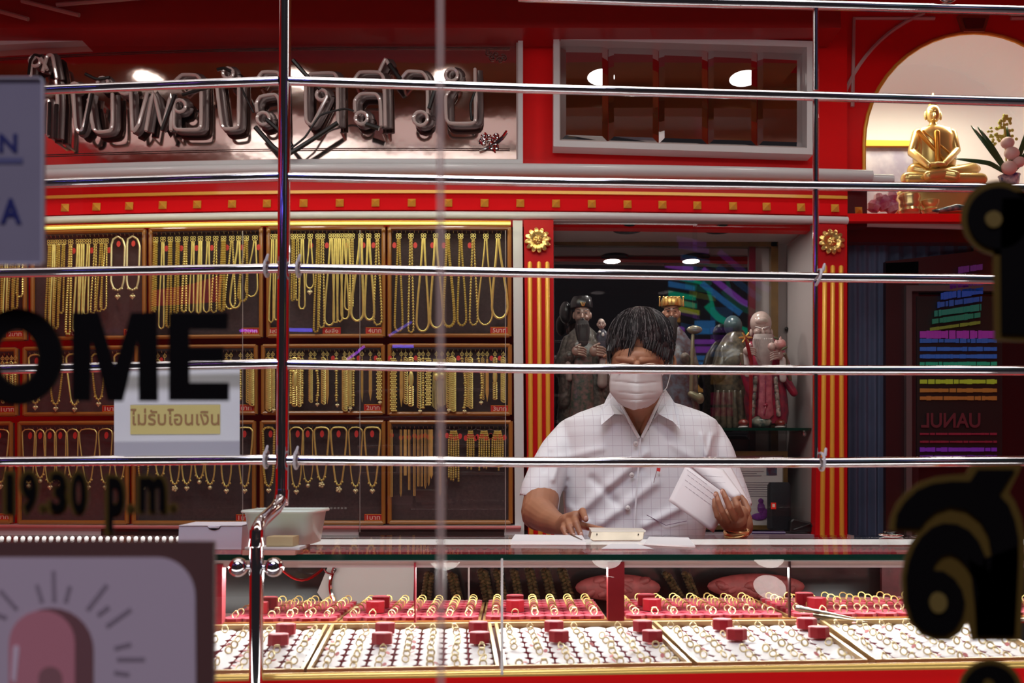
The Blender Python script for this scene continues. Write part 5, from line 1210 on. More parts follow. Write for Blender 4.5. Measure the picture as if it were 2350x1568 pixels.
# green plastic bin
Yg = ydepth(1268, CTZ)
t = thing('plastic_bin', 'pale green translucent plastic bin standing on the counter behind the bent pole', 'bin', ontop(635, 1268))
q = MB(); c0, c1 = P(560, 1258, Yg), P(706, 1258, Yg); d0, d1 = P(555, 1175, Yg), P(715, 1175, Yg); z0 = CTZ+.012; z1 = d0.z; dd = .13
def binring(xa, xb, z, ya, yb2, rr=.02):
    pts = []
    for (cx_, cy_, a0) in ((xb-rr, yb2-rr, 0), (xa+rr, yb2-rr, pi/2), (xa+rr, ya+rr, pi), (xb-rr, ya+rr, 1.5*pi)):
        for i in range(5): an = a0+i*pi/8; pts.append((cx_+rr*math.cos(an), cy_+rr*math.sin(an), z))
    return pts
q.loft([binring(c0.x, c1.x, z0, Yg+.02, Yg+dd), binring(d0.x, d1.x, z1, Yg, Yg+dd+.02)], caps=False)
q.loft([binring(d0.x, d1.x, z1, Yg, Yg+dd+.02), binring(d0.x+.004, d1.x-.004, z1, Yg+.004, Yg+dd+.016, .016), binring(c0.x+.004, c1.x-.004, z0+.004, Yg+.024, Yg+dd-.004, .016)], caps=True)
obj('body', q, mat('bin green', (.72, .86, .74), .35, coat=.3, trans=.15), t, smooth=True)
obj('rim', MB().tube(binring(d0.x-.003, d1.x+.003, z1, Yg-.003, Yg+dd+.023), .003, 6, closed=True), mat('bin rim', (.80, .90, .80), .35), t, smooth=True)
for i, (x0_, x1_, y_, h_, m_, lab) in enumerate([(562, 682, 1270, 9, mat('pinkcard', (.70, .32, .25), .6), 'pink folder at the bottom of the stack before the green bin'), (565, 690, 1260, 6, paper, 'sheaf of white papers on the pink folder'), (612, 672, 1252, 17, mat('kraft', (.62, .48, .26), .6), 'brown kraft block of slips on the papers')]):
    Yp = Yg-.05
    zb = [CTZ+.0005, CTZ+.0085, CTZ+.0135][i]; zt_ = [CTZ+.008, CTZ+.0130, CTZ+.030][i]
    q = MB().box((P(x0_, y_, Yp).x, Yp-.015+i*.006, zb), (P(x1_, y_, Yp).x, Yp+.045, zt_))
    recenter(obj('paper_stack', q, m_, label=lab, cat='paper'))
# calculator
Yk = ydepth(1243, CTZ)
t = thing('calculator', 'calculator seen from its pale champagne underside edge, propped on the counter by his hand', 'calculator', ontop(1412, 1243))
a_ = P(1352, 1243, Yk); b_ = P(1470, 1243, Yk); c_ = P(1480, 1220, Yk+.04); d_ = P(1356, 1219, Yk+.04)
q = MB(); pts = [P(1354, 1237, Yk-.002), P(1360, 1243, Yk-.002), P(1470, 1243, Yk-.002), P(1476, 1238, Yk-.002), P(1480, 1220, Yk+.01), P(1358, 1220, Yk+.01)]
q.prism(pts, Vector((0, .05, .002))); obj('body', q, mat('champagne', (.58, .50, .38), .3, .4, coat=.3, noise_amt=.15), t, bevel=.002)
obj('top_plate', MB().prism([p_+Vector((0, -.0008, .0)) for p_ in (P(1357, 1221, Yk+.01), P(1481, 1222, Yk+.01), P(1482, 1218, Yk+.012), P(1356, 1216, Yk+.012))], Vector((0, .05, .002))), mat('calc cream', (.75, .70, .6), .4), t)
for x in (1370, 1465): obj('screw', MB().cap(P(x, 1226, Yk+.003), P(x, 1226, Yk+.009), .0012, .0012, 8, 2), black, t)
for x in (1372, 1455): obj('foot', MB().box((P(x-8, 1244, Yk).x, Yk, CTZ), (P(x+8, 1244, Yk).x, Yk+.01, CTZ+.003)), mat('rubber', (.08, .06, .05), .7), t)
o = MB().tube([ontop(1312, 1236)+Vector((0, 0, .006)), ontop(1336, 1248)+Vector((0, 0, .004))], .0035, 8); o = obj('pen', o, mat('pen brown', (.10, .07, .03), .25, .6), smooth=True, label='short dark metal pen under the fingers of his left hand', cat='pen'); recenter(o)
for i, (pts, lab) in enumerate([([(1172, 1250), (1345, 1252), (1336, 1236), (1182, 1234)], 'white booklet lying on the counter under his hand'), ([(1380, 1262), (1500, 1262), (1462, 1250), (1400, 1250)], 'white slip lying on the glass before the calculator'), ([(1478, 1252), (1596, 1258), (1580, 1238), (1490, 1236)], 'white printed sheets lying on the counter right of the calculator')]):
    q = MB(); b_ = [ontop(x, y) for x, y in pts]; q.prism([p_+Vector((0, 0, .0008)) for p_ in b_], Vector((0, 0, [.006, .001, .003][i]))); recenter(obj('paper', q, paper, label=lab, cat='paper'))
t = thing('dish', 'small dark stone on a silver spoon shaped dish at the right end of the counter', 'dish', ontop(2045, 1232))
c = ontop(2045, 1232)
q = MB(); q.ell(c+Vector((0, 0, .004)), (.026, .03, .004)); obj('plate', q, steel, t, smooth=True)
q = MB(); q.ell(c+Vector((0, 0, .008)), (.017, .02, .006)); obj('stone', q, blackgl, t, smooth=True)
q = MB(); q.ell(c+Vector((.05, -.02, .003)), (.014, .012, .003)); obj('spoon_bowl', q, blackgl, t, smooth=True)
# tweezers on the trays
for i, (p0, p1, lab) in enumerate(((( 1826, 1396), (1965, 1420), 'steel tweezers with ribbed handle, the upper one on the ring trays'), ((1866, 1414), (1990, 1428), 'steel tweezers with ribbed handle, the lower one on the ring trays'))):
    a_ = P(p0[0], p0[1], 1.585); b_ = P(p1[0], p1[1], 1.56); q = MB(); n = 14
    pts = [a_.lerp(b_, j/n) for j in range(n+1)]
    q.tube(pts, [.0055*(1.0-.065*j)*(1.05 if j % 2 else .92) for j in range(n+1)], 10)
    recenter(obj('tweezers', q, mat('tweezer steel', (.62, .58, .48), .25, .9), smooth=True, label=lab, cat='tweezers', group='tweezers on the ring trays'))
# ================================================================ CHROME WINDOW BARS
YRAIL = 1.40
def vpole(px0, px1, y0, y1, r, Y): return [P(px0, y0, Y), P(px1, y1, Y)]
t = thing('chrome_pole', 'thick chrome pole with a sideways bend, standing before the counter', 'pole', P(588, 1568, 1.28))
k = K(800, YRAIL); q = MB()
main = [(655, -40, YRAIL), (653, 300, YRAIL), (650, 700, YRAIL), (647, 1120, YRAIL), (645, 1140, YRAIL-.003), (641, 1155, YRAIL-.012), (632, 1168, YRAIL-.025), (612, 1186, YRAIL-.055), (600, 1198, YRAIL-.075), (592, 1214, YRAIL-.092), (590, 1232, YRAIL-.1), (589, 1260, YRAIL-.1), (588, 1420, YRAIL-.1), (587, 1900, YRAIL-.1)]
sp = []
for i in range(len(main)-1):
    a_, b_ = P(*main[i]), P(*main[i+1]); n = 8 if i < 3 or i > 10 else 2
    for j in range(n): sp.append(a_.lerp(b_, j/n))
sp.append(P(*main[-1])); q.tube(sp, 14.3*k, 20); obj('tube', q, chrome, t, smooth=True)
for (x, y, Y) in ((647, 1142, YRAIL-.003), (589, 1236, YRAIL-.1)):
    c = P(x, y, Y); q = MB()
    q.tube([c+Vector((0, 0, z)) for z in (-.012, -.010, .010, .012)], [14.6*k, 15.4*k, 15.4*k, 14.6*k], 18); obj('weld_collar', q, chrome, t, smooth=True)
for sg, x in ((-1, 547), (1, 629)):
    c = P(x, 1302, YRAIL-.1); q = MB(); q.ell(c, (22*K(1302, 1.3),)*3, seg=28, rings=18); obj('ball', q, chrome, t, smooth=True)
    q = MB(); q.tube([c, P(588+sg*8, 1302, YRAIL-.1)], 6.5*K(1302, 1.3), 12); obj('ball_stub', q, chrome, t, smooth=True)
def bar(name, pts, r, lab, grp=None, cat='bar'):
    q = MB(); sp = []
    for (a_, b_) in zip(pts, pts[1:]):
        for j in range(12): sp.append(P(a_[0]+(b_[0]-a_[0])*j/12, a_[1]+(b_[1]-a_[1])*j/12, YRAIL))
    sp.append(P(pts[-1][0], pts[-1][1], YRAIL)); q.tube(sp, r*k, 16)
    return recenter(obj(name, q, chrome, smooth=True, label=lab, cat=cat, group=grp))
RN = ['top', 'second', 'third', 'fourth', 'bottom']
LR = [((-60, 213), (640, 186)), ((-60, 426), (640, 405)), ((-60, 628), (640, 616)), ((-60, 849), (640, 835)), ((-60, 1060), (636, 1055))]
RR = [[(664, 186), (1200, 203), (1872, 221), (2420, 236)], [(664, 406), (1200, 417), (1872, 427), (2420, 433)], [(664, 616), (1200, 626), (1872, 637), (2420, 643)], [(662, 836), (1200, 846), (1872, 850), (2420, 851)], [(660, 1056), (1200, 1061), (1872, 1062), (2420, 1058)]]
for i in range(5):
    bar('chrome_bar', list(LR[i]), 11.3, 'chrome window bar left of the thick pole, %s from the top' % ['first', 'second', 'third', 'fourth', 'fifth'][i], 'chrome window bars')
    bar('chrome_bar', RR[i], 11.3, 'long chrome bar right of the thick pole, %s full one from the top' % ['first', 'second', 'third', 'fourth', 'fifth'][i], 'chrome window bars')
bar('chrome_bar', [(1190, -7), (1500, 4), (1872, 12), (2420, 26)], 11.3, 'chrome window bar along the top edge at the right', 'chrome window bars')
ys = [(14, 208), (230, 416), (438, 626), (648, 840), (861, 1052)]
for i, (a_, b_) in enumerate(ys):
    bar('chrome_upright', [(1872, a_), (1872, b_)], 6.8, 'short slim chrome upright piece, %s from the top of the slim post' % ['first', 'second', 'third', 'fourth', 'fifth'][i], 'slim chrome uprights', 'bar')
t = thing('chrome_ball', 'chrome ball standing under the top bar at the upper right', 'ball', P(2178, -6, YRAIL)); q = MB(); q.ell(P(2178, -20, YRAIL), (27*k,)*3, seg=28, rings=16); obj('ball', q, chrome, t, smooth=True)
for i, (x, y, lab) in enumerate(((612, 616, 'on the third bar just left of the thick pole'), (685, 617, 'on the third bar just right of the thick pole'), (611, 1054, 'on the lowest bar just left of the thick pole'), (680, 1056, 'on the lowest bar just right of the thick pole'), (1876, 638, 'at the crossing of the third bar and the slim upright'), (1885, 1060, 'at the foot of the slim upright'))):
    c = P(x, y, YRAIL); q = MB(); tl = .35 if i == 4 else 0
    q.tube([c+Vector((math.sin(a_)*0+tl*.013*math.cos(a_), -.0145*math.sin(a_), .013*math.cos(a_)+.0)) for a_ in [j*pi/8 for j in range(16)]], .0022, 6, closed=True); q.cap(c+Vector((.002+tl*.01, -.012, .010)), c+Vector((.004+tl*.012, -.011, .019)), .0025, .002, 6, 2)
    recenter(obj('cable_tie', q, mat('tie white', (.7, .66, .68), .5), smooth=True, label='white plastic cable tie '+lab, cat='cable tie', group='white cable ties'))
# paper notice behind the bars
t = thing('paper_notice', 'white paper notice with Thai words on a yellow band hung behind the left bars', 'sign', P(405, 1053, YRAIL+.03))
obj('sheet', MB().prism([P(262, 1052, YRAIL+.02), P(550, 1050, YRAIL+.02), P(550, 843, YRAIL+.02), P(262, 845, YRAIL+.02)], .0006), mat('notice paper', (.95, .95, .96), .7), t)
y_ = obj('yellow_band', MB().prism([P(299, 997, YRAIL+.0185), P(505, 996, YRAIL+.0185), P(505, 929, YRAIL+.0185), P(299, 930, YRAIL+.0185)], .0008), mat('yellow band', (.86, .72, .26), .7), t)
obj('notice_text', glyph('ไม่รับโอนเงิน', 299, 938, 503, 976, YRAIL+.0175, off=.004, ext=.0005), mat('notice ink', (.45, .24, .10), .7), t)
# ================================================================ STREET WINDOW AND ITS STICKERS
YW = .60
jointm = mat('joint', (.95, .72, .6), .3); jointm.node_tree.nodes['Principled BSDF'].inputs['Alpha'].default_value = .35
sw = obj('window_1', MB().prism([P(-120, 1700, YW+.006), P(2470, 1700, YW+.006), P(2470, -120, YW+.006), P(-120, -120, YW+.006)], .006), pane, kind='structure')
obj('glass_joint', MB().prism([P(1002, 1700, YW+.004), P(1020, 1700, YW+.004), P(1018, -120, YW+.004), P(1001, -120, YW+.004)], .008), jointm, sw)
dk = mat('decal black', (.004, .003, .003), .6, spec=.1); bg = mat('decal brown', (.035, .018, .006), .6, spec=.1); gd = mat('decal gold', (.12, .072, .012), .55, spec=.2)
def decal(name, polys, Y, m_, par, th=.0012):
    q = MB()
    for p_ in polys: q.prism([P(x, y, Y) for x, y in p_], th)
    return obj(name, q, m_, par)
def ringpoly(cx, cy, ro, ri, Y, m_, par, name='letter_fill', th=.0012, n=40):
    q = MB(); 
    for off in (0, th):
        q.v += [P(cx+ro[0]*math.cos(2*pi*i/n), cy+ro[1]*math.sin(2*pi*i/n), Y)+Vector((0, off, 0)) for i in range(n)]+[P(cx+ri[0]*math.cos(2*pi*i/n), cy+ri[1]*math.sin(2*pi*i/n), Y)+Vector((0, off, 0)) for i in range(n)]
    for i in range(n):
        j = (i+1) % n; q.face([i, j, n+j, n+i]); q.face([2*n+i, 3*n+i, 3*n+j, 2*n+j]); q.face([i, 2*n+i, 2*n+j, j]); q.face([n+i, n+j, 3*n+j, 3*n+i])
    return obj(name, q, m_, par)
t = thing('window_letter', 'large black capital letter O stuck on the street window at the left', 'letter', P(40, 923, YW), 'large black letters on the window')
ringpoly(40, 819, (101, 107), (50, 66), YW, dk, t); ringpoly(40, 819, (105, 111), (46, 62), YW+.0014, bg, t, 'letter_rim')
t = thing('window_letter', 'large black capital letter M stuck on the street window', 'letter', P(262, 923, YW), 'large black letters on the window')
Mp = [(165, 717), (226, 717), (263, 842), (300, 717), (360, 717), (362, 921), (318, 921), (316, 778), (281, 921), (246, 921), (209, 778), (207, 921), (165, 921)]
decal('letter_fill', [Mp], YW, dk, t)
t2_ = []
t = thing('window_letter', 'large black capital letter E stuck on the street window', 'letter', P(455, 923, YW), 'large black letters on the window')
Ep = [(387, 718), (523, 718), (523, 757), (434, 757), (434, 798), (513, 798), (513, 831), (434, 831), (434, 878), (525, 878), (525, 920), (387, 920)]
decal('letter_fill', [Ep], YW, dk, t)
for (x, y) in ((0, 0),): pass
t = thing('opening_hours', 'small black lettering with gold outline on the window, reading 19.30 p.m.', 'lettering', P(210, 1190, YW))
for ch, x0_, y0_, x1_, y1_ in (('1', 10, 1084, 32, 1180), ('9', 46, 1082, 86, 1182), ('.', 91, 1160, 106, 1176), ('3', 112, 1082, 154, 1180), ('0', 160, 1082, 200, 1182), ('p', 244, 1092, 286, 1225), ('.', 293, 1160, 307, 1178), ('m', 316, 1092, 382, 1178), ('.', 390, 1158, 405, 1176)):
    obj('digit' if ch in '1930' else 'letter', glyph(ch, x0_+4, y0_+4, x1_-4, y1_-4, YW, off=.035), dk, t)
    obj('gold_outline', glyph(ch, x0_-4, y0_-4, x1_+4, y1_+4, YW+.002, off=.06), gd, t)
# Thai letters at right
t = thing('window_letter', 'black Thai letter with round head and straight stem on the window, upper right', 'letter', P(2300, 780, YW), 'gold outlined Thai letters on the window')
decal('gold_outline', [disc(2292, 500, 86, 36), [(2280, 560), (2283, 782), (2420, 786), (2420, 440), (2300, 440)]], YW+.0016, gd, t)
decal('letter_fill', [disc(2292, 500, 71, 36), [(2297, 540), (2299, 767), (2420, 770), (2420, 455), (2300, 455)]], YW, dk, t)
decal('gold_dot', [disc(2281, 503, 19, 24)], YW-.0013, mat('decal gold light', (.20, .135, .03), .5), t)
def C7(pts): return [(1750+x/2.76, 1000+y/2.76) for x, y in pts]
t = thing('window_letter', 'large curly black Thai letter with gold outline on the window, lower right', 'letter', P(2220, 1470, YW), 'gold outlined Thai letters on the window')
outer = C7([(800, 600), (812, 520), (850, 430), (910, 360), (1000, 295), (1100, 262), (1200, 250), (1290, 245), (1325, 185), (1650, 178), (1560, 360), (1600, 420), (1640, 520), (1665, 640), (1665, 800), (1640, 1300), (1325, 1300), (1300, 1180), (1260, 1250), (1180, 1300), (1100, 1300), (1010, 1270), (930, 1180), (885, 1060), (880, 900), (900, 780), (940, 680), (985, 620)])
decal('gold_outline', [outer], YW+.0016, gd, t)
arm = C7([(845, 582), (855, 500), (905, 420), (985, 345), (1080, 305), (1200, 290), (1320, 290), (1368, 215), (1600, 215), (1500, 375), (1560, 440), (1600, 540), (1622, 650), (1622, 800), (1600, 1270), (1360, 1270), (1352, 1100), (1330, 900), (1300, 780), (1440, 860), (1455, 760), (1435, 640), (1380, 540), (1290, 470), (1190, 450), (1100, 480), (1040, 530), (1000, 585)])
loop = C7([(1010, 640), (1080, 580), (1150, 555), (1230, 560), (1310, 600), (1370, 670), (1410, 760), (1425, 860), (1430, 1000), (1400, 1120), (1340, 900), (1290, 820), (1240, 770), (1190, 748), (1140, 760), (1100, 800), (1080, 855), (1150, 860), (1220, 910), (1265, 980), (1285, 1060), (1270, 1140), (1225, 1220), (1160, 1262), (1090, 1262), (1010, 1230), (950, 1160), (918, 1050), (912, 900), (930, 800), (965, 710)])
decal('letter_fill', [arm, loop, C7([(1400, 780), (1620, 700), (1600, 1270), (1360, 1270), (1352, 1100)])], YW, dk, t)
decal('gold_dot', [C7([(1115+55*math.cos(i*pi/12), 1060+66*math.sin(i*pi/12)) for i in range(24)])], YW-.0013, MATS['decal gold light'], t)
t = thing('window_letter', 'top of a black round Thai letter with gold outline at the bottom right edge', 'letter', P(2270, 1640, YW), 'gold outlined Thai letters on the window')
decal('gold_outline', [disc(2274, 1588, 74, 36)], YW+.0016, gd, t); decal('letter_fill', [disc(2274, 1588, 62, 36)], YW, dk, t); decal('gold_dot', [disc(2270, 1572, 12, 20)], YW-.0013, gd, t)
# acrylic plate upper left
t = thing('acrylic_plate', 'grey violet acrylic plate with blue letters hanging at the upper left of the window', 'sign', P(20, 608, YW-.02))
pts = [(-120, 606), (92, 606), (98, 600), (98, 186), (92, 180), (-120, 180)]
obj('plate', MB().prism([P(x, y, YW-.02) for x, y in pts], .004), mat('acrylic', (.31, .28, .34), .25, noise_amt=.12, noise_scale=8), t)
obj('plate_edge', MB().tube([P(x, y, YW-.021) for x, y in pts], .0009, 6), mat('acryledge', (.6, .56, .62), .2), t, smooth=True)
blu = mat('plate blue', (.012, .016, .13), .5)
obj('letter', glyph('N', -2, 307, 39, 350, YW-.0205, off=.03, ext=.0005), blu, t)
obj('letter', glyph('A', 0, 455, 49, 514, YW-.0205, off=.035, ext=.0005), blu, t)
obj('letter', glyph('Y', -48, 455, -4, 514, YW-.0205, off=.035, ext=.0005), blu, t)
obj('underline', MB().prism([P(-10, 375, YW-.0205), P(52, 375, YW-.0205), P(52, 362, YW-.0205), P(-10, 362, YW-.0205)], .0004), mat('plate blue2', (.12, .12, .24), .5), t)
# beige sign at the lower left
t = thing('window_sign', 'brown bordered grey sign with an arched button drawing at the lower left of the window', 'sign', P(240, 1700, YW-.03))
br = mat('sign brown', (.13, .055, .045), .6); gr = mat('sign grey', (.66, .53, .58), .7)
obj('board', MB().prism([P(x, y, YW-.03) for x, y in ((-150, 1700), (490, 1700), (491, 1243), (-150, 1243))], .004), br, t)
pl = [(-150, 1280), (360, 1280)]+[(360+88*math.sin(i*pi/20), 1280+92-92*math.cos(i*pi/20)) for i in range(1, 11)]+[(450, 1700), (-150, 1700)]
obj('plate', MB().prism([P(x, y, YW-.0312) for x, y in pl[::-1]], .0012), gr, t)
def archp(x0_, x1_, y0_): 
    r = (x1_-x0_)/2; return [(x0_, 1700), (x1_, 1700), (x1_, y0_+r)]+[((x0_+x1_)/2+r*math.cos(i*pi/14), y0_+r-r*math.sin(i*pi/14)) for i in range(1, 14)]+[(x0_, y0_+r)]
obj('arch_shadow', MB().prism([P(x, y, YW-.0318) for x, y in archp(20, 214, 1396)], .0006), mat('sign shade', (.24, .10, .10), .7), t)
obj('arch', MB().prism([P(x, y, YW-.0324) for x, y in archp(20, 172, 1402)], .0006), mat('sign pink', (.72, .27, .30), .7), t)
obj('arch_light', MB().prism([P(x, y, YW-.0328) for x, y in ((26, 1560), (36, 1568), (44, 1490), (40, 1480), (30, 1484))], .0004), mat('sign pale', (.9, .7, .75), .7), t)
obj('arch_core', MB().prism([P(x, y, YW-.0328) for x, y in archp(88, 142, 1530)], .0004), mat('sign core', (.36, .16, .16), .7), t)
ink = mat('sign ray', (.36, .28, .32), .7)
q = MB()
for (x0_, y0_, x1_, y1_) in ((122, 1310, 124, 1380), (84, 1342, 96, 1382), (160, 1345, 150, 1382), (245, 1342, 200, 1400), (250, 1392, 224, 1412), (300, 1398, 244, 1438), (300, 1478, 262, 1488), (332, 1513, 268, 1513), (296, 1548, 262, 1543), (0, 1355, 38, 1398), (-20, 1405, 14, 1418)):
    dx, dy = x1_-x0_, y1_-y0_; L = math.hypot(dx, dy); nx, ny = -dy/L*4.5, dx/L*4.5
    q.prism([P(x0_+nx, y0_+ny, YW-.0316), P(x1_+nx, y1_+ny, YW-.0316), P(x1_-nx, y1_-ny, YW-.0316), P(x0_-nx, y0_-ny, YW-.0316)], .0004)
obj('ray_marks', q, ink, t)
# street side: light sign across the street seen in the cabinet mirror
MYY = CB-.03
def V(px, py, D=8.0): p_ = P(px, py, D); return Vector((p_.x, 2*MYY-D, p_.z))
ls = thing('street_light_sign', 'rainbow light sign across the street, reflected in the cabinet mirror', 'sign', V(1615, 1000))
cols = [((.45, .10, .8), 'violet'), ((.05, .30, .8), 'blue'), ((0, .6, .35), 'green'), ((.6, .65, .05), 'yellow'), ((.8, .35, .08), 'orange'), ((.8, .02, .15), 'pinkred')]
bars = [(785, 10, 0), (803, 14, 0), (822, 10, 1), (836, 10, 1), (866, 14, 3), (880, 10, 4), (893, 14, 4), (930, 26, 5), (958, 18, 5), (752, 30, 1)]
for i, (y, h, c) in enumerate(bars):
    q = MB(); q.prism([V(1594, y+h/2), V(1640, y+h/2), V(1640, y-h/2), V(1594, y-h/2)], .02); obj('light_row', q, em('street%d' % c, cols[c][0], 1.0), ls)
fan = [(592, 1522, 1585, 0), (606, 1526, 1590, 0), (630, 1530, 1592, 1), (650, 1534, 1594, 1), (672, 1534, 1596, 2), (690, 1540, 1598, 2), (706, 1548, 1604, 3), (722, 1520, 1560, 4), (745, 1528, 1570, 0), (775, 1530, 1590, 1)]
for (y, xa, xb, c) in fan:
    q = MB(); q.prism([V(xa, y+8), V(xb, y+18), V(xb, y+8), V(xa, y-4)], .02); obj('light_row', q, em('street%d' % c, cols[c][0], 1.0), ls)
for pts, c, r in (([(1612, 618), (1650, 650), (1700, 690), (1720, 700)], 0, 7), ([(1610, 650), (1660, 690), (1700, 720)], 1, 7), ([(1622, 700), (1650, 730), (1700, 756), (1716, 762)], 2, 8), ([(1560, 640), (1620, 655), (1640, 720)], 2, 4)):
    q = MB(); q.tube([V(x, y) for x, y in smoothpath(pts, 6)], r*K(700, 8), 8); obj('light_curve', q, em('street%d' % c, cols[c][0], 1.0), ls, smooth=True)

# neon tubes across the street that glint in the sliding panes
def V2(px, py, D=6.8): p_ = P(px, py, D); return Vector((p_.x, 2*3.17-D, p_.z))
for i, (pts, c, r, es, lab) in enumerate([([(548, 758), (590, 760)], (.35, .08, 1), 3, 16, 'short violet neon tube'), ([(664, 757), (716, 758)], (.15, .12, 1), 4, 20, 'short blue violet neon tube'), ([(902, 796), (950, 796)], (.12, .12, 1), 3.5, 20, 'level blue neon tube'),
        ([(893, 772), (946, 740)], (.2, .15, .9), 3, 10, 'slanting blue neon tube'), ([(796, 826), (838, 796)], (.45, .1, .9), 3, 14, 'slanting purple neon tube')]):
    q = MB().tube([V2(*p_) for p_ in pts], r*K(760, 6.8), 8)
    recenter(obj('street_neon', q, em('neon%d' % i, c, es), smooth=True, label=lab+' across the street, glinting in the sliding panes', cat='neon tube', group='neon tubes across the street'))
for nm, pl, c, es, lab in (('blue', [(256, 728), (336, 728), (330, 560), (252, 560)], (.03, .08, .6), 4.5, 'tall blue lit shop sign across the street, mirrored in the sliding panes'), ('red', [(345, 700), (500, 690), (505, 630), (420, 655), (345, 665)], (.9, .02, .05), 3.5, 'ragged red lit shop sign across the street, mirrored in the sliding panes')):
    recenter(obj('street_sign', MB().prism([V2(*p_) for p_ in pl], -.03), em('ssign'+nm, c, es), label=lab, cat='sign'))
# ================================================================ THE SHOPKEEPER
YH = 2.38
skin = mat('skin', (.40, .175, .095), .48, noise_amt=.18, noise_scale=25, spec=.4)
# warm skin with subsurface
skin.node_tree.nodes['Principled BSDF'].inputs['Subsurface Radius'].default_value = (.02, .008, .004)
man = thing('person', 'man in glasses, white face mask and white checked shirt reading papers behind the counter', 'person', (P(1460, 1300, 2.47).x, 2.47, 0))
def KK(py, Y): return K(py, Y)
Bm = MB()
# skull and face (head bowed, looking down)
E(1470, 782, YH+.015, 71, 76, .098, Bm, 28, 20)
E(1462, 842, YH-.012, 62, 60, .085, Bm, 24, 16)
E(1461, 880, YH-.020, 54, 56, .075, Bm, 24, 16)
E(1462, 822, YH-.062, 44, 26, .040, Bm, 20, 12)           # brow/forehead
for sg in (-1, 1):
    C(Bm, (1462+sg*10, 828, YH-.098), (1462+sg*44, 824, YH-.078), 8, 7)      # brow ridges
    E(1462+sg*28, 842, YH-.082, 15, 8, .016, Bm, 12, 8)                       # closed lids
    E(1462+sg*34, 864, YH-.058, 20, 16, .026, Bm, 12, 8)                       # cheeks
C(Bm, (1461, 836, YH-.100), (1459, 876, YH-.122), 7, 11); E(1459, 880, YH-.115, 16, 8, .018, Bm, 12, 8)
C(Bm, (1461, 905, YH-.07), (1461, 920, YH-.06), 30, 26)
for sg, ex_ in ((1, 1541), (-1, 1393)):
    for i in range(9):
        a_ = -2.2+i*.55; C(Bm, (ex_+sg*2+7*math.cos(a_), 834+19*math.sin(a_), YH+.0), (ex_+sg*2+7*math.cos(a_+.55), 834+19*math.sin(a_+.55), YH), 3.4, 3.4, 8)
    E(ex_-sg*3, 836, YH+.004, 7, 17, .008, Bm, 10, 8)
C(Bm, (1466, 890, YH+.03), (1466, 990, 2.46), 50, 58, 20)
C(Bm, (1466, 960, 2.44), (1466, 1040, 2.46), 52, 70, 20)
for sg in (-1, 1): C(Bm, (1466+sg*30, 930, YH+.015), (1466+sg*10, 992, 2.375), 9, 8, 10)
# chest / shoulders / arms
C(Bm, (1380, 1005, 2.485), (1550, 1005, 2.485), 40, 40, 16); C(Bm, (1465, 1050, 2.49), (1460, 1300, 2.50), 88, 92, 20)
C(Bm, (1325, 1015, 2.475), (1270, 1075, 2.45), 28, 32, 18); C(Bm, (1270, 1075, 2.45), (1240, 1142, 2.42), 32, 39, 18)
C(Bm, (1243, 1142, 2.41), (1236, 1178, 2.37), 41, 41, 18)
C(Bm, (1238, 1178, 2.36), (1262, 1196, 2.27), 38, 30, 18)
C(Bm, (1262, 1196, 2.27), (1296, 1208, 2.17), 30, 19, 18)
C(Bm, (1600, 1015, 2.475), (1650, 1090, 2.46), 28, 32, 18); C(Bm, (1650, 1090, 2.46), (1672, 1150, 2.45), 32, 36, 18)
C(Bm, (1672, 1150, 2.45), (1696, 1200, 2.40), 36, 32, 18); C(Bm, (1698, 1206, 2.38), (1692, 1228, 2.25), 30, 20, 18)
armY = 2.15
def fing(pts, r0, r1):
    n = len(pts)
    for i in range(n-1):
        ra = r0+(r1-r0)*i/(n-1); rb = r0+(r1-r0)*(i+1)/(n-1); C(Bm, pts[i], pts[i+1], ra, rb, 12)
        if 0 < i: E(pts[i][0], pts[i][1], pts[i][2], ra*1.08, ra*1.08, ra*1.08*K(1180, 2.15), Bm, 12, 8)
# his right hand (left in the photo), resting on the counter
C(Bm, (1290, 1206, 2.18), (1305, 1196, 2.13), 18, 18, 16); C(Bm, (1296, 1196, 2.16), (1322, 1186, 2.10), 16, 14, 16); C(Bm, (1300, 1210, 2.15), (1312, 1200, 2.10), 14, 12, 14); C(Bm, (1312, 1188, 2.15), (1332, 1184, 2.11), 12, 12, 14)
fing([(1296, 1205, 2.13), (1293, 1214, 2.075), (1300, 1231, 2.06)], 8.6, 5.6)
fing([(1304, 1195, 2.12), (1307, 1208, 2.062), (1316, 1231, 2.045)], 9.2, 6.2)
fing([(1318, 1188, 2.11), (1323, 1202, 2.052), (1333, 1229, 2.035)], 9.6, 6.6)
fing([(1330, 1182, 2.12), (1337, 1174, 2.085), (1344, 1192, 2.05)], 9.8, 7.2)
fing([(1322, 1204, 2.11), (1350, 1210, 2.08), (1376, 1214, 2.06), (1392, 1216, 2.05)], 10, 4.6)
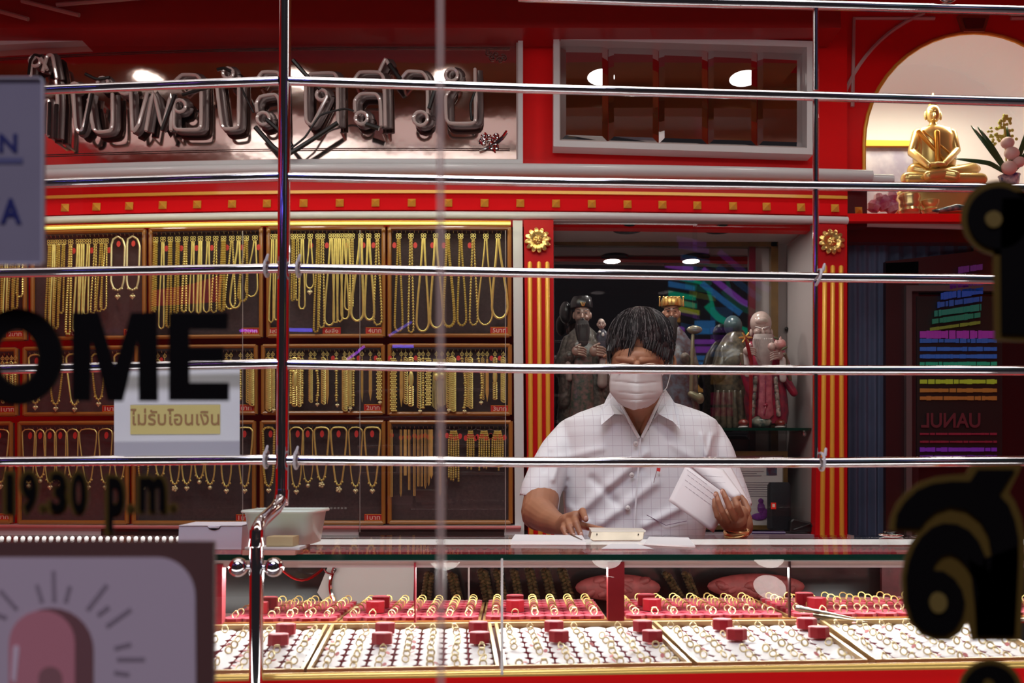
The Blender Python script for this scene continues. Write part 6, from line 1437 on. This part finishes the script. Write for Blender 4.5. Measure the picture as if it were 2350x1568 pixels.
# his left hand (right in the photo), holding the papers up
C(Bm, (1692, 1222, 2.26), (1688, 1192, 2.225), 20, 27, 16); C(Bm, (1672, 1200, 2.225), (1700, 1178, 2.225), 20, 18, 16); C(Bm, (1664, 1185, 2.215), (1690, 1172, 2.22), 13, 14, 14)
fing([(1660, 1204, 2.215), (1646, 1184, 2.205), (1640, 1164, 2.205), (1639, 1148, 2.21)], 7.5, 5)
fing([(1668, 1196, 2.20), (1656, 1172, 2.175), (1648, 1150, 2.172), (1643, 1133, 2.18)], 8, 5.6)
fing([(1686, 1188, 2.195), (1674, 1164, 2.165), (1665, 1142, 2.165), (1658, 1127, 2.172)], 8.2, 6)
fing([(1700, 1182, 2.205), (1691, 1160, 2.175), (1687, 1148, 2.185), (1694, 1144, 2.205)], 8.2, 6.5)
fing([(1706, 1190, 2.235), (1715, 1170, 2.25), (1708, 1152, 2.26), (1701, 1141, 2.265)], 10, 6.5)
body = remesh(Bm, .0021, 3, 'body')
link(setmat(body, skin), 'body', man)
# finger nails
nails = MB()
for x, y, Y, r in ((1301, 1229, 2.053, 4), (1317, 1229, 2.038, 4.4), (1334, 1227, 2.028, 4.6), (1345, 1190, 2.0425, 5)): E(x, y, Y-.0035, r, r*1.15, .0022, nails, 10, 6)
for x, y, Y, r in ((1641, 1136, 2.176, 4), (1657, 1129, 2.172, 4.6)): E(x, y, Y-.004, r, r*1.2, .002, nails, 10, 6)
obj('nails', nails, mat('nail', (.62, .36, .28), .3), man, smooth=True)
# hair : cap plus strands
hairm = mat('hair', (.010, .008, .009), .65, noise_amt=.4, noise_scale=60, col2=(.03, .024, .024)); hair2 = mat('hair grey highlight', (.26, .23, .23), .4)
hc = P(1470, 790, YH+.018); kx = K(780, YH)
HR = Vector((79*kx, .108, 86*kx))
Hm = MB(); Hm.ell(hc, HR, seg=36, rings=26)
hair = Hm
def hpt(th, ph, f_=1.0):   # th from crown, ph around (0 = toward camera)
    return hc+Vector((HR.x*f_*math.sin(th)*math.sin(ph), -HR.y*f_*math.sin(th)*math.cos(ph), HR.z*f_*math.cos(th)))
# remove the face part of the cap
me = Hm.mesh('hair', hairm, True)
bm = bmesh.new(); bm.from_mesh(me)
def hairline(x):         # photograph row of the hairline for a column
    pts = [(1380, 850), (1392, 838), (1401, 806), (1415, 800), (1432, 806), (1443, 812), (1453, 796), (1462, 776), (1470, 784), (1480, 802), (1500, 808), (1515, 820), (1535, 832), (1545, 842), (1560, 850)]
    for a_, b_ in zip(pts, pts[1:]):
        if a_[0] <= x <= b_[0]: return a_[1]+(b_[1]-a_[1])*(x-a_[0])/(b_[0]-a_[0])
    return 850
def topx(p_):
    d_ = p_-Vector((0, 0, CAMZ)); yy = d_.y*CP+d_.z*SP; up = -d_.y*SP+d_.z*CP
    return CX+F*d_.x/yy, CY-F*up/yy
for _ in range(1): bmesh.ops.subdivide_edges(bm, edges=bm.edges[:], cuts=1, use_grid_fill=True)
kill = []
for v in bm.verts:
    x, y = topx(v.co)
    if v.co.y < hc.y+.03 and y > hairline(x)+(rnd.random()*5-2): kill.append(v)
    elif y > 880: kill.append(v)
    else:
        n_ = noise.noise(Vector((v.co.x*90, v.co.y*25, v.co.z*60))); v.co += (v.co-hc).normalized()*(.0045*n_-.004*math.exp(-((x-1473)/5)**2)*(y < 790))
bmesh.ops.delete(bm, geom=kill, context='VERTS'); bm.to_mesh(me); bm.free(); me.shade_smooth()
ho = link(me, 'hair', man); so_ = ho.modifiers.new('s', 'SOLIDIFY'); so_.thickness = .006; so_.offset = -1
part_x = 1474
def strand(x0, ph, L, lift, q, r=.00055):
    pts = []; th = .25
    n = 7
    for i in range(n+1):
        f_ = i/n; t_ = th+L*f_
        pp = ph*(1+.25*f_) if abs(ph) < 1.8 else ph
        p_ = hpt(t_, pp, 1.0+lift*math.sin(pi*min(f_*1.1+.1, 1)))
        x, y = topx(p_)
        if p_.y < hc.y+.02 and y > hairline(x)+x0: break
        pts.append(p_+Vector((rnd.gauss(0, .0006), rnd.gauss(0, .0006), 0)))
    if len(pts) > 2: q.tube(pts, [r*(1-.6*i/len(pts)) for i in range(len(pts))], 3, caps=False)
q = MB(); q2 = MB()
for i in range(2300):
    side_ = rnd.choice((-1, 1)); ph = side_*abs(rnd.gauss(0, .9)); ph = max(-3, min(3, ph))
    strand(rnd.uniform(0, 9), ph, rnd.uniform(.9, 1.75), rnd.uniform(.002, .028), q if rnd.random() < .84 else q2, rnd.uniform(.0005, .0010))
# fringe spikes hanging over the forehead
for i in range(46):
    x = rnd.choice((1438, 1446, 1452, 1490, 1505, 1516, 1525, 1410, 1402))+rnd.uniform(-7, 7); y0 = hairline(x)-26
    pts = [P(x+rnd.uniform(4, 10), y0, YH-.085), P(x+3, y0+18, YH-.100), P(x, hairline(x)+rnd.uniform(1, 12), YH-.098)]
    q.tube(pts, [.0016, .0012, .0003], 4, caps=False)
# strokes around the ears and temples
for sg, xe in ((1, 1545), (-1, 1392)):
    for i in range(50):
        x = xe-sg*rnd.uniform(0, 9); pts = [P(x-sg*8, 770+rnd.uniform(-10, 10), YH-.02+rnd.uniform(-.03, .03)), P(x, 805, YH-.02+rnd.uniform(-.03, .03)), P(x-sg*1, 838+rnd.uniform(-4, 14), YH-.02+rnd.uniform(-.02, .03))]
        q.tube(pts, [.0011, .001, .0003], 3, caps=False)
st = obj('strands', q, mat('hair strand', (.018, .014, .015), .35), ho, smooth=True, kind='stuff')
obj('grey_highlights', q2, hair2, ho, smooth=True, kind='stuff', label='grey strands painting highlights in the hair')  # hair highlights put into the colour of some strands
# mask
ml = [(856, 1402, 1519), (868, 1400, 1519), (882, 1399, 1520), (900, 1400, 1521), (912, 1410, 1512), (924, 1420, 1502), (933, 1434, 1488), (939, 1450, 1474)]
def maskpt(u, v):
    f_ = v*(len(ml)-1); i = min(int(f_), len(ml)-2); g = f_-i
    y = ml[i][0]+(ml[i+1][0]-ml[i][0])*g; xl = ml[i][1]+(ml[i+1][1]-ml[i][1])*g; xr = ml[i][2]+(ml[i+1][2]-ml[i][2])*g
    s_ = 2*u-1; x = (xl+xr)/2+(xr-xl)/2*s_
    bul = .062*(1-abs(s_)**2.2)*(.93+.07*math.sin(v*3)-.5*max(0, v-.62)**1.5)
    pleat = -.0035*sum(math.exp(-((v-v0-.05*(1-abs(s_)))/.022)**2) for v0 in (.22, .42, .60))*(1-abs(s_)**6)
    nose_ = .028*math.exp(-(s_/.42)**2)*(1-.55*v)
    wr = .0015*noise.noise(Vector((s_*4, v*6, 3)))
    return P(x, y+3*math.sin(s_*3)*(.5-v), YH-.060-bul-pleat-nose_-wr+.035*max(0, v-.7))
mo = obj('face_mask', MB().grid(maskpt, 36, 34), mat('mask', (.66, .64, .63), .7), man, smooth=True)
sm_ = mo.modifiers.new('s', 'SOLIDIFY'); sm_.thickness = .0012
q = MB(); q.tube([P(x, y, Y) for x, y, Y in smooth3] if False else [P(1520, 862, YH-.05), P(1527, 850, YH-.045), P(1535, 832, YH-.025), P(1540, 820, YH-.01)], .0011, 6)
q.tube([P(1519, 902, YH-.05), P(1530, 890, YH-.045), P(1537, 866, YH-.02), P(1539, 852, YH-.005)], .0011, 6); q.tube([P(1401, 866, YH-.05), P(1396, 850, YH-.03), P(1395, 825, YH-.02)], .0011, 6)
obj('ear_loops', q, MATS['mask'], mo, smooth=True)
# glasses
q = MB()
def lens(cx, rx): return [P(cx+rx*math.cos(a_), 846+11*math.sin(a_), YH-.118+abs(cx-1461)*.0005) for a_ in [i*pi/12 for i in range(24)]]
q.tube(lens(1430, 26), .0010, 6, closed=True); q.tube(lens(1493, 27), .0010, 6, closed=True)
q.tube([P(1456, 842, YH-.115), P(1462, 839, YH-.125), P(1467, 842, YH-.115)], .0011, 6)
q.tube([P(1520, 840, YH-.085), P(1531, 830, YH-.05), P(1541, 820, YH-.0)], .0012, 6); q.tube([P(1404, 840, YH-.085), P(1397, 834, YH-.05), P(1393, 824, YH-.0)], .0012, 6)
obj('glasses', q, mat('frame metal', (.25, .2, .17), .25, .8), man, smooth=True)
# ---- shirt
Sm = MB()
TC = 2.485
secs = [(908, 1426, 1512, .055), (922, 1400, 1532, .07), (934, 1366, 1572, .082), (948, 1326, 1612, .095), (966, 1292, 1642, .108), (995, 1284, 1650, .118), (1040, 1286, 1648, .125), (1100, 1290, 1640, .128), (1170, 1294, 1624, .13), (1240, 1296, 1612, .132), (1330, 1298, 1608, .132)]
Sm.loft(rings_px([(y, l, r, d) for y, l, r, d in secs[::-1]], TC, 48, 2.5))
def sleeve(pts, n=18):
    for a_, b_ in zip(pts, pts[1:]): C(Sm, a_[:3], b_[:3], a_[3], b_[3], n)
sleeve([(1316, 1000, TC, 44), (1282, 1040, 2.46, 45), (1258, 1085, 2.44, 46), (1240, 1130, 2.425, 47), (1232, 1190, 2.41, 48)])
sleeve([(1616, 1000, TC, 44), (1640, 1040, 2.47, 44), (1656, 1090, 2.465, 45), (1672, 1140, 2.46, 47), (1684, 1190, 2.455, 50)])
shirt = remesh(Sm, .0050, 5, 'shirt')
bm = bmesh.new(); bm.from_mesh(shirt); kill = []
for v in bm.verts:
    x, y = topx(v.co); c_ = v.co
    # folds
    f_ = 0
    f_ += .006*noise.noise(Vector((c_.x*7, c_.y*7, c_.z*3.5+5)))
    for (x0, y0, x1, y1, w_, a_) in ((1330, 1175, 1480, 1040, 12, .011), (1380, 1200, 1500, 1110, 12, .010), (1300, 1160, 1345, 1200, 9, .008), (1300, 1050, 1380, 1030, 9, .006), (1610, 1000, 1618, 1050, 6, .007), (1632, 1000, 1622, 1045, 6, .007),
                                   (1480, 1205, 1560, 1165, 10, .008), (1270, 1100, 1285, 1050, 7, .008), (1250, 1080, 1262, 1040, 6, -.005), (1400, 1130, 1470, 1080, 8, -.006), (1540, 1020, 1600, 1060, 9, .005), (1360, 1100, 1420, 1160, 10, -.007)):
        dx, dy = x1-x0, y1-y0; L2 = dx*dx+dy*dy; t_ = max(0, min(1, ((x-x0)*dx+(y-y0)*dy)/L2)); d_ = math.hypot(x-x0-t_*dx, y-y0-t_*dy)
        f_ += a_*math.exp(-(d_/w_)**2)
    if c_.y < TC+.02: v.co.y -= f_*(1 if y > 950 else .3)
    # openings
    vx = 1469
    half = max(0, (1008-y))*.60
    if y < 1008 and abs(x-vx) < half and c_.y < TC+.02: kill.append(v)
    elif y < 915: kill.append(v)
    else:
        # sleeve cuffs : plane below the hem line
        if x < 1292 and y > 1139+(x-1192)*.40-8*math.sin((x-1192)/86*pi)+(0 if c_.y < 2.40 else -2): kill.append(v)
        if x > 1634 and y > 1176-(x-1640)*.18: kill.append(v)
bmesh.ops.delete(bm, geom=kill, context='VERTS'); bm.to_mesh(shirt); bm.free()
shm = mat('shirt cloth', (.82, .83, .86), .75)
nt = shm.node_tree; b = nt.nodes['Principled BSDF']
tc = nt.nodes.new('ShaderNodeTexCoord'); sx_ = nt.nodes.new('ShaderNodeSeparateXYZ'); nt.links.new(tc.outputs['Object'], sx_.inputs[0])
prev = None
for ax, per in (('X', .0235), ('Z', .0265)):
    m1 = nt.nodes.new('ShaderNodeMath'); m1.operation = 'MODULO'; m1.inputs[1].default_value = per
    ab = nt.nodes.new('ShaderNodeMath'); ab.operation = 'ABSOLUTE'; nt.links.new(sx_.outputs[ax], ab.inputs[0]); nt.links.new(ab.outputs[0], m1.inputs[0])
    m2 = nt.nodes.new('ShaderNodeMath'); m2.operation = 'LESS_THAN'; m2.inputs[1].default_value = .0011; nt.links.new(m1.outputs[0], m2.inputs[0])
    if prev: mx_ = nt.nodes.new('ShaderNodeMath'); mx_.operation = 'MAXIMUM'; nt.links.new(prev.outputs[0], mx_.inputs[0]); nt.links.new(m2.outputs[0], mx_.inputs[1]); prev = mx_
    else: prev = m2
mr = nt.nodes.new('ShaderNodeMix'); mr.data_type = 'RGBA'; mr.inputs['A'].default_value = (.82, .83, .86, 1); mr.inputs['B'].default_value = (.62, .58, .64, 1)
nt.links.new(prev.outputs[0], mr.inputs['Factor']); nt.links.new(mr.outputs['Result'], b.inputs['Base Color'])
so = link(setmat(shirt, shm), 'shirt', man); s2 = so.modifiers.new('s', 'SOLIDIFY'); s2.thickness = .002; s2.offset = -1
TF = lambda x, y: TC-.128*(1-min(1, abs((x-1466)/190))**2.5)**.4     # rough front of the torso
def patch(poly, dy=0, th=.003, step=12, tip=None):
    return [P(x, y, (Y if Y else TF(x, y)-.006)+dy) for x, y, Y in poly]
# collar leaves
q = MB()
q.prism([P(1404, 893, 2.44), P(1412, 905, 2.40), P(1432, 950, 2.375), P(1443, 968, 2.362), P(1428, 952, 2.352), P(1410, 950, 2.348), P(1379, 976, 2.335), P(1378, 945, 2.372), P(1392, 915, 2.41)], .004)
q.prism([P(1527, 893, 2.44), P(1521, 908, 2.40), P(1508, 945, 2.375), P(1498, 966, 2.362), P(1512, 951, 2.350), P(1545, 968, 2.335), P(1560, 985, 2.332), P(1558, 940, 2.372), P(1540, 912, 2.41)], .004)
for (xa, ya, xb, yb_) in ((1410, 903, 1466, 1006), (1522, 903, 1473, 1006)): q.tube([P(xa, ya, 2.40), P((xa+xb)/2, (ya+yb_)/2, 2.368), P(xb, yb_, 2.352)], .0045, 8)
obj('collar', q, MATS['shirt cloth'], so, smooth=False)
q = MB(); q.tube([P(1470, 1006, 2.349), P(1466, 1060, 2.348), P(1460, 1140, 2.348), P(1455, 1225, 2.345)], [.0022]*4, 6, flat=.5); obj('placket', q, MATS['shirt cloth'], so, smooth=True)
bmn = mat('button', (.72, .68, .66), .3, coat=.4)
for x, y in ((1459, 1019), (1450, 1091), (1441, 1167)):
    q = MB(); E(x, y, TC-.137, 6, 6.5, .0025, q, 14, 6); bo = obj('button', q, bmn, so, smooth=True)
    q = MB()
    for dx, dy in ((-1.3, 0), (1.3, 0)): E(x+dx, y+dy, TC-.140, .8, .8, .001, q, 6, 4)
    obj('button_hole', q, mat('hole', (.15, .12, .12), .6), bo)
q = MB(); pk_ = [(1484, 1182), (1528, 1206), (1576, 1196)]; q.tube([P(x, y, TC-.139+.02*max(0, (x-1530)/60)) for x, y in pk_], .0009, 5)
obj('pocket_seam', q, mat('seam', (.22, .16, .22), .7), so)
q = MB(); q.tube([P(1500, 1108, TC-.143), P(1508, 1078, TC-.143)], .0007, 5); ps = obj('pen_clip', q, mat('pen clip', (.25, .08, .08), .4), so)
obj('pen_cap', MB().prism([P(1507, 1081, TC-.146), P(1515, 1083, TC-.146), P(1516, 1075, TC-.146), P(1508, 1074, TC-.146)], .004), tagred, ps)
# bracelet
q = MB(); 
for j, (ry, tilt, dz) in enumerate(((.0042, .15, 0), (.0036, -.2, .006), (.0036, .3, -.005))):
    c = P(1690, 1221, 2.245)+Vector((0, 0, dz)); pts = []
    for i in range(20):
        a_ = i*pi/10; pts.append(c+Vector((.0275*math.cos(a_), .026*math.sin(a_), .006*math.sin(a_)+tilt*.02*math.cos(a_))))
    q.tube(pts, ry, 8, closed=True)
obj('bracelet', q, mat('bracelet gold', (1, .62, .25), .25, .7), man, smooth=True)
# trousers (below the counter)
q = MB(); q.loft(rings_px([(1330, 1300, 1608, .125), (1420, 1300, 1606, .13)], TC+.005, 32, 2.5))
hip = P(1455, 1400, TC+.005)
for sg in (-1, 1): q.cap(hip+Vector((sg*.09, 0, -.02)), (hip.x+sg*.10, TC+.02, .12), .10, .06, 16)
obj('trousers', q, mat('trouser', (.03, .03, .04), .8), man, smooth=True)
q = MB()
for sg in (-1, 1): q.ell((hip.x+sg*.10, TC-.03, .045), (.05, .13, .045))
obj('shoes', q, black, man, smooth=True)
# papers in the hand
pprint = mat('paper print', (.86, .82, .83), .7)
def sheet(pts, Y0, Y1, lab, m_=pprint, lines=None):
    (ax, ay), (bx_, by_), (cx_, cy_), (dx_, dy_) = pts
    def f(u, v):
        x = (ax*(1-u)+bx_*u)*(1-v)+(dx_*(1-u)+cx_*u)*v; y = (ay*(1-u)+by_*u)*(1-v)+(dy_*(1-u)+cy_*u)*v
        return P(x, y, Y0+(Y1-Y0)*v-.012*math.sin(u*pi))
    o = obj('paper_sheet', MB().grid(f, 10, 10), m_, smooth=True, label=lab, cat='paper'); s_ = o.modifiers.new('s', 'SOLIDIFY'); s_.thickness = .0006
    if lines:
        q = MB()
        for (v, u0, u1) in lines:
            n = 9
            for i in range(n):
                ua, ub = u0+(u1-u0)*i/n, u0+(u1-u0)*(i+.72)/n
                q.prism([f(ua, v)+Vector((0, -.0012, 0)), f(ub, v)+Vector((0, -.0012, 0)), f(ub, v+.008)+Vector((0, -.0012, 0)), f(ua, v+.008)+Vector((0, -.0012, 0))], .0003)
        obj('printed_lines', q, mat('printgrey', (.38, .34, .38), .7), o)
    recenter_keep(o); return o
def recenter_keep(o):
    me = o.data; vs = [v.co for v in me.vertices]; c = Vector(((min(v.x for v in vs)+max(v.x for v in vs))/2, (min(v.y for v in vs)+max(v.y for v in vs))/2, min(v.z for v in vs)))
    me.transform(Matrix.Translation(-c)); o.location = c
    for ch in o.children: ch.location = -c
sheet([(1628, 1062), (1672, 1060), (1725, 1162), (1655, 1132)], 2.31, 2.27, 'rearmost white sheet held up in his hand, its corner sticking out to the right')
sheet([(1577, 1066), (1660, 1078), (1702, 1136), (1678, 1150)], 2.27, 2.235, 'second white sheet in his hand with faint printed lines', lines=[(.3, .1, .8), (.5, .1, .7)])
sheet([(1566, 1072), (1640, 1106), (1680, 1146), (1637, 1223)], 2.225, 2.213, 'front white sheet in his hand hiding the pocket side of the shirt', lines=[(.12, .2, .9), (.25, .2, .95), (.4, .3, .9)]) if False else None
def bigsheet():
    pts = [(1574, 1068), (1680, 1146), (1637, 1223), (1534, 1150)]
    return sheet([pts[3], pts[2], pts[1], pts[0]], 2.222, 2.232, 'front white sheet in his hand, slanting down over the shirt pocket', lines=[(.55, .15, .9), (.68, .1, .9), (.82, .1, .85), (.92, .05, .5)])
bigsheet()
print('objects', len(bpy.data.objects))
